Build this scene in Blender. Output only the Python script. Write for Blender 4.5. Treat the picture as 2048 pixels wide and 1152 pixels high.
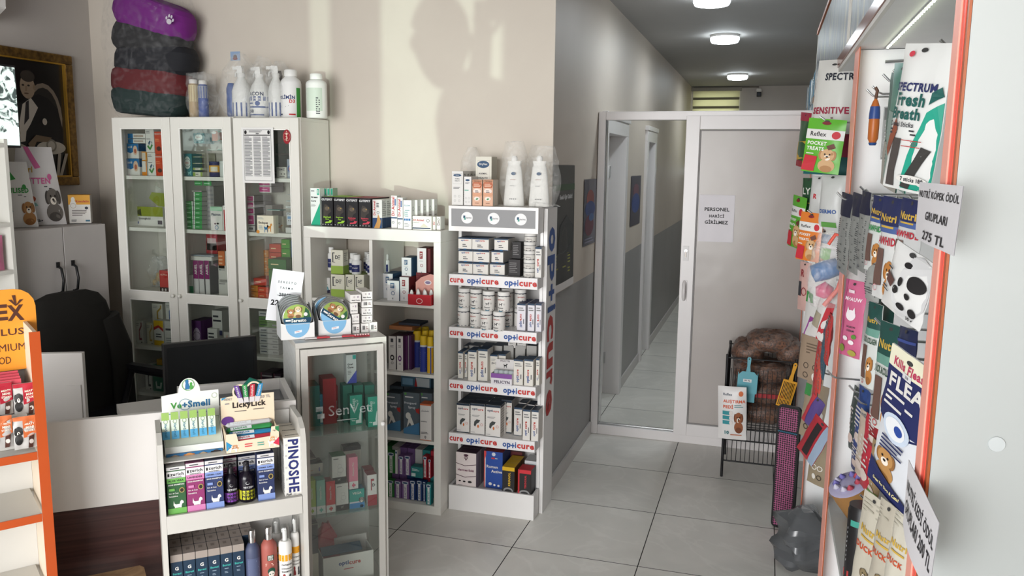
import bpy, math, random
from mathutils import Vector, Matrix, noise
from mathutils.geometry import tessellate_polygon
for _o in list(bpy.data.objects): bpy.data.objects.remove(_o)
SC = bpy.context.scene
COL = SC.collection
PI = math.pi
# ---------------------------------------------------------------- camera
F_PX, YAW, PITCH, ROLL, CAM_H = 1652.77, -0.295937574, -0.148024271, 0.0127793, 1.80801
_fw = Vector((math.sin(YAW)*math.cos(PITCH), math.cos(YAW)*math.cos(PITCH), math.sin(PITCH)))
_r = Vector((math.cos(YAW), -math.sin(YAW), 0)); _u = _r.cross(_fw)
RV = math.cos(ROLL)*_r + math.sin(ROLL)*_u; UV = -math.sin(ROLL)*_r + math.cos(ROLL)*_u
EYE = Vector((0, 0, CAM_H))
cd = bpy.data.cameras.new('camera'); cam = bpy.data.objects.new('camera', cd); COL.objects.link(cam)
cd.sensor_width = 36; cd.lens = F_PX/2048*36; cd.clip_start = 0.02; cd.clip_end = 60
m3 = Matrix((RV, UV, -_fw)).transposed(); cam.matrix_world = Matrix.Translation(EYE) @ m3.to_4x4()
SC.camera = cam
SC.view_settings.view_transform = 'Standard'; SC.view_settings.look = 'None'
SC.view_settings.gamma = 1; SC.view_settings.use_curve_mapping = False
SC.view_settings.exposure = 0.95
# ---------------------------------------------------------------- world and lights
wd = bpy.data.worlds.new('world'); SC.world = wd; wd.use_nodes = True
_n = wd.node_tree.nodes; _l = wd.node_tree.links
bg = _n['Background']; bg.inputs[0].default_value = (0.93, 0.96, 1.0, 1); bg.inputs[1].default_value = 1.9
def area(name, loc, target, sx, sy, power, col, portal=False):
    l = bpy.data.lights.new(name, 'AREA'); l.shape = 'RECTANGLE'; l.size = sx; l.size_y = sy
    l.energy = power; l.color = col
    o = bpy.data.objects.new(name, l); COL.objects.link(o); o.location = loc
    o.rotation_euler = (Vector(target)-Vector(loc)).to_track_quat('-Z', 'Y').to_euler()
    if portal: l.cycles.is_portal = True
    return o
FRONT_Y = -0.95                       # shopfront plane behind the photographer
OPEN_X0, OPEN_X1, OPEN_Z0, OPEN_Z1 = -2.9, 0.62, 0.12, 2.62
area('sky_portal', ((OPEN_X0+OPEN_X1)/2, FRONT_Y-0.06, (OPEN_Z0+OPEN_Z1)/2), ((OPEN_X0+OPEN_X1)/2, 5, (OPEN_Z0+OPEN_Z1)/2), OPEN_X1-OPEN_X0, OPEN_Z1-OPEN_Z0, 1, (1, 1, 1), True)
# daylight of the street coming in through the glazed shopfront
area('shopfront_daylight', (-0.9, -6.0, 1.7), (-1.1, 5, 1.3), 7.5, 3.4, 455, (1.0, 0.985, 0.965))
# low sun glancing off a windscreen in the street, rising into the shop
GLINT = Vector((2.94, -7.5, 0.32))
sl = bpy.data.lights.new('sun_glint', 'SPOT'); sl.energy = 1180; sl.color = (0.78, 1.0, 0.86); sl.shadow_soft_size = 0.03
sl.spot_size = math.radians(25); sl.spot_blend = 0.02
so = bpy.data.objects.new('sun_glint', sl); COL.objects.link(so); so.location = GLINT
so.rotation_euler = (Vector((0.02, 4.2, 1.9))-GLINT).to_track_quat('-Z', 'Y').to_euler()

# ---------------------------------------------------------------- picture measurements to places
def ray(px, py):
    return (_fw + RV*((px-1024)/F_PX) - UV*((py-576)/F_PX))
def onz(px, py, z):
    d = ray(px, py); return EYE + d*((z-EYE.z)/d.z)
def ony(px, py, y):
    d = ray(px, py); return EYE + d*((y-EYE.y)/d.y)
def onx(px, py, x):
    d = ray(px, py); return EYE + d*((x-EYE.x)/d.x)
def onp(px, py, p0, n):
    d = ray(px, py); return EYE + d*((Vector(p0)-EYE).dot(n)/d.dot(n))
def azdir(a):
    a = math.radians(a); return Vector((math.sin(a), math.cos(a), 0))
def rotof(a):                    # rotation about Z so that local +X runs along azimuth a
    return math.radians(90-a)
# ---------------------------------------------------------------- materials
def lin(c):
    c /= 255.0
    return c/12.92 if c <= 0.04045 else ((c+0.055)/1.055)**2.4
_mc = {}
def rgb(h):
    h = h.lstrip('#'); h = h if len(h) == 6 else h[0]*2+h[1]*2+h[2]*2
    return tuple(int(h[i:i+2], 16) for i in (0, 2, 4))
def M(h, rough=0.55, metal=0.0, noise_amt=0.05, spec=0.4):
    """procedural coloured surface with a faint uneven tone"""
    k = (h, rough, metal, noise_amt, spec)
    if k in _mc: return _mc[k]
    m = bpy.data.materials.new('paint_'+h.lstrip('#')); m.use_nodes = True
    nt = m.node_tree; b = nt.nodes['Principled BSDF']
    c = [lin(x) for x in rgb(h)]
    b.inputs['Roughness'].default_value = rough; b.inputs['Metallic'].default_value = metal
    b.inputs['Specular IOR Level'].default_value = spec
    if noise_amt > 0:
        tc = nt.nodes.new('ShaderNodeTexCoord'); nz = nt.nodes.new('ShaderNodeTexNoise'); nz.inputs['Scale'].default_value = 9
        mx = nt.nodes.new('ShaderNodeMix'); mx.data_type = 'RGBA'
        nt.links.new(tc.outputs['Object'], nz.inputs['Vector']); nt.links.new(nz.outputs['Fac'], mx.inputs['Factor'])
        mx.inputs[6].default_value = (*[max(0, x*(1-noise_amt)) for x in c], 1); mx.inputs[7].default_value = (*[min(1, x*(1+noise_amt)) for x in c], 1)
        nt.links.new(mx.outputs[2], b.inputs['Base Color'])
    else: b.inputs['Base Color'].default_value = (*c, 1)
    m.diffuse_color = (*c, 1)
    _mc[k] = m; return m
def emis(h, s):
    k = ('e', h, s)
    if k in _mc: return _mc[k]
    m = bpy.data.materials.new('glow_'+h.lstrip('#')); m.use_nodes = True; b = m.node_tree.nodes['Principled BSDF']
    c = [lin(x) for x in rgb(h)]; b.inputs['Base Color'].default_value = (*c, 1)
    b.inputs['Emission Color'].default_value = (*c, 1); b.inputs['Emission Strength'].default_value = s
    _mc[k] = m; return m
def glassm(name, tint=(0.93, 0.97, 0.95), refl=0.06, rough=0.0, boost=1.0):
    if name in _mc: return _mc[name]
    m = bpy.data.materials.new(name); m.use_nodes = True; nt = m.node_tree; nt.nodes.clear()
    o = nt.nodes.new('ShaderNodeOutputMaterial'); t = nt.nodes.new('ShaderNodeBsdfTransparent'); g = nt.nodes.new('ShaderNodeBsdfGlossy')
    mx = nt.nodes.new('ShaderNodeMixShader'); fr = nt.nodes.new('ShaderNodeLayerWeight'); ma = nt.nodes.new('ShaderNodeMath'); ma.operation = 'MULTIPLY_ADD'
    t.inputs[0].default_value = (*tint, 1); g.inputs['Roughness'].default_value = rough
    fr.inputs['Blend'].default_value = 0.35
    ma.inputs[1].default_value = 0.35*boost; ma.inputs[2].default_value = refl
    nt.links.new(fr.outputs['Facing'], ma.inputs[0]); nt.links.new(ma.outputs[0], mx.inputs[0])
    nt.links.new(t.outputs[0], mx.inputs[1]); nt.links.new(g.outputs[0], mx.inputs[2]); nt.links.new(mx.outputs[0], o.inputs[0])
    _mc[name] = m; return m
def filmm(name='clear_film', dens=0.16, col=(0.85, 0.86, 0.84), rough=0.2):
    """crumpled clear plastic film: mostly see-through with milky creases and highlights"""
    if name in _mc: return _mc[name]
    m = bpy.data.materials.new(name); m.use_nodes = True; nt = m.node_tree; nt.nodes.clear()
    N = nt.nodes.new; o = N('ShaderNodeOutputMaterial'); t = N('ShaderNodeBsdfTransparent'); p = N('ShaderNodeBsdfPrincipled')
    p.inputs['Base Color'].default_value = (*col, 1); p.inputs['Roughness'].default_value = rough; p.inputs['Specular IOR Level'].default_value = 1.0
    tc = N('ShaderNodeTexCoord'); nz = N('ShaderNodeTexNoise'); nz.inputs['Scale'].default_value = 14; nz.inputs['Detail'].default_value = 5; nz.inputs['Distortion'].default_value = 1.8
    cr = N('ShaderNodeValToRGB'); cr.color_ramp.elements[0].position = 0.45; cr.color_ramp.elements[1].position = 0.75
    cr.color_ramp.elements[0].color = (dens, dens, dens, 1); cr.color_ramp.elements[1].color = (min(1, dens*2.2+0.1),)*3+(1,)
    bm = N('ShaderNodeBump'); bm.inputs['Strength'].default_value = 0.9; bm.inputs['Distance'].default_value = 0.02
    mx = N('ShaderNodeMixShader'); L = nt.links.new
    L(tc.outputs['Object'], nz.inputs['Vector']); L(nz.outputs['Fac'], cr.inputs[0]); L(cr.outputs[0], mx.inputs[0]); L(nz.outputs['Fac'], bm.inputs['Height']); L(bm.outputs[0], p.inputs['Normal'])
    L(t.outputs[0], mx.inputs[1]); L(p.outputs[0], mx.inputs[2]); L(mx.outputs[0], o.inputs[0])
    _mc[name] = m; return m
def texm(name, build, rough=0.6, metal=0.0, spec=0.4):
    """named procedural material; build(nt, L, tc) returns a colour socket"""
    if name in _mc: return _mc[name]
    m = bpy.data.materials.new(name); m.use_nodes = True; nt = m.node_tree; b = nt.nodes['Principled BSDF']
    b.inputs['Roughness'].default_value = rough; b.inputs['Metallic'].default_value = metal; b.inputs['Specular IOR Level'].default_value = spec
    tc = nt.nodes.new('ShaderNodeTexCoord')
    s = build(nt, nt.links.new, tc, b)
    if s is not None: nt.links.new(s, b.inputs['Base Color'])
    _mc[name] = m; return m
def c4(h): return (*[lin(x) for x in rgb(h)], 1)
def noisemix(nt, L, vec, scale, ca, cb, detail=4, dist=0.0, lo=0.35, hi=0.65):
    nz = nt.nodes.new('ShaderNodeTexNoise'); nz.inputs['Scale'].default_value = scale; nz.inputs['Detail'].default_value = detail; nz.inputs['Distortion'].default_value = dist
    L(vec, nz.inputs['Vector']); cr = nt.nodes.new('ShaderNodeValToRGB'); e = cr.color_ramp.elements
    e[0].position = lo; e[1].position = hi; e[0].color = c4(ca); e[1].color = c4(cb); L(nz.outputs['Fac'], cr.inputs[0]); return cr.outputs[0], nz
# ---------------------------------------------------------------- text outlines
_tx = {}
def textgeo(s, bold):
    k = (s, bold)
    if k in _tx: return _tx[k]
    c = bpy.data.curves.new('lettering', 'FONT'); c.body = s; c.resolution_u = 2; c.offset = (0.0, 0.018, 0.035)[bold]
    c.space_character = 1.0+0.05*bold
    o = bpy.data.objects.new('lettering', c); me = bpy.data.meshes.new_from_object(o)
    v = [(a.co.x, a.co.y) for a in me.vertices]; f = [tuple(p.vertices) for p in me.polygons]
    bpy.data.objects.remove(o); bpy.data.curves.remove(c); bpy.data.meshes.remove(me)
    if not v: v = [(0, 0), (1, 0), (1, 1)]; f = [(0, 1, 2)]
    x0 = min(a[0] for a in v); x1 = max(a[0] for a in v); y0 = min(a[1] for a in v); y1 = max(a[1] for a in v)
    _tx[k] = ([(a-x0, b-y0) for a, b in v], f, x1-x0, y1-y0); return _tx[k]
# ---------------------------------------------------------------- mesh builder
class MB:
    def __init__(s): s.v = []; s.f = []; s.m = []; s.sm = []; s.mats = []
    def mi(s, mat):
        if isinstance(mat, str): mat = M(mat)
        if mat not in s.mats: s.mats.append(mat)
        return s.mats.index(mat)
    def add(s, vs, fs, mat, smooth=False, T=None):
        b = len(s.v); i = s.mi(mat)
        s.v += [tuple(T @ Vector(p)) if T else tuple(p) for p in vs]
        for f in fs: s.f.append(tuple(b+k for k in f)); s.m.append(i); s.sm.append(smooth)
        return s
    def box(s, x0, x1, y0, y1, z0, z1, mat, T=None):
        vs = [(x0,y0,z0),(x1,y0,z0),(x1,y1,z0),(x0,y1,z0),(x0,y0,z1),(x1,y0,z1),(x1,y1,z1),(x0,y1,z1)]
        return s.add(vs, [(0,3,2,1),(4,5,6,7),(0,1,5,4),(1,2,6,5),(2,3,7,6),(3,0,4,7)], mat, False, T)
    def frame(s, x0, x1, z0, z1, l, r, bt, t, y0, y1, mat, T=None):
        """rectangular frame of four boards that meet without overlapping"""
        s.box(x0, x0+l, y0, y1, z0, z1, mat, T); s.box(x1-r, x1, y0, y1, z0, z1, mat, T)
        if bt: s.box(x0+l, x1-r, y0, y1, z0, z0+bt, mat, T)
        if t: s.box(x0+l, x1-r, y0, y1, z1-t, z1, mat, T)
        return s
    def prism(s, poly, a0, a1, axis, mat, T=None, smooth=False):
        """poly: 2D outline; extruded along axis ('x','y','z') from a0 to a1"""
        def P(p, a):
            return {'x': (a, p[0], p[1]), 'y': (p[0], a, p[1]), 'z': (p[0], p[1], a)}[axis]
        n = len(poly); vs = [P(p, a0) for p in poly]+[P(p, a1) for p in poly]
        tri = tessellate_polygon([[Vector((p[0], p[1], 0)) for p in poly]])
        fs = [tuple(t) for t in tri]+[tuple(n+k for k in reversed(t)) for t in tri]
        s.add(vs, fs, mat, False, T)
        s.add(vs, [(i, (i+1) % n, n+(i+1) % n, n+i) for i in range(n)], mat, smooth, T); return s
    def lathe(s, prof, mat, seg=20, T=None, cap=True, smooth=True, sx=1.0, sy=1.0):
        vs = []; n = len(prof)
        for r, z in prof:
            for k in range(seg): a = 2*PI*k/seg; vs.append((r*math.cos(a)*sx, r*math.sin(a)*sy, z))
        fs = [(i*seg+k, i*seg+(k+1) % seg, (i+1)*seg+(k+1) % seg, (i+1)*seg+k) for i in range(n-1) for k in range(seg)]
        s.add(vs, fs, mat, smooth, T)
        if cap:
            s.add(vs[:seg], [tuple(reversed(range(seg)))], mat, False, T); s.add(vs[-seg:], [tuple(range(seg))], mat, False, T)
        return s
    def tube(s, pts, r, mat, seg=6, T=None, close=False, smooth=True):
        pts = [Vector(p) for p in pts]; n = len(pts); vs = []; rr = r if isinstance(r, (list, tuple)) else [r]*n
        up = Vector((0, 0, 1)); prev = None
        for i, p in enumerate(pts):
            d = (pts[min(i+1, n-1)]-pts[max(i-1, 0)]) if not close else (pts[(i+1) % n]-pts[i-1])
            d.normalize()
            a = prev if prev is not None else (Vector((1, 0, 0)) if abs(d.z) > 0.9 else up)
            x = a-d*a.dot(d)
            if x.length < 1e-4: x = d.orthogonal()
            x.normalize(); prev = x; y = d.cross(x)
            for k in range(seg): t = 2*PI*k/seg; vs.append(p+(x*math.cos(t)+y*math.sin(t))*rr[i])
        fs = [(i*seg+k, i*seg+(k+1) % seg, (i+1)*seg+(k+1) % seg, (i+1)*seg+k) for i in range(n-1) for k in range(seg)]
        if close: fs += [((n-1)*seg+k, (n-1)*seg+(k+1) % seg, (k+1) % seg, k) for k in range(seg)]
        s.add(vs, fs, mat, smooth, T)
        if not close: s.add(vs[:seg], [tuple(range(seg))], mat, False, T); s.add(vs[-seg:], [tuple(reversed(range(seg)))], mat, False, T)
        return s
    def loft(s, rings, mat, smooth=True, T=None, cap=True, matf=None):
        n = len(rings[0]); vs = [p for r in rings for p in r]
        for i in range(len(rings)-1):
            mt = matf(i) if matf else mat
            s.add(rings[i]+rings[i+1], [(k, (k+1) % n, n+(k+1) % n, n+k) for k in range(n)], mt, smooth, T)
        if cap:
            s.add(rings[0], [tuple(reversed(range(n)))], matf(0) if matf else mat, False, T)
            s.add(rings[-1], [tuple(range(n))], matf(len(rings)-2) if matf else mat, False, T)
        return s
    def art(s, fmap, w, h, items, T=None, sub=1):
        """printed artwork on a surface; fmap(u,v,off) -> point, u,v in metres from the lower left"""
        off = 0.0004
        for it in items:
            k = it[0]; off += 0.00025
            if k == 'r':
                x0, y0, x1, y1, c = it[1:6]; n = sub
                vs = [fmap(w*(x0+(x1-x0)*i/n), h*(y0+(y1-y0)*j/n), off) for j in range(n+1) for i in range(n+1)]
                s.add(vs, [(j*(n+1)+i, j*(n+1)+i+1, (j+1)*(n+1)+i+1, (j+1)*(n+1)+i) for j in range(n) for i in range(n)], c, sub > 1, T)
            elif k == 'e':
                cx, cy, rx, ry, c = it[1:6]; n = 20
                vs = [fmap(w*cx, h*cy, off)]+[fmap(w*(cx+rx*math.cos(2*PI*i/n)), h*(cy+ry*math.sin(2*PI*i/n)), off) for i in range(n)]
                s.add(vs, [(0, 1+i, 1+(i+1) % n) for i in range(n)], c, sub > 1, T)
            elif k == 'o':       # ring: cx,cy,r (of w),thickness (of r),colour
                cx, cy, r, th, c = it[1:6]; n = 20; vs = []
                for q in (r, r*(1-th)): vs += [fmap(w*(cx+q*math.cos(2*PI*i/n)), h*cy+w*q*math.sin(2*PI*i/n), off) for i in range(n)]
                s.add(vs, [(i, (i+1) % n, n+(i+1) % n, n+i) for i in range(n)], c, sub > 1, T)
            elif k == 'p':
                pts, c = it[1], it[2]
                if sub > 1:
                    q = []
                    for i in range(len(pts)):
                        a = pts[i]; b = pts[(i+1) % len(pts)]
                        q += [(a[0]+(b[0]-a[0])*t/3, a[1]+(b[1]-a[1])*t/3) for t in range(3)]
                    pts = q
                tri = tessellate_polygon([[Vector((p[0]*w, p[1]*h, 0)) for p in pts]])
                s.add([fmap(w*p[0], h*p[1], off) for p in pts], [tuple(t) for t in tri], c, False, T)
            elif k == 'l':       # small print: n rows between y0 and y1
                x0, y0, x1, y1, n, c = it[1:7]; rnd = random.Random(int(1000*(x0+y0*3+x1*7)))
                for i in range(n):
                    yy = y1-(y1-y0)*(i+0.5)/n; hh = (y1-y0)/n*0.22; xe = x0+(x1-x0)*(1 if n > 6 and i % 4 else rnd.uniform(0.6, 1))
                    s.add([fmap(w*x0, h*(yy-hh), off), fmap(w*xe, h*(yy-hh), off), fmap(w*xe, h*(yy+hh), off), fmap(w*x0, h*(yy+hh), off)], [(0,1,2,3)], c, False, T)
            elif k == 't':       # text fitted inside a rectangle, optional quarter turns, boldness and stretch
                st, x0, y0, x1, y1, c = it[1:7]; q = it[7] if len(it) > 7 else 0; bd = it[8] if len(it) > 8 else 1; fill = it[9] if len(it) > 9 else False
                tv, tf, tw, th = textgeo(st, bd); W = (x1-x0)*w; H = (y1-y0)*h; cx = (x0+x1)/2*w; cy = (y0+y1)/2*h
                if q % 2: sx, sy = H/tw, W/th
                else: sx, sy = W/tw, H/th
                if not fill: sx = sy = min(sx, sy)
                ca, sa = round(math.cos(q*PI/2)), round(math.sin(q*PI/2)); vs = []
                for a, b in tv:
                    a = (a-tw/2)*sx; b = (b-th/2)*sy; vs.append(fmap(cx+a*ca-b*sa, cy+a*sa+b*ca, off))
                s.add(vs, tf, c, False, T)
            elif k == 'dog':     # sitting or standing dog silhouette in a rectangle
                x0, y0, x1, y1, c = it[1:6]
                o = [(0.05,.95),(.0,.6),(.12,.45),(.1,.0),(.22,.0),(.28,.35),(.6,.38),(.66,.0),(.78,.0),(.78,.5),(.85,.68),(1,.72),(.98,.86),(.82,.96),(.68,.88),(.6,.66),(.25,.66),(.12,.72)]
                s.art(fmap, w, h, [('p', [(x0+(x1-x0)*a, y0+(y1-y0)*b) for a, b in o], c)], T, sub)
            elif k == 'sit':
                x0, y0, x1, y1, c = it[1:6]
                o = [(.3,0),(.9,0),(1,.25),(.85,.5),(.75,.62),(.82,.8),(.72,.97),(.5,1),(.3,.95),(.2,.78),(.28,.62),(.2,.4),(.15,.05)]
                s.art(fmap, w, h, [('p', [(x0+(x1-x0)*a, y0+(y1-y0)*b) for a, b in o], c)], T, sub)
            elif k == 'pet':     # coloured pet portrait: body, face, ears, eyes and muzzle
                x0, y0, x1, y1, c, c2 = it[1:7]; X = lambda a: x0+(x1-x0)*a; Y = lambda b: y0+(y1-y0)*b; W2 = x1-x0; H2 = y1-y0
                s.art(fmap, w, h, [('e', X(.5), Y(.25), W2*.42, H2*.27, c), ('e', X(.5), Y(.12), W2*.3, H2*.14, c2), ('e', X(.2), Y(.68), W2*.14, H2*.2, c2), ('e', X(.8), Y(.68), W2*.14, H2*.2, c2),
                    ('e', X(.5), Y(.68), W2*.34, H2*.26, c), ('e', X(.5), Y(.58), W2*.16, H2*.11, '#efe6d8'), ('e', X(.38), Y(.72), W2*.045, H2*.035, '#20160f'), ('e', X(.62), Y(.72), W2*.045, H2*.035, '#20160f'), ('e', X(.5), Y(.62), W2*.06, H2*.035, '#20160f')], T, sub)
        return s
    def build(s, name, parent=None, loc=(0,0,0), rz=0.0, bevel=0.0):
        me = bpy.data.meshes.new(name); me.from_pydata(s.v, [], s.f)
        for m in s.mats: me.materials.append(m)
        me.polygons.foreach_set('material_index', s.m); me.polygons.foreach_set('use_smooth', s.sm); me.update()
        o = bpy.data.objects.new(name, me); COL.objects.link(o); o.location = loc; o.rotation_euler = (0, 0, rz)
        if parent: o.parent = parent
        if bevel:
            b = o.modifiers.new('bevel', 'BEVEL'); b.width = bevel; b.segments = 2; b.limit_method = 'ANGLE'; b.angle_limit = 0.7
        return o
def tag(o, label, cat, group=None):
    o['label'] = label; o['category'] = cat
    if group: o['group'] = group
    return o
def struct(o, label=None):
    o['kind'] = 'structure'
    if label: o['label'] = label
    return o
def empty(name, label, cat, loc, rz=0.0, group=None):
    o = bpy.data.objects.new(name, None); COL.objects.link(o); o.location = loc; o.rotation_euler = (0, 0, rz); o.empty_display_size = 0.05
    return tag(o, label, cat, group)
def copy_tree(o, loc, rz, label, group=None):
    r = o.copy(); COL.objects.link(r); r.location = loc; r.rotation_euler = (0, 0, rz); r['label'] = label
    if group: r['group'] = group
    for ch in list(o.children):
        c = ch.copy(); COL.objects.link(c); c.parent = r
        for g in list(ch.children):
            d = g.copy(); COL.objects.link(d); d.parent = c
    return r
ORD = ['leftmost', 'second from left', 'third from left', 'fourth from left', 'fifth from left', 'sixth from left', 'seventh from left', 'eighth from left', 'ninth from left']
LEV = ['bottom', 'second from bottom', 'third from bottom', 'fourth from bottom', 'fifth from bottom', 'sixth from bottom', 'seventh from bottom', 'eighth from bottom', 'ninth from bottom']
# ---------------------------------------------------------------- printed carton
def carton_mesh(name, w, d, h, body, front=(), right=(), top=None, left=None, side=None, topart=(), leftart=()):
    b = MB(); hw = w/2; side = side or body; e = 0.0012
    # bevel-edged box, base centre of the front face at the origin, front looks along -Y
    A = [(-hw+e, 0), (hw-e, 0), (hw, e), (hw, d-e), (hw-e, d), (-hw+e, d), (-hw, d-e), (-hw, e)]
    n = 8; vs = [(x, y, 0) for x, y in A]+[(x, y, h) for x, y in A]
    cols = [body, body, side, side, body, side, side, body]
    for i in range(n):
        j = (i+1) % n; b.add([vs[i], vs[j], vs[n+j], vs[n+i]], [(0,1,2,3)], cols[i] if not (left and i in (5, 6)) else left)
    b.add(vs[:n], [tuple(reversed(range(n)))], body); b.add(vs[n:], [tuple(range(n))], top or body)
    # closing flap line of the lid
    b.art(lambda u, v, o: (u-hw, v, h+o), w, d, list(topart) or [('r', 0.04, 0.1, 0.96, 0.115, '#8f8d88')])
    b.art(lambda u, v, o: (u-hw, -o, v), w, h, front)
    b.art(lambda u, v, o: (hw+o, u, v), d, h, right)
    b.art(lambda u, v, o: (-hw-o, d-u, v), d, h, leftart)
    return b
_cc = {}
# clear insides of the shelf bays: left, right, height under the top
BAYS = [(-3.534, -3.171, 2.03), (-3.150, -2.788, 2.03), (-2.739, -2.377, 2.03), (-2.254, -1.921, 1.42), (-1.909, -1.567, 1.42), (-1.488, -1.073, 1.45)]
def inbay(loc, w, d):
    for a, c, zt in BAYS:
        if a < loc.x < c and loc.z < zt and loc.y > 3.8:
            x0 = max(loc.x-w/2, a+.001); x1 = min(loc.x+w/2, c-.001); return Vector(((x0+x1)/2, loc.y, loc.z)), x1-x0, min(d, 4.166-loc.y)
    return loc, w, d
def carton(name, label, cat, loc, rz, w, d, h, body, front=(), right=(), top=None, group=None, key=None, **kw):
    loc = Vector(loc)+Vector((0, 0, .0009)); h -= .0018; w -= .0008
    if rz == 0: loc, w, d = inbay(loc, w, d)
    if key is not None and key in _cc:
        src = _cc[key]; o = bpy.data.objects.new(name, src[0]); COL.objects.link(o)
        o.location = loc; o.rotation_euler = (0, 0, rz); o.scale = (w/src[1], d/src[2], h/src[3]); return tag(o, label, cat, group)
    o = carton_mesh(name, w, d, h, body, front, right, top, **kw).build(name, None, loc, rz)
    if key is not None: _cc[key] = (o.data, w, d, h)
    return tag(o, label, cat, group)
def fit(x0, x1, yt, yb, z, az=90.0, Y=None, P=None):
    """base-centre place, width and height of a thing whose front shows between these marks and which stands at height z"""
    u = azdir(az); n = Vector((u.y, -u.x, 0)); xm = (x0+x1)/2
    if P is not None: p0 = Vector(P)
    elif Y is not None: p0 = Vector((0, Y, 0))
    else: p0 = onz(xm, yb, z)
    ym = (yt+yb)/2
    a = onp(x0, ym, p0, n); b = onp(x1, ym, p0, n); t = onp(xm, yt, p0, n); c = (a+b)/2
    return Vector((c.x, c.y, z)), (b-a).length, max(0.005, t.z-z), math.radians(90-az)
def pcarton(name, label, cat, px, z, d, body, front=(), az=90.0, Y=None, P=None, **kw):
    loc, w, h, rz = fit(*px, z, az, Y, P)
    return carton(name, label, cat, loc, rz, w, d, h, body, front, **kw)
def cylmap(r, a0=-PI/2):
    return lambda u, v, o: (( r+o)*math.cos(a0+u/r), (r+o)*math.sin(a0+u/r), v)
# ================================================================ SETTING
WALL_Y, LEFT_X, COR_X, RIGHT_X, END_Y, CEIL, PART_Y = 4.206, -3.98, -1.07, 0.62, 11.9, 2.9, 5.4
def _floor(nt, L, tc, b):
    N = nt.nodes.new
    sep = N('ShaderNodeSeparateXYZ'); L(tc.outputs['Object'], sep.inputs[0])
    def line(sock, org, step, w):
        a = N('ShaderNodeMath'); a.operation = 'SUBTRACT'; L(sock, a.inputs[0]); a.inputs[1].default_value = org-step*40
        q = N('ShaderNodeMath'); q.operation = 'DIVIDE'; L(a.outputs[0], q.inputs[0]); q.inputs[1].default_value = step
        f = N('ShaderNodeMath'); f.operation = 'FRACT'; L(q.outputs[0], f.inputs[0])
        p = N('ShaderNodeMath'); p.operation = 'PINGPONG'; L(f.outputs[0], p.inputs[0]); p.inputs[1].default_value = 0.5
        l = N('ShaderNodeMath'); l.operation = 'LESS_THAN'; L(p.outputs[0], l.inputs[0]); l.inputs[1].default_value = w/step/2
        fl = N('ShaderNodeMath'); fl.operation = 'FLOOR'; L(q.outputs[0], fl.inputs[0]); return l.outputs[0], fl.outputs[0]
    lx, ix = line(sep.outputs[0], -1.07054, 0.6, 0.0045); ly, iy = line(sep.outputs[1], 3.56727, 0.6152, 0.0045)
    mxm = N('ShaderNodeMath'); mxm.operation = 'MAXIMUM'; L(lx, mxm.inputs[0]); L(ly, mxm.inputs[1])
    cmb = N('ShaderNodeCombineXYZ'); L(ix, cmb.inputs[0]); L(iy, cmb.inputs[1])
    wn = N('ShaderNodeTexWhiteNoise'); L(cmb.outputs[0], wn.inputs['Vector'])
    off = N('ShaderNodeVectorMath'); off.operation = 'MULTIPLY_ADD'; L(wn.outputs['Color'], off.inputs[0]); off.inputs[1].default_value = (7, 7, 7); L(tc.outputs['Object'], off.inputs[2])
    c1, _ = noisemix(nt, L, off.outputs[0], 2.2, '#d8d6cf', '#e4e1da', 7, 1.6, 0.3, 0.7)
    c2, _ = noisemix(nt, L, off.outputs[0], 1.3, '#000000', '#ffffff', 9, 3.0, 0.49, 0.53)
    c3, _ = noisemix(nt, L, off.outputs[0], 1.3, '#ffffff', '#000000', 9, 3.0, 0.53, 0.57)
    v = N('ShaderNodeMix'); v.data_type = 'RGBA'; v.blend_type = 'MULTIPLY'; v.inputs[0].default_value = 1; L(c2, v.inputs[6]); L(c3, v.inputs[7])
    m1 = N('ShaderNodeMix'); m1.data_type = 'RGBA'; m1.blend_type = 'ADD'; m1.inputs[0].default_value = 0.045; L(c1, m1.inputs[6]); L(v.outputs[2], m1.inputs[7])
    tone = N('ShaderNodeMix'); tone.data_type = 'RGBA'; L(wn.outputs['Value'], tone.inputs[0]); tone.inputs[6].default_value = (0.94, 0.94, 0.94, 1); tone.inputs[7].default_value = (1, 1, 1, 1)
    m3 = N('ShaderNodeMix'); m3.data_type = 'RGBA'; m3.blend_type = 'MULTIPLY'; m3.inputs[0].default_value = 1; L(m1.outputs[2], m3.inputs[6]); L(tone.outputs[2], m3.inputs[7])
    m2 = N('ShaderNodeMix'); m2.data_type = 'RGBA'; L(mxm.outputs[0], m2.inputs[0]); L(m3.outputs[2], m2.inputs[6]); m2.inputs[7].default_value = c4('#26241f')
    r = N('ShaderNodeMath'); r.operation = 'MULTIPLY_ADD'; L(mxm.outputs[0], r.inputs[0]); r.inputs[1].default_value = 0.5; r.inputs[2].default_value = 0.32; L(r.outputs[0], b.inputs['Roughness'])
    bp = N('ShaderNodeBump'); bp.inputs['Distance'].default_value = 0.003; bp.inputs['Strength'].default_value = 0.6; bp.invert = True; L(mxm.outputs[0], bp.inputs['Height']); L(bp.outputs[0], b.inputs['Normal'])
    return m2.outputs[2]
FLOORM = texm('porcelain_floor_tiles', _floor, 0.32)
def plaster(name, ca, cb, rough=0.75):
    def f(nt, L, tc, b):
        c, nz = noisemix(nt, L, tc.outputs['Object'], 1.4, ca, cb, 5, 0.4)
        n2 = nt.nodes.new('ShaderNodeTexNoise'); n2.inputs['Scale'].default_value = 60; bp = nt.nodes.new('ShaderNodeBump'); bp.inputs['Strength'].default_value = 0.06; bp.inputs['Distance'].default_value = 0.004
        L(tc.outputs['Object'], n2.inputs['Vector']); L(n2.outputs['Fac'], bp.inputs['Height']); L(bp.outputs[0], b.inputs['Normal'])
        return c
    return texm(name, f, rough)
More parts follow.
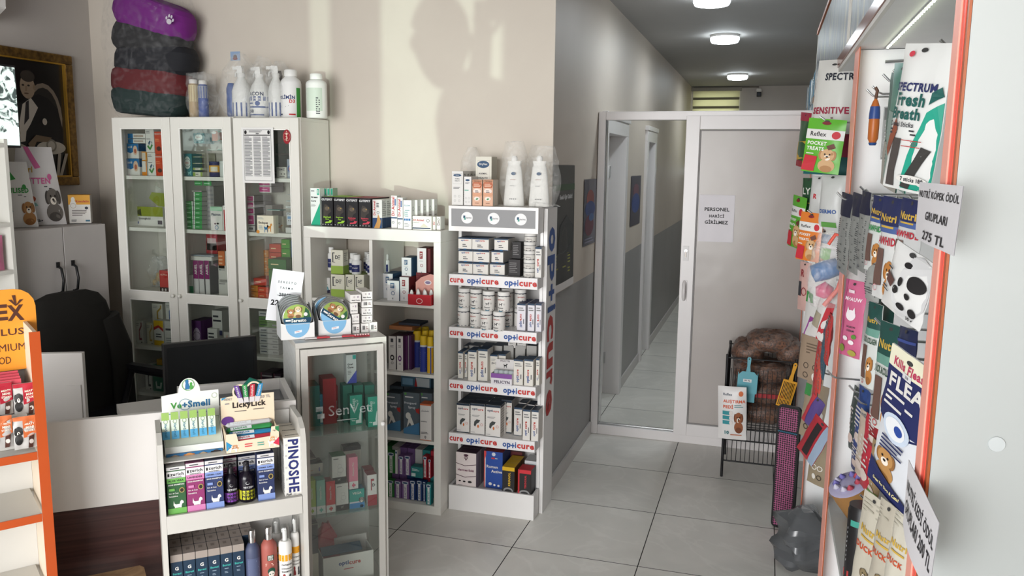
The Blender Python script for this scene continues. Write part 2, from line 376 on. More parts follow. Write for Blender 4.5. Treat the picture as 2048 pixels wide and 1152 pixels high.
def dado(nt, L, tc, b):
    N = nt.nodes.new
    sep = N('ShaderNodeSeparateXYZ'); L(tc.outputs['Object'], sep.inputs[0]); l = N('ShaderNodeMath'); l.operation = 'LESS_THAN'; L(sep.outputs[2], l.inputs[0]); l.inputs[1].default_value = 1.112
    c1, _ = noisemix(nt, L, tc.outputs['Object'], 1.4, '#c3b8ab', '#c9beb1', 5, 0.4); c2, _ = noisemix(nt, L, tc.outputs['Object'], 1.4, '#8b8a88', '#949290', 5, 0.4)
    m = N('ShaderNodeMix'); m.data_type = 'RGBA'; L(l.outputs[0], m.inputs[0]); L(c1, m.inputs[6]); L(c2, m.inputs[7])
    r = N('ShaderNodeMath'); r.operation = 'MULTIPLY_ADD'; L(l.outputs[0], r.inputs[0]); r.inputs[1].default_value = -0.12; r.inputs[2].default_value = 0.5; L(r.outputs[0], b.inputs['Roughness'])
    return m.outputs[2]
SHOPW = plaster('shop_wall_plaster', '#cbc2b6', '#d2cabd'); SIDEW = plaster('left_wall_plaster', '#bab4ae', '#c2bcb6'); CEILM = plaster('ceiling_plaster', '#a3a2a1', '#a9a8a7'); CORW = texm('corridor_wall_two_tone', dado, 0.5)
PVC = M('#dcd8d7', 0.28, noise_amt=0.02); CHROME = M('#c9cbcc', 0.18, 1.0, 0.02); DARK = M('#17161a', 0.5); WHITE = M('#eceae6', 0.35, noise_amt=0.02)
b = MB(); b.box(-4.1, 0.8, -1.0, 12.1, -0.1, 0, FLOORM); struct(b.build('floor'))
b = MB(); b.box(-4.1, 0.8, -1.0, 12.1, CEIL, CEIL+0.1, CEILM); struct(b.build('ceiling'))
b = MB(); b.box(-4.1, COR_X-0.0006, WALL_Y, WALL_Y+0.14, 0, CEIL, SHOPW); struct(b.build('wall_back'))
b = MB(); b.box(LEFT_X-0.12, LEFT_X, -1.0, WALL_Y, 0, CEIL, SIDEW); struct(b.build('wall_left'))
# corridor left wall, pierced by two doorways beyond the partition
D1 = (5.62, 6.42); D2 = (7.62, 8.14); DH = 2.05
b = MB()
for y0, y1 in ((WALL_Y+0.001, D1[0]), (D1[1], D2[0]), (D2[1], END_Y)): b.box(COR_X-0.14, COR_X, y0, y1, 0, CEIL, CORW)
for y0, y1 in (D1, D2): b.box(COR_X-0.14, COR_X, y0, y1, DH, CEIL, CORW)
struct(b.build('wall_corridor'))
b = MB(); b.box(RIGHT_X, RIGHT_X+0.12, -1.0, END_Y, 0, CEIL, CORW); struct(b.build('wall_right'))
# end wall with a window opening
WX0, WX1, WZ0, WZ1 = -1.05, -0.42, 1.7, 2.84
b = MB(); b.box(-1.3, WX0, END_Y, END_Y+0.12, 0, CEIL, SIDEW); b.box(WX1, 0.8, END_Y, END_Y+0.12, 0, CEIL, SIDEW); b.box(WX0, WX1, END_Y, END_Y+0.12, 0, WZ0, SIDEW); b.box(WX0, WX1, END_Y, END_Y+0.12, WZ1, CEIL, SIDEW)
struct(b.build('wall_end'))
b = MB()
b.frame(WX0, WX1, WZ0, WZ1, .04, .04, .04, .04, END_Y+0.03, END_Y+0.09, PVC)
w1 = struct(b.build('window_1'))
b = MB(); b.box(WX0+0.04, WX1-0.04, END_Y+0.055, END_Y+0.063, WZ0+0.04, WZ1-0.04, glassm('window_glass')); b.build('pane', w1)
# closed wall shells behind the doorways
for i, (y0, y1) in enumerate((D1, D2)):
    b = MB(); f = PVC
    for ya, yb in ((y0-0.07, y0+0.03), (y1-0.03, y1+0.07)):
        b.box(COR_X-0.15, COR_X+0.025, ya, yb, 0, DH-0.02, f)
    b.box(COR_X-0.15, COR_X+0.025, y0-0.07, y1+0.07, DH-0.02, DH+0.08, f); b.box(COR_X-0.15, COR_X+0.035, y0-0.09, y1+0.09, DH+0.08, DH+0.12, f)
    d = struct(b.build('door_%d' % (i+1), bevel=0.003))
    l = MB(); l.box(COR_X-0.145, COR_X-0.105, y0+0.03, y1-0.03, 0.005, DH-0.02, WHITE); l.box(COR_X-0.105, COR_X-0.099, y0+0.12, y1-0.12, 0.2, 0.9, WHITE); l.box(COR_X-0.105, COR_X-0.099, y0+0.12, y1-0.12, 1.05, 1.9, WHITE)
    l.build('door_leaf', d, bevel=0.003)
    if i == 0:
        h = MB(); h.box(COR_X-0.105, COR_X-0.092, y1-0.05, y1-0.03, 0.25, 0.34, CHROME); h.box(COR_X-0.105, COR_X-0.092, y1-0.05, y1-0.03, 1.72, 1.81, CHROME); h.build('hinge', d)
# baseboards
BB = M('#c9c5c2', 0.4)
b = MB(); b.box(COR_X, COR_X+0.012, WALL_Y, PART_Y-0.04, 0, 0.085, BB); struct(b.build('baseboard_corridor'))
b = MB()
for y0, y1 in ((PART_Y+0.05, D1[0]-0.07), (D1[1]+0.07, D2[0]-0.07), (D2[1]+0.07, END_Y)): b.box(COR_X, COR_X+0.012, y0, y1, 0, 0.085, BB)
struct(b.build('baseboard_passage'))
b = MB(); b.box(LEFT_X, COR_X, WALL_Y-0.012, WALL_Y, 0, 0.085, BB); struct(b.build('baseboard_back'))
# ---- white sliding partition across the corridor mouth
b = MB(); T = 0.03
X0, X1, XO0, XO1, ZT = -1.066, 0.6, -1.018, -0.505, 2.155
b.frame(X0, X1, 0, ZT, XO0-X0, 0.05, 0.065, 0.055, PART_Y-T, PART_Y+T, PVC); b.box(XO0, XO1+0.02, PART_Y-0.008, PART_Y+0.008, 0.065, 0.078, CHROME); b.box(XO0, XO0+0.008, PART_Y-0.02, PART_Y+0.02, 0.07, ZT-0.055, CHROME)
p = struct(b.build('door_3', bevel=0.004)); p['label'] = 'white sliding door partition across the corridor mouth'
b = MB(); S0, S1 = -0.505, 0.55; Y0, Y1 = PART_Y-0.055, PART_Y-0.03
b.frame(S0, S1, 0.06, ZT-0.03, 0.085, 0.05, 0.08, 0.085, Y0, Y1, PVC)
b.frame(S0+0.086, S1-0.051, 0.141, ZT-0.116, .008, .008, .008, .008, Y0-0.001, Y0+0.008, M('#8b8887', 0.5))
sd = b.build('sliding_leaf', p, bevel=0.003)
def _pan(nt, L, tc, bb):
    c, nz = noisemix(nt, L, tc.outputs['Object'], 2.0, '#a8a19c', '#aea7a2', 3, 0.3)
    n2 = nt.nodes.new('ShaderNodeTexNoise'); n2.inputs['Scale'].default_value = 3.5; bp = nt.nodes.new('ShaderNodeBump'); bp.inputs['Strength'].default_value = 0.12; bp.inputs['Distance'].default_value = 0.03
    L(tc.outputs['Object'], n2.inputs['Vector']); L(n2.outputs['Fac'], bp.inputs['Height']); L(bp.outputs[0], bb.inputs['Normal']); return c
b = MB(); b.box(S0+0.09, S1-0.055, Y0+0.008, Y1-0.004, 0.145, ZT-0.12, texm('glossy_door_infill', _pan, 0.2, spec=0.3)); b.build('infill_panel', sd)
b = MB(); hx = -0.473; hy = Y0; b.box(hx-0.016, hx+0.016, hy-0.008, hy, 0.955, 1.09, PVC); b.tube([(hx, hy-0.004, 0.965), (hx, hy-0.035, 0.985), (hx, hy-0.04, 1.02), (hx, hy-0.035, 1.065), (hx, hy-0.004, 1.08)], 0.011, PVC, 8); b.build('pull_handle', sd)
b = MB(); b.box(hx-0.018, hx+0.018, hy-0.006, hy, 1.215, 1.31, M('#cfcccb', 0.3)); b.lathe([(0.009, 0), (0.009, 0.006)], CHROME, 12, Matrix.Translation((hx, hy-0.006, 1.28)) @ Matrix.Rotation(PI/2, 4, 'X')); b.box(hx-0.004, hx+0.004, hy-0.0135, hy-0.006, 1.24, 1.28, M('#6c6763', 0.3, 0.8)); b.build('door_lock', sd)
# ---- shopfront behind the photographer: mullion read off the wall shadow, posts and low panels added to block glint
def shade(wx):                      # where the glint ray to back-wall place wx crosses the shopfront
    t = (FRONT_Y-GLINT.y)/(WALL_Y-GLINT.y); return GLINT.x+(wx-GLINT.x)*t
FM = M('#b9b5b0', 0.45)
b = MB(); b.box(-4.1, OPEN_X0, FRONT_Y-0.1, FRONT_Y, 0, CEIL, SIDEW); b.box(OPEN_X0, OPEN_X1+0.2, FRONT_Y-0.1, FRONT_Y, OPEN_Z1, CEIL, SIDEW); struct(b.build('wall_front'))
e = [shade(v) for v in (-2.46, -2.305, -2.03, -1.315)]
b = MB(); b.box(OPEN_X0, OPEN_X1, FRONT_Y-0.06, FRONT_Y-0.01, 0, OPEN_Z0, FM)
b.box(e[0]-0.26, e[0], FRONT_Y-0.06, FRONT_Y-0.01, OPEN_Z0, OPEN_Z1, FM); b.box(e[1], e[2], FRONT_Y-0.06, FRONT_Y-0.01, OPEN_Z0, OPEN_Z1, FM); b.box(e[3], OPEN_X1, FRONT_Y-0.06, FRONT_Y-0.01, OPEN_Z0, OPEN_Z1, FM)
b.box(e[0], e[1], FRONT_Y-0.06, FRONT_Y-0.01, OPEN_Z0, 0.87, FM); b.box(e[2], e[3], FRONT_Y-0.06, FRONT_Y-0.01, OPEN_Z0, 0.8, FM)
struct(b.build('glint_mask_1', bevel=0.004))
# ---- ceiling lamps
def lamp(y, label):
    t = empty('ceiling_lamp', label, 'ceiling lamp', (-0.406, y, CEIL), 0, 'round ceiling lamps along the corridor')
    b = MB(); b.lathe([(0.118, 0), (0.12, -0.006), (0.12, -0.018), (0.112, -0.024)], M('#d8d8d6', 0.3), 32); b.build('lamp_rim', t)
    b = MB(); b.lathe([(0.116, -0.016), (0.118, -0.04), (0.108, -0.06), (0.07, -0.068), (0.0, -0.07)], emis('#f2fbff', 9.0), 32, cap=False); b.build('diffuser', t)
    l = bpy.data.lights.new('lamp_light', 'AREA'); l.shape = 'DISK'; l.size = 0.2; l.energy = 3.6; l.color = (0.86, 0.95, 1.0)
    o = bpy.data.objects.new('lamp_light', l); COL.objects.link(o); o.parent = t; o.location = (0, 0, -0.075)
    return t
lamp(5.66, 'round white glowing lamp on ceiling, cut by top edge of photo'); lamp(7.33, 'large round glowing ceiling lamp, the nearer of the two wholly in view'); lamp(10.35, 'round glowing ceiling lamp near the blind, farthest down the corridor')
# ---- roller blind with zebra bands, curtain rail and camera on the end wall
t = empty('window_blind', 'pale yellow banded roller blind in the window at corridor end', 'blind', (-0.735, END_Y-0.03, 2.84))
b = MB(); b.box(-0.335, 0.335, -0.035, 0.03, 0.0, 0.045, M('#8d877b', 0.4)); b.build('headrail', t, bevel=0.004)
b = MB(); z = 0.0
def _bl(h, tr):
    k = 'blind_cloth_'+h
    if k in _mc: return _mc[k]
    m = bpy.data.materials.new(k); m.use_nodes = True; nt = m.node_tree; nt.nodes.clear(); N = nt.nodes.new
    o = N('ShaderNodeOutputMaterial'); d = N('ShaderNodeBsdfDiffuse'); tl = N('ShaderNodeBsdfTranslucent'); mx = N('ShaderNodeMixShader'); mx.inputs[0].default_value = tr
    d.inputs[0].default_value = c4(h); tl.inputs[0].default_value = c4(h); L = nt.links.new; L(d.outputs[0], mx.inputs[1]); L(tl.outputs[0], mx.inputs[2]); L(mx.outputs[0], o.inputs[0]); _mc[k] = m; return m
for i in range(9):
    b.box(-0.31, 0.31, -0.004, -0.001, -0.085-i*0.118, -0.0-i*0.118, _bl('#ece8cb', 0.55)); b.box(-0.31, 0.31, -0.003, -0.002, -0.118-i*0.118, -0.085-i*0.118, _bl('#8d8873', 0.35))
b.build('blind_cloth', t)
t = empty('security_camera', 'small dark security camera in a white bracket on corridor end wall', 'camera', (-0.175, END_Y, 2.86))
b = MB(); b.lathe([(0.035, 0), (0.04, -0.02), (0.03, -0.045)], WHITE, 16, Matrix.Translation((0, -0.05, 0))); b.box(-0.012, 0.012, -0.06, 0, -0.02, 0.0, WHITE); b.build('bracket', t)
b = MB(); b.box(-0.028, 0.028, -0.11, -0.03, -0.105, -0.045, DARK); b.lathe([(0.018, 0), (0.018, 0.01)], M('#3a3f4a', 0.1), 12, Matrix.Translation((0, -0.11, -0.075)) @ Matrix.Rotation(PI/2, 4, 'X')); b.build('camera_body', t, bevel=0.004)
b = MB(); b.tube([(-1.04, END_Y-0.04, 2.885), (-0.18, END_Y-0.04, 2.885)], 0.008, M('#6a6258', 0.4), 6); tag(b.build('blind_rail'), 'thin dark rail running above the blind at corridor end', 'rail')
# ---- photographer: stands behind the camera, throws the head-and-arms shadow on the back wall
def figure():
    def sh(wx, wz, k): return GLINT+(Vector((wx, WALL_Y, wz))-GLINT)*k
    K = 0.61
    head = sh(-1.69, 2.44, K); t = empty('person', 'person in dark jacket holding up a phone, seen only as shadow on the wall', 'person', (head.x+0.12, head.y, 0))
    B = Vector((head.x+0.12, head.y, 0)); b = MB()
    def ring(c, rx, ry, n=20): return [(c[0]-B.x+rx*math.cos(2*PI*i/n), c[1]-B.y+ry*math.sin(2*PI*i/n), c[2]) for i in range(n)]
    cx, cy = B.x+0.085, B.y-0.02
    # torso, neck and hips as one lofted surface
    b.loft([ring((cx, cy, 0.78), .16, .11), ring((cx, cy, 0.9), .175, .12), ring((cx, cy, 1.05), .155, .105), ring((cx, cy, 1.2), .19, .125), ring((cx, cy, 1.36), .215, .12), ring((cx-.01, cy, 1.44), .19, .1), ring((cx-.08, cy, 1.49), .085, .07), ring((head.x+.02, cy, 1.53), .056, .058)], M('#2b2d33', 0.8))
    for s in (-1, 1):
        b.tube([(cx-B.x+s*.09, cy-B.y, .84), (cx-B.x+s*.1, cy-B.y+.01, .5), (cx-B.x+s*.11, cy-B.y, .1), (cx-B.x+s*.11, cy-B.y+.12, .04)], [.09, .065, .045, .04], M('#2f3646', 0.8), 12)
    # arms lifted to the phone
    hl = sh(-1.46, 2.50, .63); hr = sh(-1.36, 2.60, .635)
    el = sh(-1.52, 2.16, .60)
    V = lambda p: (p[0]-B.x, p[1]-B.y, p[2])
    b.tube([V((cx-.17, cy, 1.38)), V((el.x, el.y+.03, 1.30)), V(hl)], [.055, .045, .032], M('#2b2d33', 0.8), 12)
    b.tube([V((cx+.17, cy, 1.38)), V((cx+.2, cy+.14, 1.24)), V((hr.x+.05, hr.y-.04, hr.z-.03))], [.055, .045, .032], M('#2b2d33', 0.8), 12)
    b.build('body', t)
    h = MB(); n = 20; rings = []
    for j in range(13):
        a = -PI/2+PI*j/12; z = head.z+.145*math.sin(a); k = math.cos(a); jaw = 1-0.22*max(0, -math.sin(a))
        rings.append([(head.x-B.x+.092*k*jaw*math.cos(2*PI*i/n), head.y-B.y+(.105*k*jaw+(.012 if j in (5, 6) and i == 5 else 0))*math.sin(2*PI*i/n), z) for i in range(n)])
    h.loft(rings, M('#b98e73', 0.6)); 
    for s in (-1, 1): h.lathe([(0.002, -.03), (.018, -.012), (.02, .015), (.004, .03)], M('#b98e73', 0.6), 8, Matrix.Translation((head.x-B.x+s*.092, head.y-B.y, head.z)))
    h.build('head', t)
    hh = MB(); rings = [[(x*1.06+(head.x-B.x)*-.06, y*1.06-(head.y-B.y)*.06-.012, z+.012) for x, y, z in r] for r in rings[7:]]; hh.loft(rings, M('#1f1a17', 0.9)); hh.build('hair', t)
    f = MB()
    for hd, s in ((hl, -1), (hr, 1)):
        c = Vector(V(hd)); f.loft([[tuple(c+Vector((.03*math.cos(2*PI*i/10), .016*math.sin(2*PI*i/10), dz))) for i in range(10)] for dz in (-.04, 0, .03)], M('#b98e73', 0.6))
        for q in range(4): f.tube([c+Vector((-.027+q*.018, 0, .03)), c+Vector((-.027+q*.018, .012, .065+.006*(q in (1, 2)))), c+Vector((-.027+q*.018, .03, .075))], [.009, .008, .007], M('#b98e73', 0.6), 6)
        f.tube([c+Vector((-s*.03, 0, -.01)), c+Vector((-s*.05, .012, .02)), c+Vector((-s*.052, .022, .04))], [.011, .009, .008], M('#b98e73', 0.6), 6)
    f.build('hands', t)
    ph = MB(); c = (hl+hr)/2; ph.box(c.x-.075, c.x+.06, -.065, -.057, c.z+.0, c.z+.07, DARK)
    tag(ph.build('phone', bevel=0.002), 'phone held sideways by the photographer', 'phone')
figure()
# ================================================================ LEFT SIDE: glazed bookcases, wall cupboard, picture
GLASS = glassm('cabinet_glass', (0.95, 0.975, 0.96), 0.05, 0.02)
CAB = M('#e3e1d9', 0.4, noise_amt=0.02)
SH = [1.72, 1.425, 1.05, 0.73, 0.45, 0.12]
def bookcase(x0, x1, H, label, doors):
    yf, yb = 3.892, 4.185; t = empty('glazed_bookcase', label, 'bookcase', ((x0+x1)/2, yf, 0)); ox = (x0+x1)/2
    b = MB(); b.box(x0-ox, x0-ox+.018, 0, yb-yf, 0, H-.018, CAB); b.box(x1-ox-.018, x1-ox, 0, yb-yf, 0, H-.018, CAB); b.box(x0-ox, x1-ox, 0, yb-yf, H-.018, H, CAB); b.box(x0-ox+.018, x1-ox-.018, .006, yb-yf, 0.04, SH[-1], CAB); b.box(x0-ox+.018, x1-ox-.018, yb-yf-.005, yb-yf-.001, SH[-1], H-.018, M('#bdb9b0', .6))
    if doors == 2: b.box(-.009, .009, .004, yb-yf-.006, SH[-1], H-.019, CAB)
    b.build('carcass', t, bevel=.0015)
    for z in SH[:-1]:
        s = MB(); w = [(x0-ox+.019, x1-ox-.019)] if doors == 1 else [(x0-ox+.019, -.01), (.01, x1-ox-.019)]
        for a, c in w: s.box(a, c, .012, yb-yf-.008, z-.02, z, CAB)
        s.build('shelf', t)
    n = doors; w = (x1-x0)/n
    for i in range(n):
        a = x0-ox+i*w+.002; c = a+w-.004; d = MB()
        d.frame(a, c, .05, H-.004, .056, .05, .06, .057, -.021, -.002, CAB); d.box(a+.056, c-.05, -.021, -.002, 1.015, 1.062, CAB)
        d.frame(a+.056, c-.05, 1.062, H-.061, .006, .006, .006, .006, -.024, -.016, M('#f0efe9', .4)); d.frame(a+.056, c-.05, .11, 1.015, .006, .006, .006, .006, -.024, -.016, M('#f0efe9', .4))
        do = d.build('door', t, bevel=.0015)
        g = MB(); g.box(a+.05, c-.044, -.011, -.008, 1.06, H-.06, GLASS); g.box(a+.05, c-.044, -.011, -.008, .105, 1.018, GLASS); g.build('pane', do)
        k = MB(); kx = (c-.02) if (i == 0 and n == 2) else (a+.02); k.lathe([(.006, 0), (.006, .012), (.011, .017), (.01, .024), (.002, .026)], M('#e9e7df', .3), 14, Matrix.Translation((kx, -.021, 1.05)) @ Matrix.Rotation(PI/2, 4, 'X')); k.build('knob', do)
    return t
bookcase(-3.553, -2.768, 2.045, 'double-width white bookcase with two glass doors, under the bagged pet beds', 2)
bookcase(-2.758, -2.357, 2.04, 'narrow white bookcase with single glass door carrying the price list', 1)
# ---- goods in the bookcases.  px: left, right, top, bottom marks in the photo; every one stands on its own shelf
NAVY, RED, ORG, GRN, TEAL, PNK, PUR, WHT, CRM, GRY, BLU, YEL, BLK, BRN = '#23304f', '#b3262b', '#d2521f', '#2f8a3c', '#2f8f86', '#b83a78', '#6b2d72', '#dedcd6', '#d9cfb8', '#9c9a96', '#2a6fa3', '#e0b41e', '#1d1b1d', '#4a3230'
INK = '#3a3a40'
def txt(s, c=INK, y0=.7, y1=.85): return ('t', s, .12, y0, .88, y1, c)
def sb(label, px, z, d, body, front=(), y=None, top=None, cat='medicine box', name='medicine_box', group='medicine boxes behind the glass doors', az=90.0, **kw):
    return pcarton(name, label, cat, px, z, d, body, front, az=az, Y=y, top=top, group=group, **kw)
STD = [('l', .12, .1, .88, .35, 3, '#8b8b8b'), ('r', .12, .62, .7, .7, INK)]
Z1, Z2, Z3, Z4, Z5 = SH[:5]
PY = 3.955
def blueped(px, label, z, y): return sb(label, px, z, .14, WHT, [('r', 0, .52, 1, 1, BLU), ('p', [(0, .52), (.75, .52), (.3, .35), (0, .42)], BLU), ('e', .72, .55, .2, .32, '#d8b9a0'), ('e', .72, .5, .1, .16, '#b5654d'), ('t', 'acid', .08, .7, .45, .86, WHT)], y, top='#2d6590', right=[('r', 0, .5, 1, 1, '#245a86')])
blueped((247, 279, 317, 350), 'blue and white box with round pet photo, bottom of leftmost pile on top shelf', Z1, 3.95)
zt = fit(247, 279, 317, 350, Z1, Y=3.95); z_ = Z1+zt[2]
blueped((246, 277, 287, 318), 'blue and white box with round pet photo, resting on its twin', z_, 3.96)
z2_ = z_+fit(246, 277, 287, 318, z_, Y=3.96)[2]
for i, (dx, lb) in enumerate(((0, 'lower'), (3, 'upper'))):
    q = sb('%s of two flat white packs with blue end, topping the leftmost pile' % lb, (246+dx, 290, 278-i*11, 289-i*11), z2_+.001, .1, WHT, [('r', 0, 0, .3, 1, BLU), ('r', .35, .3, .9, .7, '#b8a79a')], 3.97); z2_ += fit(246+dx, 290, 278-i*11, 289-i*11, z2_, Y=3.97)[2]+.001
def stackpair(px1, px2, lab, y, d, body, art, **kw):
    z = Z1
    for px, w in ((px1, 'lower'), (px2, 'upper')):
        sb(lab % w, px, z, d, body, art, y, **kw); z += fit(*px, z, Y=y)[2]+.0005
LG = [('p', [(.15, .25), (.5, .08), (.85, .3), (.7, .36), (.5, .2), (.3, .32)], '#3c8a35'), ('p', [(.5, .2), (.8, .42), (.62, .5), (.75, .36)], '#24526d'), ('p', [(.4, .3), (.6, .45), (.5, .52), (.3, .4)], '#24526d'), ('l', .1, .55, .7, .6, 1, INK), ('l', .1, .8, .6, .93, 2, '#8b8b8b')]
stackpair((295, 311, 305, 351), (291, 308, 258, 305), '%s tall white box with blue-green hook emblem', 3.945, .09, WHT, LG)
OR = [('t', 'FRONTIX', .06, .84, .94, .95, WHT), ('e', .55, .25, .3, .1, '#4a2a24'), ('l', .1, .55, .8, .7, 2, '#e98a55')]
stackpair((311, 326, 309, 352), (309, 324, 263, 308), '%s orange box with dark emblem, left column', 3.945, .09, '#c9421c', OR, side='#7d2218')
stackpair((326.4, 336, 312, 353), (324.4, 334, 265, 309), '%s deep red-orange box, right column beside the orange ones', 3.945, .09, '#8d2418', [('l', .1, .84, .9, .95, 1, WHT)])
sb('small orange and white box wedged behind, below its fellow', (284, 294, 322, 350), Z1, .06, WHT, [('r', 0, 0, 1, .25, '#d8862a'), ('r', .8, .2, 1, 1, '#d8862a')], 3.955)
zz = Z1+fit(284, 294, 322, 350, Z1, Y=3.955)[2]
sb('small orange and white box sitting on its fellow, by the blue packs', (283, 293, 303, 322), zz, .06, '#d8912f', [('r', .1, .1, .8, .9, '#cfc6b8')], 3.955)
# open tray carton on second shelf
t = empty('open_carton', 'open green and white display carton with torn flaps, alone on its shelf', 'carton', onz(295, 452, Z2) , 0); 
_l, _w, _h, _ = fit(264, 326, 414, 452, Z2); t.location = _l+Vector((0, 0, .001))
b = MB(); hw = _w/2; d_ = .16; th = .003
b.box(-hw, hw, 0, th, 0, _h, WHT); b.box(-hw, hw, d_-th, d_, 0, _h, WHT); b.box(-hw, -hw+th, th, d_-th, 0, _h, WHT); b.box(hw-th, hw, th, d_-th, 0, _h, WHT); b.box(-hw+th, hw-th, th, d_-th, 0, th, WHT)
b.art(lambda u, v, o: (u-hw, -o, v), _w, _h, [('r', 0, .5, 1, 1, '#8f9a2e'), ('p', [(.1, .7), (.3, .9), (.32, .5)], '#3f431f'), ('t', 'Stronghold', .22, .28, .6, .46, INK), ('r', .04, .1, .22, .22, '#2a4f8f'), ('r', .83, .1, .97, .3, '#3a2f3e')])
b.build('tray', t)
b = MB(); b.prism([(-hw, _h), (hw*.2, _h+.015), (hw, _h+.1), (hw*.7, _h+.12), (-hw*.2, _h+.1), (-hw*.9, _h+.13)], d_+.0005, d_+.004, 'y', '#c2c2ba'); b.build('back_flap', t)
b = MB(); b.prism([(0, _h+.05), (hw*.6, _h+.003), (hw, _h+.003), (hw, _h+.08), (hw*.2, _h+.085)], .02, .024, 'y', '#8a9630'); b.build('green_flap', t)
b = MB(); b.prism([(-hw*1.12, _h+.05), (-hw, _h), (-hw*.75, _h-.02), (-hw*.8, _h+.01)], .02, .1, 'y', '#8f8f88'); b.build('side_flap', t)
# film bag and red box, third shelf
def crumple_bag(name, label, cat, loc, w, d, h, mat, seed=1, group=None, rz=0, amp=.16, seg=18, top=0.35, build=True):
    b = MB(); rnd = random.Random(seed); rings = []; n = seg; m = 12
    for j in range(m+1):
        v = j/m; k = (0.75+0.35*math.sin(PI*min(1, v*1.3))) if v < .7 else (1.0-(v-.7)/.3*(1-top)); ring = []
        for i in range(n):
            a = 2*PI*i/n; s = 1+amp*noise.noise(Vector((math.cos(a)*1.7+seed*3.1, math.sin(a)*1.7, v*3.5)))*2
            c, q = math.cos(a), math.sin(a); sx = (abs(c)**.6)*(1 if c > 0 else -1); sy = (abs(q)**.6)*(1 if q > 0 else -1)
            ring.append((w/2*k*s*sx, d/2*k*s*sy+d/2, h*v*(1+.05*noise.noise(Vector((a, seed, 2))) if v > .8 else 1)))
        rings.append(ring)
    b.loft(rings, mat)
    if not build: return b
    o = b.build(name, None, loc, rz); return tag(o, label, cat, group)
FILM = filmm('clear_film', .10); FILM2 = filmm('clear_film_thick', .22, (.9, .9, .88))
_l, _w, _h, _ = fit(292, 324, 515, 575, Z3); crumple_bag('plastic_bag', 'crumpled clear plastic bag with yellow contents beside red box', 'bag', _l, _w, .1, _h, FILM2, 5, top=.6)
b = MB(); 
for q in range(6): b.lathe([(.0, 0), (.014, .006), (.016, .03), (.0, .04)], M('#c49a3d', .4), 8, Matrix.Translation((-.04+.016*q, .05+.012*(q % 2), .004+.022*(q % 3))))
tag(b.build('yellow_capsules', None, _l), 'yellow pieces inside the crumpled clear bag', 'capsules')
bpy.data.objects['yellow_capsules']['kind'] = 'stuff'
sb('red box with black band standing alone on third shelf', (319, 337, 541, 578), Z3, .09, '#c4342e', [('r', 0, 0, 1, .22, '#3a1715'), ('e', .3, .1, .1, .07, WHT), ('e', .65, .1, .1, .07, WHT), ('t', 'ALPHA', .12, .75, .88, .87, '#f2c9b8')], 3.95)
sb('small white carton lying right of the red box', (338, 346, 571, 579), Z3, .05, WHT, [], 3.95)
# fourth shelf, left bay
def hook(col): return [('p', [(.45, .15), (.85, .15), (.85, .24), (.58, .24), (.58, .55), (.9, .75), (.9, .92), (.78, .92), (.78, .8), (.45, .6)], col), ('l', .1, .75, .6, .9, 2, '#9a9a9a'), ('e', .8, .06, .1, .025, INK)]
sb('white carton with maroon hook line, left end of fourth shelf', (270, 285, 641, 680), Z4, .12, WHT, hook('#8c2338'), 3.95)
sb('cream carton with gold hook line, second on fourth shelf', (293, 306, 646, 683), Z4, .12, '#d8d2bd', hook('#b8963e'), 3.95)
sb('yellow and white carton with red wave, on fourth shelf', (308, 327, 641, 687), Z4, .12, WHT, [('r', 0, .72, 1, 1, YEL), ('p', [(0, .6), (.5, .72), (1, .55), (1, .68), (.5, .82), (0, .72)], RED), ('r', 0, 0, 1, .2, YEL), ('l', .2, .3, .8, .5, 2, INK)], 3.945)
zz = Z4+fit(293, 306, 646, 683, Z4, Y=3.95)[2]+.001
sb('white carton with gold hook line stacked above the cream one', (304, 325, 607, 641), Z4+.123, .1, '#dcd8cb', hook('#b8963e'), 4.0)
sb('white carton with blue hook line, top right of that pile', (331, 346, 605, 641), Z4+.123, .1, '#dcdad2', hook('#2f5f9c'), 4.0)
sb('plain white carton standing behind, carrying the gold-lined one', (304.5, 327, 645, 680), Z4, .1, WHT, [], 4.07) if False else None
b = MB(); 
sb('wide white carton under the blue-lined box', (329, 349, 642, 686), Z4, .12, '#cfcdc6', STD, 3.95)
sb('white carton with black hook line, fifth shelf', (290, 303, 731, 770), Z5, .1, WHT, hook('#22222a'), 3.95)
sb('green carton with hook emblem beside monitor, fifth shelf', (305, 327, 731, 772), Z5, .1, '#3f8a72', [('p', [(.3, .1), (.75, .1), (.85, .35), (.7, .35), (.65, .2), (.4, .2), (.35, .4), (.25, .35)], '#e6f0ea'), ('l', .15, .6, .85, .85, 3, '#8fc3b2')], 3.945)
sb('flat yellow box lying on the green carton', (313, 327, 719, 727), Z5+.123, .08, '#c99a2a', [], 3.96)
b = MB(); b.box(-.05, -.02, 0, .12, .002, .17, '#9a6a3e'); b.box(-.0485, -.0215, -.001, .119, .005, .167, '#e0d8c6'); o = b.build('leaning_book', None, (ony(303, 810, 3.93).x, 3.93, SH[5]+.001)); tag(o, 'brown-covered book standing at foot of the left bookcase', 'book')
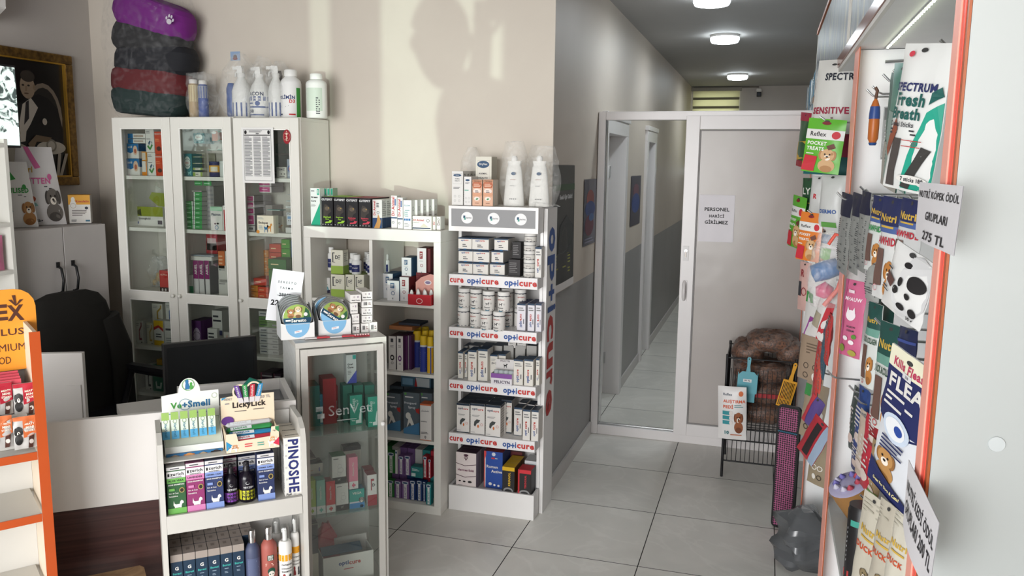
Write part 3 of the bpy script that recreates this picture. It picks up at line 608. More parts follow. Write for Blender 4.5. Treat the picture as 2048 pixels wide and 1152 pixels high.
# ---- bay 2
cap = [('e', .5, .6, .36, .28, '#cfd6d0'), ('o', .5, .6, .38, .12, '#1f4d52'), ('l', .3, .55, .7, .65, 2, '#b0574b'), ('dog', .5, .06, .9, .24, '#8fc7c4')]
sb('teal box with pale round label standing at left of middle bay', (366, 384, 307, 354), Z1, .09, '#24737a', cap, 3.945)
zz = Z1
for i in range(4):
    px = (386, 405, 342-8.6*i, 352.5-8.6*i); h = fit(*px, zz, Y=3.95)[2]
    sb('slim green and white box, %s of the pile of four in middle bay' % LEV[i].replace('fourth from bottom', 'topmost'), (386, 405, 352.5-8.6*(i+1), 352.5-8.6*i), zz, .1, '#d5d6c4', [('r', 0, .1, .25, .9, '#86a13c'), ('r', .8, 0, 1, 1, '#86a13c'), ('l', .3, .3, .75, .7, 1, INK)], 3.95, key='slimgreen'); zz += .0355
sb('black and white box on top of the green and white pile', (390, 407, 306, 318), zz, .08, WHT, [('r', .1, .2, .75, .9, BLK)], 3.95)
sb('teal box with pale round label standing higher behind the pile', (387, 409, 266, 305), Z1+.185, .09, '#1f6a70', cap, 4.02)
sb('tall pale carton under the higher teal box', (386, 410, 306, 352), Z1, .1, '#cfcdb8', STD, 4.07)
def jar(name, label, cat, loc, r, h, body, capc, artw=(), lidh=.22, group=None, rz=0, key=None, neck=.0):
    if key and key in _cc:
        src = _cc[key]; return copy_tree(src, loc, rz, label, group)
    t = empty(name, label, cat, loc, rz, group); b = MB(); hb = h*(1-lidh)
    b.lathe([(r*.94, 0), (r, h*.02), (r, hb*.93), (r*(.94-neck), hb)], body, 24); b.art(cylmap(r, -PI), 2*PI*r, hb, artw, sub=10); b.build('jar_body', t)
    l = MB(); l.lathe([(r*(.97-neck*.6), hb), (r*(1.0-neck*.6), hb+h*.015), (r*(1.0-neck*.6), h*.985), (r*(.93-neck*.6), h)], capc, 24); l.build('lid', t)
    if key: _cc[key] = t
    return t
_l, _w, _h, _ = fit(416, 435, 323, 355, Z1, Y=3.95)
jar('supplement_jar', 'dark blue jar with yellow label on top shelf of middle bay', 'jar', _l+Vector((0, .02, 0)), _w/2, _h, '#23285a', '#2b315f', [('r', .1, .35, .6, .85, '#d39a1e'), ('r', .22, .4, .42, .75, '#d9d2c0'), ('l', .24, .5, .4, .7, 2, INK)], .12)
_l, _w, _h, _ = fit(437, 456, 322, 356, Z1, Y=3.95)
jar('supplement_jar', 'plain white jar right of the dark blue jar', 'jar', _l+Vector((0, .02, 0)), _w/2, _h, '#cfd3cf', '#d8dbd6', [], .14)
b = MB()
tb_ = '#3b8a72'
fl = [('p', [(0, 0), (.4, 0), (.2, 1), (0, 1)], tb_), ('l', .3, .3, .9, .7, 2, '#5b9a88')]
b = MB(); b.box(-.13, .02, 0, .1, 0, .004, '#c8c6bf')
sb('flat green and white box lying on the blue jar', (415, 435, 310, 321.5), Z1+.145, .08, '#cfd6cf', fl, 3.955)
sb('flat green and white box lying on the white jar', (436, 456, 310, 321), Z1+.147, .08, '#cfd6cf', fl, 3.955, key='flg')
sb('flat green and white box, middle of three over the white jar', (436, 456, 299, 310), Z1+.196, .08, '#cfd6cf', fl, 3.955, key='flg')
sb('flat green and white box, topmost of three over the white jar', (436, 456, 288, 299), Z1+.245, .07, '#cfd6cf', fl, 3.955, key='flg')
sb('narrow orange box tucked behind the flat green ones', (424, 436, 262, 310), Z1+.2, .05, '#a8532e', [('e', .4, .85, .4, .15, '#d5d2cc')], 4.06)
for i in range(8):
    zz = Z2+i*.0262; px = (388, 404, 458-8*(i+1), 458-8*i)
    l, w, h, _ = fit(*px, zz, Y=3.95); carton('medicine_box', 'green box with white side, %s of the tall stack of eight' % (LEV[i] if i < 7 else 'topmost'), 'medicine box', (l.x, 3.95, zz), 0, w, .14, .026, '#2f9148', [('r', .0, .0, .12, 1, '#d9ddd6'), ('l', .25, .3, .85, .7, 1, '#b8dcc0')], side='#a9aba6', group='green boxes in the middle bay', key='green8', top='#a9aba6')
for i in range(6):
    zz = Z2+i*.0262; l, w, h, _ = fit(373, 387.5, 450, 458, zz, Y=3.95); carton('medicine_box', 'green box, %s of the shorter stack of six on the left' % (LEV[i] if i < 5 else 'topmost'), 'medicine box', (l.x, 3.95, zz), 0, w, .14, .026, '#2f9148', [('r', .88, .0, 1, 1, '#d9ddd6'), ('l', .15, .3, .75, .7, 1, '#b8dcc0')], side='#a9aba6', group='green boxes in the middle bay', key='green6')
l, w, h, _ = fit(384, 403, 384, 394, Z2+.21, Y=3.95)
carton('medicine_box', 'white end-on box lying across the stack of eight', 'medicine box', (l.x, 3.95, Z2+.211), 0, w, .14, h, WHT, [('l', .2, .3, .8, .7, 1, INK)], side='#a9aba6')
for i in range(2):
    for j, (a, c) in enumerate(((389, 405), (407, 423))):
        zz = Z2+.245+i*.025; l, w, h, _ = fit(a, c, 374, 382, zz, Y=3.97); carton('medicine_box', 'green box on the white one, %s pair, %s side' % (('lower', 'upper')[i], ('left', 'right')[j]), 'medicine box', (l.x, 3.97, zz), 0, w, .12, .0245, '#2f9148', [('l', .1, .3, .9, .7, 1, '#b8dcc0')], side='#a9aba6', group='green boxes in the middle bay')
l, w, h, _ = fit(404.5, 420, 395, 458, Z2, Y=3.96); carton('medicine_box', 'grey flat-sided carton right of the green stacks', 'medicine box', (l.x, 4.0, Z2), 0, w, .12, .242, '#8d8b88', [('l', .05, .05, .95, .95, 9, '#77757a')])
sb('white and green carton with two tiny cattle, front of second shelf', (421, 445, 413, 461), Z2, .07, WHT, [('r', 0, .82, 1, 1, '#8fc09e'), ('t', 'Flatron', .1, .6, .85, .74, NAVY, 0, 2), ('e', .38, .28, .08, .035, BLK), ('e', .6, .29, .1, .04, BLK), ('o', .5, .12, .16, .3, '#6a8fb0')], None)
sb('red and white carton at right end of second shelf', (446, 461, 411, 462), Z2, .07, RED, [('r', 0, .84, 1, 1, WHT), ('r', 0, 0, .12, .84, WHT), ('l', .2, .88, .8, .95, 1, INK)], None)
# shelf 3 middle bay
for i, (a, c) in enumerate(((387, 397), (397.7, 408), (410, 419))):
    sb('upright purple-topped white box, %s of three' % ('left', 'middle', 'right')[i], (a, c, 521, 581+i*1.5), Z3, .14, '#d8d5d3', [('r', 0, .46, 1, 1, '#8a2a6c'), ('t', 'ARIEL', .25, .55, .75, .93, WHT, 1, 2)], 3.955, side='#8f8d8f', top=WHT, group='purple-topped boxes in the middle bay', key='purp')
_z = Z3+fit(387, 397, 521, 581, Z3, Y=3.955)[2]
b = MB(); _l = onz(404, 521, _z); b.box(-.11, .03, 0, .1, 0, .022, WHT); b.box(-.115, .04, .01, .09, .023, .03, '#9aa3ab'); o = b.build('flat_tray', None, (_l.x+.04, 3.96, _z+.001)); tag(o, 'flat white box with silver lid lying over the purple-topped boxes', 'tray')
sb('tall dark brown box standing at back left of third shelf', (375, 394, 480, 560), Z3, .06, '#4b3c3a', [('p', [(.75, .5), (.85, .5), (.85, .9), (.6, .9), (.6, .82), (.75, .82)], '#b7a9a3')], 4.1)
zz = Z3
for i in range(4):
    sb('dull red box, %s of the stack behind the purple-topped boxes' % LEV[i], (412, 434, 547-22*i-21, 547-22*i), Z3+.02+i*.074, .1, '#a3202a', [('r', .1, .35, .9, .6, '#cfb8b8')] if i == 3 else [], 4.07, group='red boxes at the back of the middle bay') if i >= 2 else None
sb('deep red carton column behind the purple-topped boxes', (413, 434, 508, 575), Z3, .09, '#8f1c24', [], 4.07)
for j, (a, c, yt, yb) in enumerate(((437, 456.5, 559, 588), (436.5, 456, 531, 559))):
    sb('white box with grey lettering, %s of two under the orange one' % ('lower', 'upper')[j], (a, c, yt, yb), Z3+j*.078, .1, '#d2cfc8', [('t', 'MAXX', .1, .65, .7, .85, '#77757a')], 3.95)
sb('orange box atop the white lettered pair', (436, 449, 502, 531), Z3+.157, .1, '#c86a34', [('l', .1, .2, .9, .8, 3, '#e8b48a')], 3.95)
sb('white slanted-fold card beside the orange box', (450, 455, 502, 531), Z3+.157, .1, WHT, [], 3.95)
sb('orange carton at far right of third shelf', (457, 464, 502, 560), Z3, .1, '#c0602f', [], 3.95)
sb('green-based white box at left of third shelf', (376, 386.5, 549, 581), Z3, .1, '#cfd0c9', [('r', 0, 0, 1, .4, '#3f8a63')], 3.955)
# shelf 4 middle bay
sb('purple box with pale round label, lower shelf of middle bay', (383, 402, 641, 680), Z4, .12, '#5a2a66', [('e', .55, .45, .38, .3, '#b8a8bb'), ('o', .55, .45, .4, .1, '#3a1846')], 3.95, top='#3c2148')
sb('white box with dark base band beside the purple box', (415, 434, 657, 684), Z4, .1, WHT, [('l', .1, .2, .9, .85, 4, INK), ('r', 0, 0, 1, .1, '#2a2f5c')], 3.945)
sb('white box with fine print stacked higher at right', (424, 444, 621, 655), Z4+.085, .1, '#d8d6d0', [('l', .1, .5, .9, .85, 2, INK), ('r', 0, 0, 1, .2, '#2e2f52')], 3.97)
sb('grey carton under the fine-print box', (424.5, 446, 657, 684), Z4, .1, '#8f8d8a', [], 4.06)
sb('small orange and white carton lying at right end', (447, 462, 664, 684), Z4, .08, '#cfcac2', [('p', [(.1, .2), (.5, .9), (.6, .3)], '#cf6a43')], 3.95)
sb('dim beige carton at back of lower shelf', (383, 395, 620, 640), Z4+.11, .06, '#a89c86', [], 4.1)
# ---- bay 3
sb('dark green box at back right of top shelf, lower of two', (551, 570, 310, 345), Z1+.03, .05, '#27483c', [], 4.05)
sb('dark green box at back right of top shelf, upper of two', (551, 570, 287, 309), Z1+.135, .05, '#2c5244', [], 4.05)
b = MB()
sb('white box with a pair of black dots beside the price list', (553, 573, 334, 361), Z1, .07, '#cfccc2', [('t', 'TEMIZ', .1, .68, .85, .9, INK, 0, 2), ('e', .5, .38, .07, .06, BLK), ('e', .8, .38, .07, .06, BLK), ('l', .3, .08, .9, .2, 1, INK)], 3.95)
sb('packet with blue dial picture at right end of top shelf', (574, 586, 318, 361), Z1, .04, '#8d96a4', [('e', .6, .5, .5, .2, '#2f5a96'), ('e', .6, .5, .3, .12, '#b0573c'), ('l', .1, .1, .9, .25, 2, '#c8d0dc')], 3.94)
zz = Z2
for i, (hh, c) in enumerate(((.032, WHT), (.064, '#b5307a'), (.034, '#b5307a'), (.034, '#b5307a'), (.034, '#b5307a'))):
    l, w, h, _ = fit(493, 510, 457, 466, zz, Y=3.95); carton('medicine_box', 'white box with magenta panel, %s of the left pile of five' % (LEV[i] if i < 4 else 'topmost'), 'medicine box', (l.x, 3.95, zz), 0, w, .17, hh-.001, '#d6d2d0', ([('r', 0, .12, .88, .9, '#b5307a'), ('l', .2, .35, .7, .6, 1, '#e3b6cc')] if c != WHT else [('r', .2, .3, .4, .7, INK), ('r', .5, .3, .7, .7, INK)]), side='#8b8487', top='#a09a9a', group='magenta and white boxes in the narrow bookcase'); zz += hh
sb('grey-white carton standing under the upper magenta pile', (519, 545, 410, 466), Z2, .1, '#8f8a86', [], 4.06)
zz = Z2+.212
for i in range(4):
    l, w, h, _ = fit(519.5, 543.5, 400, 409, zz, Y=4.02); carton('medicine_box', 'white box with magenta panel, %s of the right pile of four' % (LEV[i] if i < 3 else 'topmost'), 'medicine box', (l.x, 4.02, zz), 0, w, .12, .0355, '#d6d2d0', ([('r', 0, .12, .88, .9, '#b5307a'), ('l', .2, .35, .7, .6, 1, '#e3b6cc')] if i < 3 else [('r', .3, .3, .45, .7, INK), ('r', .5, .3, .65, .7, INK)]), side='#8b8487', group='magenta and white boxes in the narrow bookcase'); zz += .0365
endo = [('t', 'Endopet', .05, .5, .72, .66, BLK, 0, 2), ('l', .05, .78, .5, .9, 2, '#8a9a9a'), ('e', .05, .08, .1, .1, '#d28f3c'), ('dog', .42, .05, .7, .5, '#2a6d96'), ('dog', .6, .1, .92, .6, '#c98a3d'), ('l', .1, .2, .4, .45, 3, '#9aa')]
sb('cream box with dog silhouettes, front of the narrow bookcase', (514, 547, 431, 467), Z2, .05, '#ddd9c2', endo, None)
sb('cream box with dog silhouettes, half hidden behind its twin', (549, 567, 433, 466), Z2, .05, '#cfcab4', [('l', .2, .5, .7, .6, 1, INK), ('dog', .3, .1, .9, .5, '#c98a3d')], 3.99)
sb('thin teal box lying across the cream boxes', (534, 560, 419, 430), Z2+.117, .06, '#2f7f78', [('r', .0, .0, 1, .35, '#c9d2cc')], 3.96)
sb('small open white tray carrying boxes at right', (571, 589, 455, 468), Z2, .06, '#cfcfcb', [], 3.94)
sb('white upright box with blue patch in the small tray', (573, 588, 425, 453), Z2+.042, .05, '#c9ccd0', [('t', 'PRO', .1, .82, .7, .95, INK, 0, 2), ('r', .15, .5, .8, .7, '#6c9ac6'), ('e', .3, .35, .07, .04, INK), ('e', .55, .35, .07, .04, INK), ('e', .8, .35, .07, .04, INK)], 3.95)
for i in range(3): sb('pale flat carton, %s of three stacked at right edge' % ('lowest', 'middle', 'topmost')[i], (571+i, 588, 412-i*11, 423-i*11), Z2+.133+i*.036, .06, ('#d0d2d0', '#b9c4c6', '#c7c9c9')[i], [('l', .2, .3, .9, .6, 1, '#7a8a90')], 3.96)
# third shelf narrow case
def bright(px, z, y, col, lab, grp='orange, red and green boxes in the narrow bookcase', hh=None):
    l, w, h, _ = fit(*px, z, Y=y); return carton('medicine_box', lab, 'medicine box', (l.x, y, z), 0, w, .12, hh or h, col, [('l', .15, .35, .7, .6, 1, '#f3d9a8')], group=grp)
for i in range(2): bright((496, 515.5, 581, 592), Z3+i*.037, 3.95, '#dd8a1e', 'orange box, %s of the front pair' % ('lower', 'upper')[i], hh=.036)
for i in range(2): bright((516, 537, 583, 593), Z3+i*.034, 3.95, '#d8431f', 'red-orange box, %s of the pair right of the orange ones' % ('lower', 'upper')[i], hh=.033)
bright((507, 533, 558, 570), Z3+.075, 3.95, '#c9341f', 'red-orange box bridging the front orange and red pairs', hh=.04)
for i in range(6): bright((520, 538, 545, 556), Z3+i*.043, 4.09, '#d9861f', 'orange box, %s of the rear column of six' % (LEV[i] if i < 5 else 'topmost'), hh=.042)
for i in range(6): bright((540, 563, 545, 556), Z3+i*.049, 4.1, '#c8452a' if i > 3 else '#2f7a2e', '%s box, %s of the second rear column' % ('red' if i > 3 else 'green', LEV[i] if i < 5 else 'topmost'), hh=.048)
for i in range(6): bright((564, 581, 545, 556), Z3+i*.054, 4.1, '#4c9a2c' if i > 3 else '#2a6d33', '%s box, %s of the third rear column' % ('lime green' if i > 3 else 'dark green', LEV[i] if i < 5 else 'topmost'), hh=.053)
bright((582, 592, 480, 528), Z3+.02, 4.08, '#2f6a94', 'tall blue carton at right end behind the green boxes', hh=.3)
bright((536, 572, 513, 530), Z3+.17, 3.96, '#2c6b2d', 'dark green box with black screen picture, on the green pile', hh=.055).data.materials
bright((537, 585, 530, 560), Z3, 3.965, '#356b2c', 'wide green carton under the box with black picture', hh=.165)
# lower shelf
zz = Z4+.001
for i in range(8):
    c = '#5d8a3f' if i in (5, 6) else '#c4c4c2'
    l, w, h, _ = fit(519, 557, 683, 692, zz, Y=3.96); carton('medicine_box', '%s box, %s of the stack of eight on the lower shelf' % ('green' if i in (5, 6) else 'white', LEV[i] if i < 7 else 'topmost'), 'medicine box', (l.x, 3.96, zz), 0, w, .14, .03, c, [('l', .08, .3, .4, .7, 1, NAVY), ('r', .7, .35, .95, .65, '#9a9a9a')], group='boxes on the lower shelf of the narrow bookcase'); zz += .031
zz = Z5
for i in range(7):
    for j, (a, c) in enumerate(((521, 544), (547, 561))):
        l, w, h, _ = fit(a, c, 740, 748, zz, Y=3.96); carton('medicine_box', 'dark maroon and white box, %s of the %s stack beside monitor' % (LEV[i] if i < 6 else 'topmost', ('left', 'right')[j]), 'medicine box', (l.x, 3.96, zz), 0, w, .12, .024, '#3f2438', [('r', 0, 0, 1, .4, '#b9b2b8'), ('r', .0, .0, .12, 1, '#8c3a52')], group='maroon boxes beside the monitor', key='maroon'); zz += .025 if j else 0
# ---- price list and oval sticker on the narrow bookcase door
def sheet(name, label, cat, loc, rz, w, h, art, col='#e6e5e2', tilt=0, curl=.0, group=None, thick=.0006, n=8, parent=None, rough=.6):
    b = MB(); vs = []; fs = []
    def S(u, v, o): return (u-w/2, -o-curl*math.sin(PI*u/w)*(1-v/h)-curl*.6*max(0, (u/w-.75))*4*(1-v/h), v-h/2)
    for side in (0, 1):
        base = len(vs)
        for j in range(n+1):
            for i in range(n+1): vs.append(S(w*i/n, h*j/n, thick*(1-side)))
        for j in range(n):
            for i in range(n):
                q = (base+j*(n+1)+i, base+j*(n+1)+i+1, base+(j+1)*(n+1)+i+1, base+(j+1)*(n+1)+i); fs.append(q if side == 0 else tuple(reversed(q)))
    b.add(vs, fs, M(col, rough), True); b.art(lambda u, v, o: S(u, v, o+thick), w, h, art, sub=6 if curl else 1)
    o = b.build(name, parent, loc, rz)
    if tilt: o.rotation_euler[1] = tilt
    if parent is None: tag(o, label, cat, group)
    return o
def on_y(px, y):      # rectangle marks on a plane facing the shop
    a = ony(px[0], (px[2]+px[3])/2, y); c = ony(px[1], (px[2]+px[3])/2, y); t = ony((px[0]+px[1])/2, px[2], y); d = ony((px[0]+px[1])/2, px[3], y)
    return Vector(((a.x+c.x)/2, y, (t.z+d.z)/2)), c.x-a.x, t.z-d.z
l, w, h = on_y((484, 548, 255, 366), 3.862)
art = [('r', .07, .04, .93, .045, INK), ('r', .07, .955, .93, .96, INK), ('r', .07, .04, .078, .96, INK), ('r', .922, .04, .93, .96, INK), ('e', .14, .915, .04, .035, BLK), ('e', .86, .915, .04, .035, BLK), ('t', '2024', .42, .88, .6, .905, INK, 0, 2), ('l', .25, .91, .75, .95, 2, INK), ('r', .09, .855, .91, .87, BLK)]
for k in range(3): art.append(('l', .1+.28*k, .12, .33+.28*k, .84, 34, '#55555a'))
sheet('price_list', 'printed white price list taped inside the narrow bookcase door', 'price list', l, 0, w, h, art)
l, w, h = on_y((566, 581.5, 259, 288), 3.866)
b = MB(); b.lathe([(1, 0), (1, .0016)], M('#96222c', .35), 28, Matrix.Translation(l) @ Matrix.Rotation(PI/2, 4, 'X') @ Matrix.Diagonal((w/2, h/2, 1, 1)))
b.art(lambda u, v, o: (l.x-w/2+u, l.y-.0016-o, l.z-h/2+v), w, h, [('o', .5, .5, .46, .05, '#d9b9a8'), ('e', .5, .7, .14, .08, '#e0cdb8'), ('p', [(.46, .2), (.54, .2), (.54, .6), (.46, .6)], '#e0cdb8'), ('p', [(.35, .3), (.65, .38), (.65, .43), (.35, .35)], '#e0cdb8'), ('p', [(.38, .5), (.62, .44), (.62, .49), (.38, .55)], '#e0cdb8'), ('e', .5, .87, .05, .03, '#e0cdb8')]); tag(b.build('oval_sticker'), 'dark red oval sticker with snake emblem on bookcase glass', 'sticker')
# ================================================================ ON TOP OF THE BOOKCASES
ZT1, ZT2 = 2.0455, 2.0405
# stack of bagged pet beds: five bolsters and the film round them
def bolster(label, loc, w, d, h, col, seed, tilt=0, yaw=0):
    b = MB(); n = 28; rings = []
    for j in range(9):
        a = -PI/2+PI*j/8; k = .62+.38*math.cos(a)
        ring = []
        for i in range(n):
            q = 2*PI*i/n; f = 1+.05*noise.noise(Vector((math.cos(q)*2+seed, math.sin(q)*2, j*.5)))
            c, s = math.cos(q), math.sin(q); ex = .75
            k2 = k**.6; ring.append((w/2*k2*f*(abs(c)**ex)*(1 if c > 0 else -1), d/2*k2*f*(abs(s)**ex)*(1 if s > 0 else -1), h/2*math.sin(a)*(1+.12*noise.noise(Vector((c*1.6+seed, s*1.6, 7)))) ))
        rings.append(ring)
    b.loft(rings, M(col, .8)); o = b.build('pet_bed', None, loc); o.rotation_euler = (0, tilt, yaw); return tag(o, label, 'pet bed', 'bagged pet beds on the bookcase')
BY = 4.04; c0 = ony(302, 200, BY)
for lab, (cx, cy), w, h, col, tilt, sd in (
    ('dark green pet bed at the bottom of the bagged pile', (303, 201), .47, .17, '#203230', .08, 1), ('dark red pet bed, second from bottom in the bagged pile', (306, 165), .5, .175, '#5f1f22', .05, 2),
    ('black pet bed in middle of the bagged pile', (313, 122), .5, .175, '#1e1f24', .02, 3), ('charcoal pet bed under the purple one in the bag', (306, 82), .48, .17, '#2b2b2c', .2, 4),
    ('purple pet bed with white paw print on top of the pile', (310, 36), .50, .20, '#6f1d78', .36, 5)):
    p = ony(cx, cy, BY); bolster(lab, (p.x, BY, p.z), w, .27, h, col, sd, tilt)
pw = ony(338, 39, BY-.14); b = MB(); b.art(lambda u, v, o: (u-.03, -o, v-.03), .06, .06, [('e', .5, .32, .28, .24, '#c9c3cc'), ('e', .15, .55, .1, .15, '#c9c3cc'), ('e', .38, .8, .1, .16, '#c9c3cc'), ('e', .65, .8, .1, .16, '#c9c3cc'), ('e', .88, .55, .1, .15, '#c9c3cc')]); o = b.build('paw_print', bpy.data.objects['pet_bed.004'])
o.matrix_world = Matrix.Translation(pw+Vector((0, .004, 0))) @ Matrix.Rotation(.35, 4, 'Y'); o.parent = None
bed = bpy.data.objects['pet_bed.004']; bpy.context.view_layer.update(); o.parent = bed; o.matrix_parent_inverse = bed.matrix_world.inverted()
b = MB(); rings = []; n = 40
prof = [(0, .36), (.04, .43), (.12, .485), (.24, .50), (.34, .48), (.42, .52), (.52, .50), (.60, .50), (.67, .47), (.74, .44), (.80, .34), (.86, .2)]
for z, w in prof:
    ring = []
    for i in range(n):
        q = 2*PI*i/n; c, s = math.cos(q), math.sin(q); f = 1+.09*noise.noise(Vector((c*3, s*3, z*14)))
        lean = .03*(z-.4)
        ring.append((w/2*1.04*f*(abs(c)**.7)*(1 if c > 0 else -1)+lean, .158*f*(w/.5)*(abs(s)**.7)*(1 if s > 0 else -1), z+.012*noise.noise(Vector((c*2, s*2, z*9)))))
    rings.append(ring)
b.loft(rings, filmm('bag_film_dark', .02, (.5, .5, .52), .12)); tag(b.build('plastic_bag', None, (c0.x+.01, BY, ZT1+.002)), 'huge clear plastic bag wrapped round the pile of pet beds', 'bag')
# bagged pair of bottles
def bottle(name, label, cat, loc, r, h, body, capc, art=(), caph=.14, capr=.5, shoulder=.12, rz=0, group=None, key=None, sy=1.0, capmat=None, art2=(), ribs=False):
    if key and key in _cc: return copy_tree(_cc[key], loc, rz, label, group)
    t = empty(name, label, cat, loc, rz, group); hb = h*(1-caph); hs = hb-h*shoulder; b = MB()
    b.lathe([(r*.92, 0), (r, h*.015), (r, hs*.98), (r*.93, hs+h*shoulder*.35), (r*.62, hs+h*shoulder*.8), (r*capr*.85, hb)], body, 24, sy=sy)
    b.art(lambda u, v, o: ((r+o)*math.cos(-PI+u/r), (r*sy+o)*math.sin(-PI+u/r), v), 2*PI*r, hs, art, sub=12); b.build('bottle_body', t)
    c = MB(); c.lathe([(r*capr, hb-h*.005), (r*capr, h*.985), (r*capr*.85, h)], capmat or capc, 20); c.build('cap', t)
    if key: _cc[key] = t
    return t
l1, w1_, h1, _ = fit(370, 386, 158, 234, ZT1, Y=4.0)
bottle('spray_bottle', 'tan and cream bottle with white cap in the small clear bag', 'bottle', l1+Vector((0, .04, .001)), w1_/2, h1, '#b39a72', '#e2e0db', [('r', 0, .5, 1, 1, '#cdbf95')], caph=.1, capr=.8, shoulder=.05)
l1, w1_, h1, _ = fit(389, 406, 160, 234, ZT1, Y=4.0)
bottle('spray_bottle', 'royal blue bottle with white cap in the small clear bag', 'bottle', l1+Vector((0, .04, .001)), w1_/2, h1, '#2c4a93', '#e2e0db', [('r', 0, .62, 1, 1, '#8d93a0')], caph=.1, capr=.8, shoulder=.05)
l1, w1_, h1, _ = fit(367, 407, 146, 234, ZT1, Y=3.96)
crumple_bag('plastic_bag', 'small clear bag round two bottles beside the pet beds', 'bag', l1+Vector((0, 0, .0015)), w1_*1.1, .15, h1, FILM, 11, amp=.05, top=.95)
# trigger sprays in bags
SPRA = [('r', 0, .05, 1, .55, '#2d4a86'), ('l', .55, .1, .95, .5, 10, '#8fa3c9')]
def trigger(label, px, bodyc, art, seed, flip=0, z=ZT1, name='spray_bottle'):
    l, w, h, _ = fit(*px, z, Y=4.0); r = w/2; t = empty(name, label, 'bottle', l+Vector((0, .05, .001)), flip)
    b = MB(); b.lathe([(r*.93, 0), (r, .006), (r, h*.5), (r*.8, h*.62), (r*.42, h*.74), (r*.38, h*.78)], bodyc, 24); b.art(lambda u, v, o: ((r+o)*math.cos(-PI+u/r), (r+o)*math.sin(-PI+u/r), v), 2*PI*r, h*.52, art, sub=12); b.build('bottle_body', t)
    s = MB(); s.lathe([(r*.45, h*.77), (r*.45, h*.84)], '#dcdcd8', 16); s.loft([[(x+dx, y, z_) for x, y in ((-.02, -.011), (.012, -.011), (.012, .011), (-.02, .011))] for dx, z_ in ((0, h*.84), (0, h*.93), (-.004, h*.98))], '#e4e4e0', smooth=False)
    s.box(-.05, -.02, -.007, .007, h*.91, h*.97, '#e4e4e0'); s.build('spray_head', t)
    g = MB(); g.tube([(-.018, 0, h*.9), (-.035, 0, h*.85), (-.036, 0, h*.78)], .005, '#d4d4d0', 8); g.build('trigger', t); return t
trigger('bagged trigger spray with blue label, left of the three sprays', (456, 489, 128, 232), '#dfe0dc', SPRA, 1)
SPW = [('r', 0, .3, 1, .95, '#e6e6e2'), ('t', 'ACON', .14, .8, .4, .95, NAVY, 0, 2), ('r', 0, .62, 1, .78, '#2d4a86'), ('t', 'PR-OX', .24, .64, .38, .74, WHT, 0, 2), ('r', .1, .5, .22, .55, '#2d4a86'), ('r', 0, .36, 1, .42, '#2d4a86'), ('t', '50', .15, .17, .24, .3, NAVY, 0, 2), ('e', .3, .52, .04, .09, '#2d4a86'), ('r', .1, .08, .4, .12, '#2d4a86')]
trigger('bagged trigger spray with white and blue banded label, middle of three', (492, 526, 130, 233), '#dfe0dc', SPW, 2)
trigger('bagged trigger spray with blue label, right of the three sprays', (528, 556, 128, 232), '#dfe0dc', SPRA, 3, .5)
for i, (a, c, yt, sd) in enumerate(((434, 492, 108, 21), (487, 530, 114, 22), (524, 560, 122, 23))):
    l, w, h, _ = fit(a, c, yt, 233, ZT1, Y=3.95); crumple_bag('plastic_bag', 'clear bag over the %s trigger spray' % ('left', 'middle', 'right')[i], 'bag', l+Vector((0, .0, .002)), w*1.1, .17, h*1.02, FILM, sd, amp=.11, top=.3)
l, w, h, _ = fit(441, 458, 165, 228, ZT1, Y=4.02); b = MB(); b.lathe([(w*.3, 0), (w*.5, .02), (w*.5, h*.85), (w*.3, h)], M('#33528f', .4), 16, sy=.8); tag(b.build('refill_pouch', None, l+Vector((0, .06, .002))), 'blue container behind the leftmost bagged spray', 'container')
# white bottles
l, w, h, _ = fit(554, 590, 138, 234, ZT2, Y=3.97)
POL = [('t', 'POLİMİN', .08, .53, .40, .66, '#22366b', 0, 2), ('t', 'D3', .3, .42, .4, .52, '#c2322e', 0, 2), ('r', .42, .02, .5, .85, '#3c8f3c'), ('l', .12, .3, .3, .36, 2, INK), ('r', .12, .08, .18, .12, NAVY), ('r', .3, .08, .4, .12, RED)]
bottle('white_bottle', 'large white bottle with red and blue lettering and green stripe', 'bottle', l+Vector((0, .05, .001)), w/2, h, '#e8e8e6', '#ecece9', POL, caph=.13, capr=.62, shoulder=.14)
l, w, h, _ = fit(605, 642, 146, 237, ZT2, Y=3.97)
BK = [('r', .14, .2, .42, .86, '#c3cdbf'), ('l', .15, .22, .4, .84, 22, '#6d7a6c'), ('r', .02, .2, .1, .4, '#a8772c'), ('l', .32, .1, .38, .6, 8, INK)]
bottle('white_bottle', 'white bottle turned to its pale green fine print, at end of bookcase', 'bottle', l+Vector((0, .05, .001)), w/2, h, '#e3e2de', '#e9e8e4', BK, caph=.12, capr=.6, shoulder=.1)
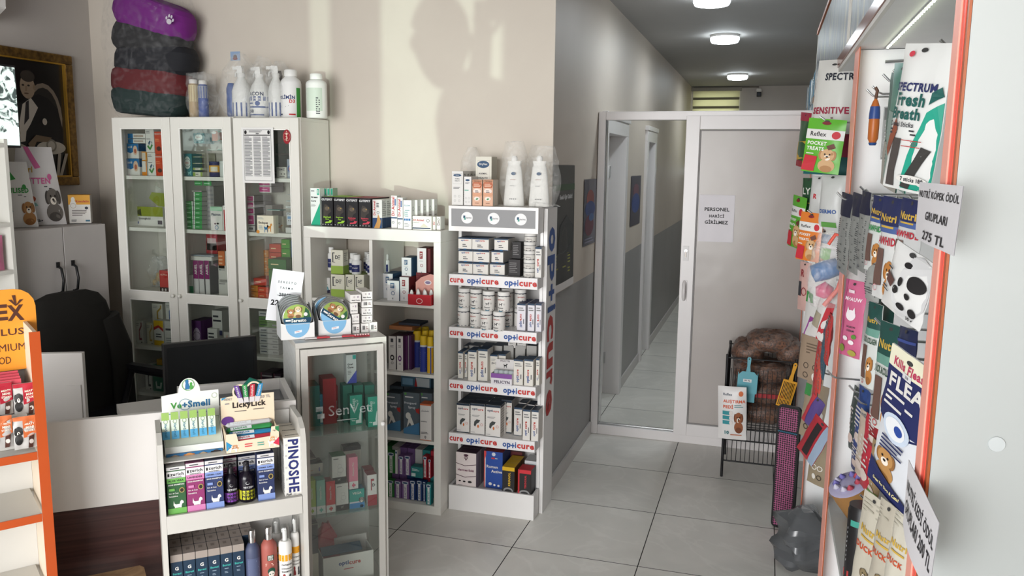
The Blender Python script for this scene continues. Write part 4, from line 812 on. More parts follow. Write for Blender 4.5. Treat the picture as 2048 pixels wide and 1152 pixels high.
# dark dried twig and small wall sticker
b = MB(); p = ony(562, 150, 4.12)
b.loft([[(p.x+dx+.018*math.cos(a), 4.1+.012*math.sin(a), z) for a in (0, 1.2, 2.4, 3.6, 4.8)] for dx, z in ((0, ZT2+.04), (-.01, p.z-.06), (.005, p.z-.01), (-.004, p.z+.02))], M('#3e2620', .8)); b.tube([(p.x+.01, 4.1, p.z-.05), (p.x+.06, 4.1, p.z-.03), (p.x+.1, 4.09, p.z-.06), (p.x+.125, 4.09, p.z-.055)], [.012, .01, .012, .006], M('#2e1f1a', .8), 7)
b.tube([(p.x, 4.1, ZT2+.001), (p.x, 4.1, ZT2+.06)], .02, M('#2e1f1a', .8), 7); tag(b.build('dried_figurine'), 'dark brown dried twig-like ornament behind the white bottles', 'ornament')
l, w, h = on_y((461, 480, 103, 121), WALL_Y-.002); b = MB(); b.box(l.x-w/2, l.x+w/2, WALL_Y-.0025, WALL_Y-.001, l.z-h/2, l.z+h/2, '#8fa6c4'); b.art(lambda u, v, o: (l.x-w/2+u, WALL_Y-.0025-o, l.z-h/2+v), w, h, [('e', .5, .4, .2, .25, '#5a3a32'), ('e', .5, .2, .25, .15, '#7a2f2f')]); tag(b.build('wall_sticker'), 'small blue sticker on the wall above the bagged sprays', 'sticker')
# ================================================================ LEFT WALL
# framed portrait of a seated man (generic figure)
FRAME = texm('gilt_frame', lambda nt, L, tc, b: noisemix(nt, L, tc.outputs['Object'], 40, '#5e4726', '#8a6a35')[0], .35, .6)
def wallx(u, v, o, y0, z0, x=LEFT_X): return (x+.03+o, y0+u, z0+v)
py0, py1, pz0, pz1 = 3.18, 4.02, 1.655, 2.405
t = empty('framed_portrait', 'large framed dark portrait of a seated man in a suit on left wall', 'picture', (LEFT_X+.001, (py0+py1)/2, pz0))
def LX(b): return b
b = MB(); cy = (py0+py1)/2
for a, c, e, f in ((py0, py1, pz0, pz0+.05), (py0, py1, pz1-.05, pz1), (py0, py0+.05, pz0+.05, pz1-.05), (py1-.05, py1, pz0+.05, pz1-.05)): b.box(0, .035, a-cy, c-cy, e-pz0, f-pz0, FRAME)
b.build('picture_frame', t, bevel=.006)
b = MB()
for a, c, e, f in ((py0+.05, py1-.05, pz0+.05, pz0+.058), (py0+.05, py1-.05, pz1-.058, pz1-.05), (py1-.058, py1-.05, pz0+.058, pz1-.058), (py0+.05, py0+.058, pz0+.058, pz1-.058)): b.box(0.0, .03, a-cy, c-cy, e-pz0, f-pz0, M('#c99a3c', .3, .6))
b.build('gilt_slip', t)
W, H = py1-py0-.116, pz1-pz0-.116; b = MB(); b.box(.002, .012, py0+.058-cy, py1-.058-cy, .058, pz1-pz0-.058, M('#1d1b1a', .3))
def E2(cx, cy2, rx, ry, c): return ('e', cx, cy2, rx, ry, c)
port = [E2(.80, .52, .17, .3, '#8d8072'), E2(.80, .52, .14, .26, '#2b2725'), ('p', [(.5, .35), (.55, .62), (.66, .68), (.75, .72), (.84, .69), (.93, .6), (.97, .4), (.95, .2), (.6, .2)], '#151417'),
    ('p', [(.55, .42), (.6, .62), (.68, .68), (.74, .6), (.66, .45), (.6, .36)], '#cfc8bd'), ('p', [(.63, .64), (.66, .66), (.65, .5), (.6, .44)], '#2e2b30'), E2(.655, .775, .068, .105, '#a8947e'), E2(.662, .865, .066, .05, '#3a332c'), E2(.615, .785, .012, .008, '#2a2320'), E2(.665, .785, .012, .008, '#2a2320'), ('p', [(.635, .78), (.65, .78), (.648, .735), (.628, .735)], '#947f6a'), E2(.64, .715, .022, .007, '#6b5546'), E2(.715, .775, .012, .025, '#97836d'),
    ('p', [(.4, .3), (.48, .4), (.62, .42), (.6, .3), (.5, .28)], '#cfc8bd'), E2(.5, .37, .06, .045, '#a8947e'), ('p', [(.3, .02), (.3, .3), (.42, .34), (.6, .26), (.62, .1)], '#a9a295'), E2(.84, .25, .14, .06, '#c6c0b4'), ('p', [(.76, .2), (.79, .2), (.86, 0), (.83, 0)], '#b5aea2'), ('p', [(.9, .2), (.93, .2), (.9, 0), (.87, 0)], '#b5aea2'), ('p', [(.97, .2), (1, .2), (.93, 0), (.9, 0)], '#b5aea2'), E2(.79, .48, .022, .03, '#cfc8bd'), ('o', .84, .27, .05, .3, '#8f887c'), ('p', [(.62, .28), (.7, .36), (.85, .34), (.8, .3), (.7, .3), (.65, .2)], '#7d6a55')]
b.art(lambda u, v, o: (.012+o, py0+.058-cy+u, .058+v), W, H, port); b.build('portrait_print', t)
# wall cupboard
t = empty('wall_cupboard', 'pale two-door wall cupboard with black bow handles below the portrait', 'cupboard', (-3.61, 3.52, .95)); b = MB()
b.box(-.36, 0, -.33, .30, 0, .498, M('#b3aeab', .45)); b.build('carcass', t, bevel=.002)
for a, c, hy in ((-.33, -.002, -.05), (.002, .30, .05)):
    d = MB(); d.box(.002, .02, a+.001, c-.001, .002, .497, M('#bab5b2', .4)); do = d.build('door', t, bevel=.002)
    h = MB(); h.tube([(.02, hy, .145), (.045, hy, .16), (.055, hy, .22), (.045, hy, .28), (.02, hy, .295)], .007, M('#111213', .35), 8); h.box(.02, .028, hy-.009, hy+.009, .125, .155, M('#111213', .35)); h.box(.02, .028, hy-.009, hy+.009, .285, .315, M('#111213', .35)); h.build('handle', do)
b = MB(); b.box(-3.97, -3.66, 3.80, 3.818, 0, .948, M('#a9a5a2', .5)); tag(b.build('side_panel', bevel=.001), 'upright pale side panel beneath the wall cupboard', 'panel')
b = MB(); b.box(-3.96, -3.63, 3.60, 3.795, 0, .55, M('#aeaaa7', .5)); b.box(-3.628, -3.612, 3.602, 3.793, .01, .545, M('#b5b1ae', .5)); tag(b.build('low_cabinet', bevel=.002), 'low pale cabinet standing under the wall cupboard', 'cabinet')
# food bags and carton on the cupboard
def pouch(name, label, cat, loc, rz, w, h, d, body, art=(), back=None, neck=.0, hole=False, tilt=(0, 0), group=None, seed=1, wob=.0, gusset=True, key=None, taper=0.0, rough=.35):
    """sealed bag: flat sealed edges top and bottom, bulging middle; front faces -Y, base at z=0"""
    b = MB(); nx, nz = 10, 16; rnd = random.Random(seed)
    def prof(u, v):
        s = max(0, math.sin(PI*u))**.6*max(0.0, (math.sin(PI*min(1, (v+.02)*.98))))**.5
        if gusset: s *= 1-.45*v
        return d/2*s+.0006
    def wdt(v): return 1-taper*v-neck*math.exp(-((v-.78)/.1)**2)+wob*math.sin(v*7+seed)
    def X(u, v): return (u-.5)*w*wdt(v)+wob*w*.6*math.sin(v*5+seed)
    def ripple(u, v): return .0035*noise.noise(Vector((u*3+seed*5.3, v*6, seed)))
    def S(u, v, o, side=-1): return (X(u/w, v/h), side*(prof(u/w, v/h)+o)+d/2*(.6 if gusset else 0)+ripple(u/w, v/h), v)
    for side, c in ((-1, body), (1, back or body)):
        vs = [S(w*i/nx, h*j/nz, 0, side) for j in range(nz+1) for i in range(nx+1)]
        fs = [(j*(nx+1)+i, j*(nx+1)+i+1, (j+1)*(nx+1)+i+1, (j+1)*(nx+1)+i) for j in range(nz) for i in range(nx)]
        b.add(vs, fs if side < 0 else [tuple(reversed(f)) for f in fs], M(c, rough), True)
    # closed edges
    for i0 in (0, nx):
        vs = [S(w*i0/nx, h*j/nz, 0, s) for s in (-1, 1) for j in range(nz+1)]; b.add(vs, [(j, j+1, nz+2+j, nz+1+j) for j in range(nz)], M(body, rough))
    for j0 in (0, nz):
        vs = [S(w*i/nx, h*j0/nz, 0, s) for s in (-1, 1) for i in range(nx+1)]; b.add(vs, [(i, i+1, nx+2+i, nx+1+i) for i in range(nx)], M(body, rough))
    b.art(lambda u, v, o: S(u, v, o+.0012), w, h, art, sub=8)
    if hole: b.add([S(w*(.5+.07*math.cos(2*PI*i/12)), h*.955+.004*math.sin(2*PI*i/12), .002) for i in range(12)], [tuple(range(12))], '#3a3a3a')
    o = b.build(name, None, loc, rz); o.rotation_euler = (tilt[0], tilt[1], rz); return tag(o, label, cat, group)
AZL = 38
def pfit(px, z, az, P=None, Y=None): return fit(*px, z, az, Y, P)
zc = .95+.5
P1 = Vector((-3.70, 3.34, zc)); l, w, h, rz = pfit((20, 62, 330, 452), zc, 30, P=P1)
KIT = lambda c, t1: [('p', [(.2, 1), (.34, 1), (.62, .74), (.48, .72)], c), ('t', 'Nutri', .02, .66, .42, .77, '#b8913c', 0, 2), ('t', t1, .12, .53, .9, .61, c, 0, 2), ('l', .3, .46, .9, .51, 2, INK), ('e', .3, .34, .16, .05, '#b5583c'), ('p', [(.12, .25), (.5, .25), (.46, .29), (.16, .3)], '#8fc0bb'), ('l', .15, .1, .5, .22, 3, INK), ('e', .8, .62, .05, .04, c)]
pouch('cat_food_bag', 'large white cat food bag with green stripe and ginger cat, nearer the shelf', 'pet food bag', P1+Vector((-.02, 0, .001)), rz, .24, .34, .1, '#d6d4d2', KIT('#2f8a3c', 'STERILISED')+[('pet', .66, .04, 1, .42, '#a87744', '#8a5c30')], seed=3, taper=.3)
P2 = Vector((-3.80, 3.47, zc)); 
pouch('cat_food_bag', 'taller white cat food bag with pink stripe and grey kitten', 'pet food bag', Vector((-3.76, 3.535, zc+.001)), rotof(38), .27, .42, .1, '#dad7d6', KIT('#d0679a', 'KITTEN')+[('pet', .62, .05, 1, .5, '#6d6761', '#4c4743'), ('t', '2kg', .42, .03, .6, .08, INK, 0, 2)], seed=5, taper=.38)
RIM = [('r', 0, .66, 1, 1, '#d79b25'), ('e', .22, .62, .15, .2, WHT), ('e', .22, .84, .09, .09, WHT), ('o', .22, .62, .13, .1, '#8a5c20'), ('t', 'Rimafelin', .35, .7, .95, .85, '#b5402a', 0, 2), ('e', .82, .54, .08, .05, '#262a3a'), ('l', .15, .26, .9, .48, 4, '#5a4a48'), ('l', .1, .05, .4, .14, 2, INK), ('r', .75, .06, .95, .12, '#3a6e86')]
P3 = Vector((-3.70, 3.72, zc)); l, w, h, rz = pfit((137, 181, 390, 447), zc, 50, P=P3)
carton('supplement_carton', 'yellow and white carton with cat outline at end of the wall cupboard', 'carton', l+Vector((0,0,.001)), rz, w, .14, h, '#d9d6d0', RIM, top='#c58d1f', leftart=[('r', 0, .66, 1, 1, '#b5811c'), ('l', .1, .1, .9, .6, 8, '#9a9a98')])
# white open shelf unit with television on its side and packets, at the photo's left edge
t = empty('open_shelf_unit', 'white open shelf unit cut by the left edge of photo', 'shelf unit', (-3.5, 3.12, 0)); b = MB()
b.box(-.4, -.0, .0, .02, 0, 1.9, CAB); b.box(-.4, -.0, -.62, -.6, 0, 1.9, CAB); b.box(-.42, -.4, -.62, .02, 0, 1.9, '#c9c6c2'); b.build('side_panels', t, bevel=.001)
for z in (1.88, 1.5, 1.27, .95, .6, .3, .03): s = MB(); s.box(-.399, -.0, -.599, -.001, z-.02, z, CAB); s.build('shelf', t)
for i in range(2):
    pouch('pink_packet', 'pink packet standing on the left-edge shelf unit, %s' % ('upper of two' if i == 0 else 'lower of two, beside the cupboard'), 'packet', Vector((-3.53, 3.04-.0*i, (1.27, .95)[i]+.001)), rotof(20), .1, .17, .04, ('#b86a86', '#a83f6a')[i], [('l', .1, .2, .9, .8, 6, '#e0b8c8')], seed=i+4)
sheet('white_packet', 'white packets piled on the lower left-edge shelf', 'packet', Vector((-3.52, 3.03, .72)), rotof(20), .12, .16, [('l', .1, .2, .9, .8, 4, '#8a8a8a')], curl=.02)
tv = empty('television', 'bright television panel seen edgewise above the left-edge shelf unit', 'television', (-3.58, 3.02, 1.86)); b = MB(); b.box(-.05, .0, -.55, .27, 0, .40, DARK); b.build('housing', tv, bevel=.003)
def _tv(nt, L, tc, b):
    c, nz = noisemix(nt, L, tc.outputs['Object'], 9, '#3f4a48', '#dff0ea', 6, 3.0, .42, .5); L(c, b.inputs['Emission Color']); b.inputs['Emission Strength'].default_value = 0.55; return c
b = MB(); b.box(.0005, .002, -.54, .262, .012, .39, texm('tv_picture', _tv, .2)); b.build('screen', tv)
b = MB(); b.box(-.10, -.05, -.2, -.05, .0, .3, DARK); b.tube([(-.08, -.12, .02), (-.1, -.12, -.0)], .02, DARK); b.build('stand', tv)
ac = empty('air_conditioner', 'corner of a white air conditioner high on the left wall', 'air conditioner', (LEFT_X+.001, 3.2, 2.52)); b = MB()
b.loft([[(x, y, z) for x, z in ((0, 0), (.12, .0), (.19, .05), (.2, .22), (.18, .28), (0, .28))] for y in (-.7, .25)], WHITE, smooth=False); b.build('casing', ac, bevel=.01)
b = MB(); b.box(.1, .193, -.6, .2, .004, .012, '#8f9191'); b.build('louvre', ac)
# ================================================================ CUBE SHELF UNIT
KX0, KX1, KY0, KY1, KZ = -2.293, -1.527, 3.79, 4.18, 1.48
KAL = texm('white_foil_board', lambda nt, L, tc, b: noisemix(nt, L, tc.outputs['Object'], 3, '#dedcd5', '#e4e2db', 3)[0], .38)
t = empty('cube_shelf_unit', 'white open cube shelf unit two bays wide, filled with cartons', 'shelf unit', ((KX0+KX1)/2, KY0, 0)); ox = (KX0+KX1)/2; D = KY1-KY0
b = MB(); b.box(KX0-ox, KX1-ox, 0, D, KZ-.058, KZ, KAL); b.box(KX0-ox, KX1-ox, .0, D, 0, .045, KAL); b.box(KX0-ox, KX0-ox+.038, 0, D, .045, KZ-.058, KAL); b.box(KX1-ox-.038, KX1-ox, 0, D, .045, KZ-.058, KAL); b.build('outer_frame', t, bevel=.0015)
b = MB(); b.box(-.009, .009, .002, D-.001, .046, KZ-.059, KAL); b.build('divider', t, bevel=.001)
KS = [1.105, .745, .393]; KB = .046
for z in KS:
    for a, c in ((KX0-ox+.039, -.010), (.010, KX1-ox-.039)): b = MB(); b.box(a, c, .003, D-.002, z-.017, z, KAL); b.build('shelf', t, bevel=.001)
def kb(label, px, z, d, body, front=(), y=None, group=None, cat='medicine box', name='medicine_box', **kw): return pcarton(name, label, cat, px, z, d, body, front, Y=y, group=group, **kw)
# --- row on top
GC = [('p', [(0, 0), (1, 0), (1, .6), (.3, .18), (0, .0)], '#1f9c79'), ('r', .72, .82, .95, .98, '#2aa083'), ('r', .8, .86, .87, .95, WHT), ('t', 'Green', .08, .72, .78, .8, BLK, 0, 2), ('t', 'Cure', .08, .62, .6, .7, BLK, 0, 2), ('l', .08, .5, .7, .58, 3, '#8d8d8d'), ('l', .1, .9, .5, .95, 1, INK)]
kb('tall white and green carton at left end of the cube unit top', (621, 640, 376, 452), KZ, .05, '#dcdedb', GC, 3.85)
for i in range(4): kb('tall white and green carton behind the black ones, %s' % ORD[i], (641+i*6.5, 647+i*6.5, 376, 449), KZ, .05, '#9fb5a8', [('r', .3, .82, .9, .98, '#2aa083')], 3.92+.0*i, group='green cartons behind') if i < 4 else None
def cute(c, nm): return [('t', 'CUTEPET', .04, .86, .96, .95, '#e4e4e4', 0, 2), ('p', [(.15, .3), (.2, .62), (.3, .75), (.5, .72), (.8, .62), (.85, .5), (.6, .42), (.5, .3)], '#3a342f'), ('e', .5, .6, .2, .07, '#5e5347'), ('e', .62, .62, .04, .015, '#c8a23c'), ('p', [(.3, .1), (.8, .12), (.95, .2), (.7, .21), (.62, .16), (.36, .15)], c), ('t', nm[0], .12, .28, .88, .34, c, 0, 2), ('t', nm[1], .12, .22, .88, .27, c, 0, 2), ('e', .12, .06, .05, .02, '#9a9a9a'), ('e', .35, .06, .05, .02, '#9a9a9a'), ('e', .6, .06, .05, .02, '#9a9a9a'), ('e', .85, .06, .05, .02, '#9a9a9a')]
LG_, RD_ = '#9ccf3a', '#c94152'
for i, (a, c, yt, yb, col, nm) in enumerate(((643, 666, 393, 453, LG_, ('Hairball', 'Care')), (667.5, 691, 394, 454, LG_, ('Respicare', 'Plus')), (692, 716, 395, 455, RD_, ('Immune', 'Support')), (717.5, 742, 396, 457, RD_, ('Immune', 'Support')))):
    for j in range(3):
        l, w, h, _ = fit(a, c, yt, yb, KZ, Y=3.82); lab = 'black carton with %s marks, %s' % (('green', 'green', 'red', 'red')[i], ('front row, %s of four' % ORD[i], 'middle row, %s' % ORD[i], 'rear row, %s' % ORD[i])[j])
        carton('medicine_box', lab, 'medicine box', (l.x, 3.82+j*.072, KZ), 0, w, .0715, h, '#17161a', cute(col, nm) if j == 0 else (), [('r', 0, 0, 1, 1, '#221c20')], top=col if i < 2 else '#a83442', group='black cartons on the cube unit', key=('cute', i, j > 0))
DA = [('t', 'Dr.Animal', .08, .45, .32, .95, RED, 1, 2), ('l', .42, .72, .8, .9, 3, INK), ('o', .6, .55, .14, .25, INK), ('r', 0, 0, 1, .36, '#23426b'), ('p', [(.15, 0), (.75, 0), (.9, .25), (.6, .5), (.45, .22)], '#c08e4e')]
for j in range(5):
    l, w, h, _ = fit(745, 764, 399, 459, KZ, Y=3.815); carton('medicine_box', 'white and navy tall carton, %s of five in line from the front' % ('first', 'second', 'third', 'fourth', 'fifth')[j], 'medicine box', (l.x, 3.815+j*.052, KZ), 0, w, .0515, h, '#d9d8d4', DA if j == 0 else (), [('r', 0, 0, 1, .36, '#1f3a60'), ('l', .1, .42, .9, .95, 8, '#9a9a98')], group='white and navy cartons on the cube unit', key=('dra', j > 0))
DT = [('t', 'Dr.Animal', .1, .38, .6, .97, RED, 1, 2), ('r', 0, .3, 1, .34, '#23426b'), ('o', .35, .18, .2, .3, INK), ('r', .62, .7, .9, .9, '#6c7fa5')]
kb('narrow white carton with red vertical lettering, left of the pair', (782, 794, 391, 455), KZ, .05, '#e2e1dd', DT, 3.85)
kb('narrow white carton with red vertical lettering, right of the pair', (794.6, 805.6, 395, 458), KZ, .05, '#e2e1dd', DT, 3.83)
FL = [('t', 'FLOW', .15, .78, .85, .85, '#47809a', 0, 1), ('r', .1, .45, .14, .62, '#3f9a84'), ('l', .2, .42, .8, .68, 4, '#8aa'), ('r', .08, .3, .3, .37, '#2f6fa8'), ('r', .36, .3, .58, .37, '#2f6fa8'), ('r', .64, .3, .88, .37, '#2f6fa8'), ('l', .15, .08, .8, .22, 3, '#999')]
for j in range(5): 
    l, w, h, _ = fit(806.4, 823, 400, 461, KZ, Y=3.81); carton('medicine_box', 'white carton with blue and teal print, %s of five in line' % ('front', 'second', 'third', 'fourth', 'rearmost')[j], 'medicine box', (l.x+j*.012, 3.81+j*.045, KZ), 0, w, .044, h, '#e4e3df', FL if j == 0 else (), [('o', .5, .7, .25, .2, '#8a8a88'), ('l', .1, .1, .9, .5, 5, '#aaa9a5')], group='white and teal cartons on the cube unit', key=('flow', j > 0))
DL = [('t', 'Dr.Animal', .05, .62, .6, .8, RED, 0, 2), ('o', .82, .68, .08, .25, INK), ('r', 0, .08, .95, .16, '#1f3350'), ('p', [(.4, .2), (.6, .48), (.85, .2)], '#cfc9b5'), ('l', .05, .5, .4, .56, 1, '#888')]
kb('low landscape white carton with red lettering at right end', (825, 863, 432, 462.5), KZ, .04, '#e2e0d8', DL, 3.81)
kb('small white carton seen end-on, first right of the landscape one', (865, 871, 433, 461), KZ, .05, '#dedcd6', [('t', 'Dr.', .15, .2, .85, .9, RED, 1, 1)], 3.83)
kb('small white carton seen end-on, last on the cube unit top', (873, 881, 433, 460), KZ, .06, '#dedcd6', [('t', 'Dr.', .15, .2, .85, .9, '#5a3a3a', 1, 1), ('o', .5, .8, .25, .3, INK)], 3.84)
# --- first row, left bay
DX = [('t', 'D', .35, .62, .6, .78, INK, 0, 2), ('p', [(.12, .48), (.2, .48), (.2, .86), (.32, .86), (.32, .9), (.12, .9)], INK), ('r', .12, .48, .36, .5, INK), ('l', .6, .6, .85, .8, 3, INK), ('r', 0, 0, 1, .34, '#93b04a'), ('dog', .35, .1, .65, .24, '#3f5a2a')]
_zl = KS[0]+fit(662, 689, 549, 592, KS[0], Y=3.86)[2]
for i, (a, c) in enumerate(((662, 689), (691, 708), (709.5, 728))): kb('cream and green carton on the shelf, %s of three under the bottles' % ORD[i], (a, c, 549, 592), KS[0], .16, '#d9d7c6', DX, 3.86, top='#7f9440', group='cream and green cartons')
kb('cream and green carton stacked on top beside the navy bottles', (662, 686, 500, 548.5), _zl+.001, .06, '#d9d7c6', DX, 3.87, top='#cfcdbc', right=[('r', 0, 0, 1, .34, '#93b04a'), ('l', .2, .5, .8, .9, 5, '#8a8a80')])
NB = [('r', .08, .2, .42, .75, '#252c5f'), ('t', 'VITAPET', .15, .45, .36, .55, WHT, 0, 1)]
l, w, h, _ = fit(698, 716, 511, 547, _zl, Y=3.86)
for i, (x, y) in enumerate(((l.x, 3.895), (l.x+.088, 3.90), (l.x-.048, 3.955), (l.x+.045, 3.965), (l.x+.128, 3.97), (l.x, 4.03), (l.x+.09, 4.03))):
    lab = ('white bottle with navy label, front left of the group of seven', 'white bottle with navy label, front right of the group of seven', 'white bottle with navy label, second rank at left', 'white bottle with navy label, second rank in middle', 'white bottle with navy label, second rank at right', 'white bottle with navy label, rear rank left', 'white bottle with navy label, rear rank right')[i]
    bottle('pill_bottle', lab, 'bottle', (x, y, _zl+.002 if y < 4.01 else _zl+.002), w/2*.98, h, '#e2e2e0', '#ebebe8', NB, caph=.24, capr=.8, shoulder=.1, group='navy-labelled pill bottles', key='pill')
b = MB(); 
kb('hidden-row cream carton carrying the rear bottles', (668, 722, 549, 590), KS[0], .11, '#cfcdbc', [], 4.025) 
l, w, h, _ = fit(654.5, 662, 519, 552, KS[0]+.11, Y=3.9); 
bottle('pill_bottle', 'white bottle with navy label, peeking out left of the cream carton', 'bottle', (l.x-.002, 3.93, KS[0]+.13), .019, .125, '#e2e2e0', '#ebebe8', NB, caph=.2, capr=.7)
AR = lambda c: [('r', .35, .66, .62, .92, INK), ('l', .3, .52, .75, .6, 1, INK), ('r', 0, 0, 1, .22, '#2b2540'), ('e', .5, .22, .32, .25, c), ('e', .5, .22, .2, .15, '#cfcfe0'), ('r', 0, 0, 1, .18, '#2b2540')]
kb('small white carton with purple arch print, leftmost under the cube unit top', (621, 641.5, 556, 588), KS[0], .08, '#dad8d4', AR('#4b3a86'), None)
kb('small white carton with teal arch print beside the purple-arched one', (645, 660, 555, 586), KS[0], .09, '#dad8d4', AR('#2f8a92'), None)
# --- first row, right bay
QB = lambda c: [('r', .28, .62, .62, .88, c), ('l', .32, .66, .58, .84, 3, WHT), ('o', .5, .38, .16, .3, c), ('l', .25, .52, .7, .56, 1, '#9a9a9a'), ('r', .46, .08, .52, .16, INK)]
kb('white carton with steel-blue sides, lower front', (774, 798, 561, 602), KS[0], .1, '#dcdcdc', QB('#3c5f80'), None, side='#31506e', top='#31506e')
kb('white carton with steel-blue sides, lower rear at left', (766, 785.5, 547, 595), KS[0], .12, '#d5d5d5', QB('#3c5f80'), 3.91, side='#31506e', top='#31506e')
_zq = KS[0]+fit(803, 823, 553, 600, KS[0], Y=3.90)[2]
kb('white carton with steel-blue sides set on the dark red one', (803, 822.5, 515, 553), _zq+.001, .11, '#dcdcdc', QB('#3c5f80'), 3.9, side='#31506e', top='#2a465f')
kb('white carton with dark red sides, front of the red row', (799, 817.5, 554, 602.5), KS[0], .05, '#dcd8d8', QB('#8a2f33'), None, side='#6b2226', top='#6b2226')
kb('dark red sided carton right behind the front red one', (801, 824, 553, 600), KS[0], .2, '#6b2226', [], 3.90, side='#6b2226')
kb('white carton with dark red sides, highest at right', (834, 852.5, 496, 544), _zq+.001, .11, '#dcd8d8', QB('#8a2f33'), 3.93, side='#6b2226', top='#5a1d20')
kb('dark red carton under the highest one', (832, 858, 545, 590), KS[0], .12, '#6b2226', [], 3.93, side='#6b2226')
kb('dark red carton at the bay edge, behind the highest one', (853, 861, 497, 544), _zq+.002, .1, '#5d1e22', [], 3.95, side='#5d1e22')
t = empty('dropper_display', 'red card display tray holding white dropper bottles', 'display tray', Vector((0, 0, 0))); l, w, h, _ = fit(816, 863, 590, 611, KS[0]); t.location = l+Vector((-.002, .0, .001)); hw = w/2-.002
b = MB(); R_ = M('#b3222c', .4); b.box(-hw, hw, 0, .003, 0, h, R_); b.box(-hw, -hw+.003, .003, .097, 0, h, R_); b.box(hw-.003, hw, .003, .097, 0, h, R_); b.box(-hw+.003, hw-.003, .003, .097, 0, .003, R_); b.art(lambda u, v, o: (u-hw, -o, v), 2*hw, h, [('e', .5, .4, .14, .25, '#e4c8c4'), ('e', .5, .4, .12, .2, '#b3222c')]); b.build('tray', t)
b = MB(); b.prism([(-hw, 0), (hw, 0), (hw, h*2.6), (hw*.3, h*2.75), (-hw*.5, h*2.4), (-hw, h*1.9)], .097, .1, 'y', '#c98d84'); b.art(lambda u, v, o: (u-hw, .0965-o, v), 2*hw, h*2.4, [('e', .55, .8, .16, .1, '#d9c8c8'), ('e', .55, .8, .12, .06, '#7a6a8a')]); b.build('back_card', t)
BX = t.location
for i, (dx, dy) in enumerate(((-.055, .03), (-.018, .03), (.02, .03), (-.036, .068), (.0, .068), (.036, .068))):
    o = MB(); o.lathe([(.015, 0), (.016, .004), (.016, .035), (.01, .042), (.01, .05), (.006, .062), (.003, .068)], '#e6e3e1', 14); o = o.build('dropper_bottle', None, BX+Vector((dx, dy, .0035))); tag(o, 'white dropper bottle in the red tray, %s row, %s' % (('front', 'rear')[i > 2], ('left', 'middle', 'right')[i % 3]), 'bottle', 'dropper bottles in the red tray')
# --- second row right bay
RG = lambda c: [('r', .3, .82, .65, .93, INK), ('l', .25, .66, .75, .74, 2, '#777'), ('e', .5, .36, .28, .085, c), ('e', .5, .36, .14, .04, WHT), ('o', .5, .2, .16, .25, INK)]
kb('upright white carton with black disc print on the second shelf', (777, 792, 672, 739), KS[1], .13, '#dcd8d4', RG('#1d1b1f'), None, side='#3a2540', top='#4a3a3a')
kb('upright white carton with purple disc print on the second shelf', (793.5, 806, 672, 742), KS[1], .13, '#dcd8d4', RG('#6a3c74'), None, side='#4e2250', top='#3a2438')
kb('narrow purple-sided carton, first right of the disc-print pair', (807, 815, 672, 741), KS[1], .13, '#5a2858', [('r', 0, 0, .25, 1, '#b9b2b8')], 3.85, side='#4e2250')
kb('narrow purple-sided carton, second right of the disc-print pair', (816, 823, 671, 740), KS[1], .13, '#4a2150', [('r', 0, 0, .25, 1, '#a9a2a8')], 3.86, side='#4e2250')
_zf = KS[1]+.205
b = MB(); b.box(-.1, .03, .0, .13, 0, .02, '#a0663c'); b.box(-.06, .06, .03, .14, .021, .033, '#2e3442'); o = b.build('flat_cartons', None, (onz(800, 668, _zf).x-.005, 3.87, _zf)); tag(o, 'flat orange-brown and dark cartons lying over the purple ones', 'carton')
CANW = [('r', 0, 0, 1, 1, '#c9ccd2'), ('r', .12, .02, .5, .98, '#25358a'), ('l', .16, .1, .46, .8, 9, '#b9c2e6')]; CANY = [('r', .02, .02, .6, .98, '#d3a31c'), ('l', .1, .1, .5, .9, 12, '#6f5a1a'), ('r', .3, .0, .36, 1, '#3a4a8a')]
def can(label, px, y, art, key):
    l, w, h, _ = fit(*px, KS[1], Y=y); r = w/2; t_ = empty('spray_can', label, 'spray can', (l.x, y+r, KS[1]+.001), 0, 'yellow-capped spray cans')
    b = MB(); b.lathe([(r*.95, 0), (r, .004), (r, h*.72), (r*.85, h*.75)], '#c9ccd2', 20); b.art(cylmap(r, -PI), 2*PI*r, h*.72, art, sub=10); b.build('can_body', t_)
    c = MB(); c.lathe([(r*.98, h*.752), (r*.98, h*.95), (r*.8, h)], '#d8b21e', 20); c.build('cap', t_)
can('spray can with yellow cap and blue label, front left', (837.5, 851.5, 673, 740), 3.825, CANW, 1); can('spray can with yellow body and cap, front right', (852.5, 864, 675, 746), 3.81, CANY, 2)
can('spray can with yellow cap and white-blue label, second rank left', (823.5, 839.5, 663, 725), 3.90, CANW, 3)
can('yellow-capped spray can, second rank behind the yellow one', (841.5, 855, 662, 725), 3.90, CANY, 4); can('yellow-capped spray can, rear rank left', (826, 840, 655, 718), 3.99, CANY, 5); can('yellow-capped spray can, rear rank middle', (841, 855, 655, 718), 3.99, CANW, 6); can('yellow-capped spray can, second rank at the bay edge', (856, 867, 662, 725), 3.90, CANY, 7)
# --- third row right bay
FG = [('l', .1, .86, .7, .92, 1, '#e0e0e0'), ('t', 'Fronguard', .06, .7, .8, .78, '#dfe3e8', 0, 1), ('t', 'Spray', .3, .6, .75, .68, '#dfe3e8', 0, 1), ('p', [(.75, .62), (1, .64), (1, .5), (.8, .54)], '#b5332e'), ('e', .3, .44, .16, .08, WHT), ('p', [(.2, .15), (.35, .45), (.5, .4), (.7, .2), (.6, .15), (.4, .28)], WHT), ('p', [(0, 0), (1, 0), (1, .3), (0, .12)], '#4a7fa8'), ('r', .08, .94, .2, .99, '#5aa04a')]
for i, (px, y) in enumerate((((772, 801, 786, 861), None), ((807, 839, 785, 855), 3.87), ((841, 864, 786, 852), 3.88))):
    kb('slate-blue carton with white dog shape, %s of three' % ORD[i], px, KS[2], .09, '#5b666f', FG, y, side='#8d9297', top='#3a4248', group='slate-blue cartons')
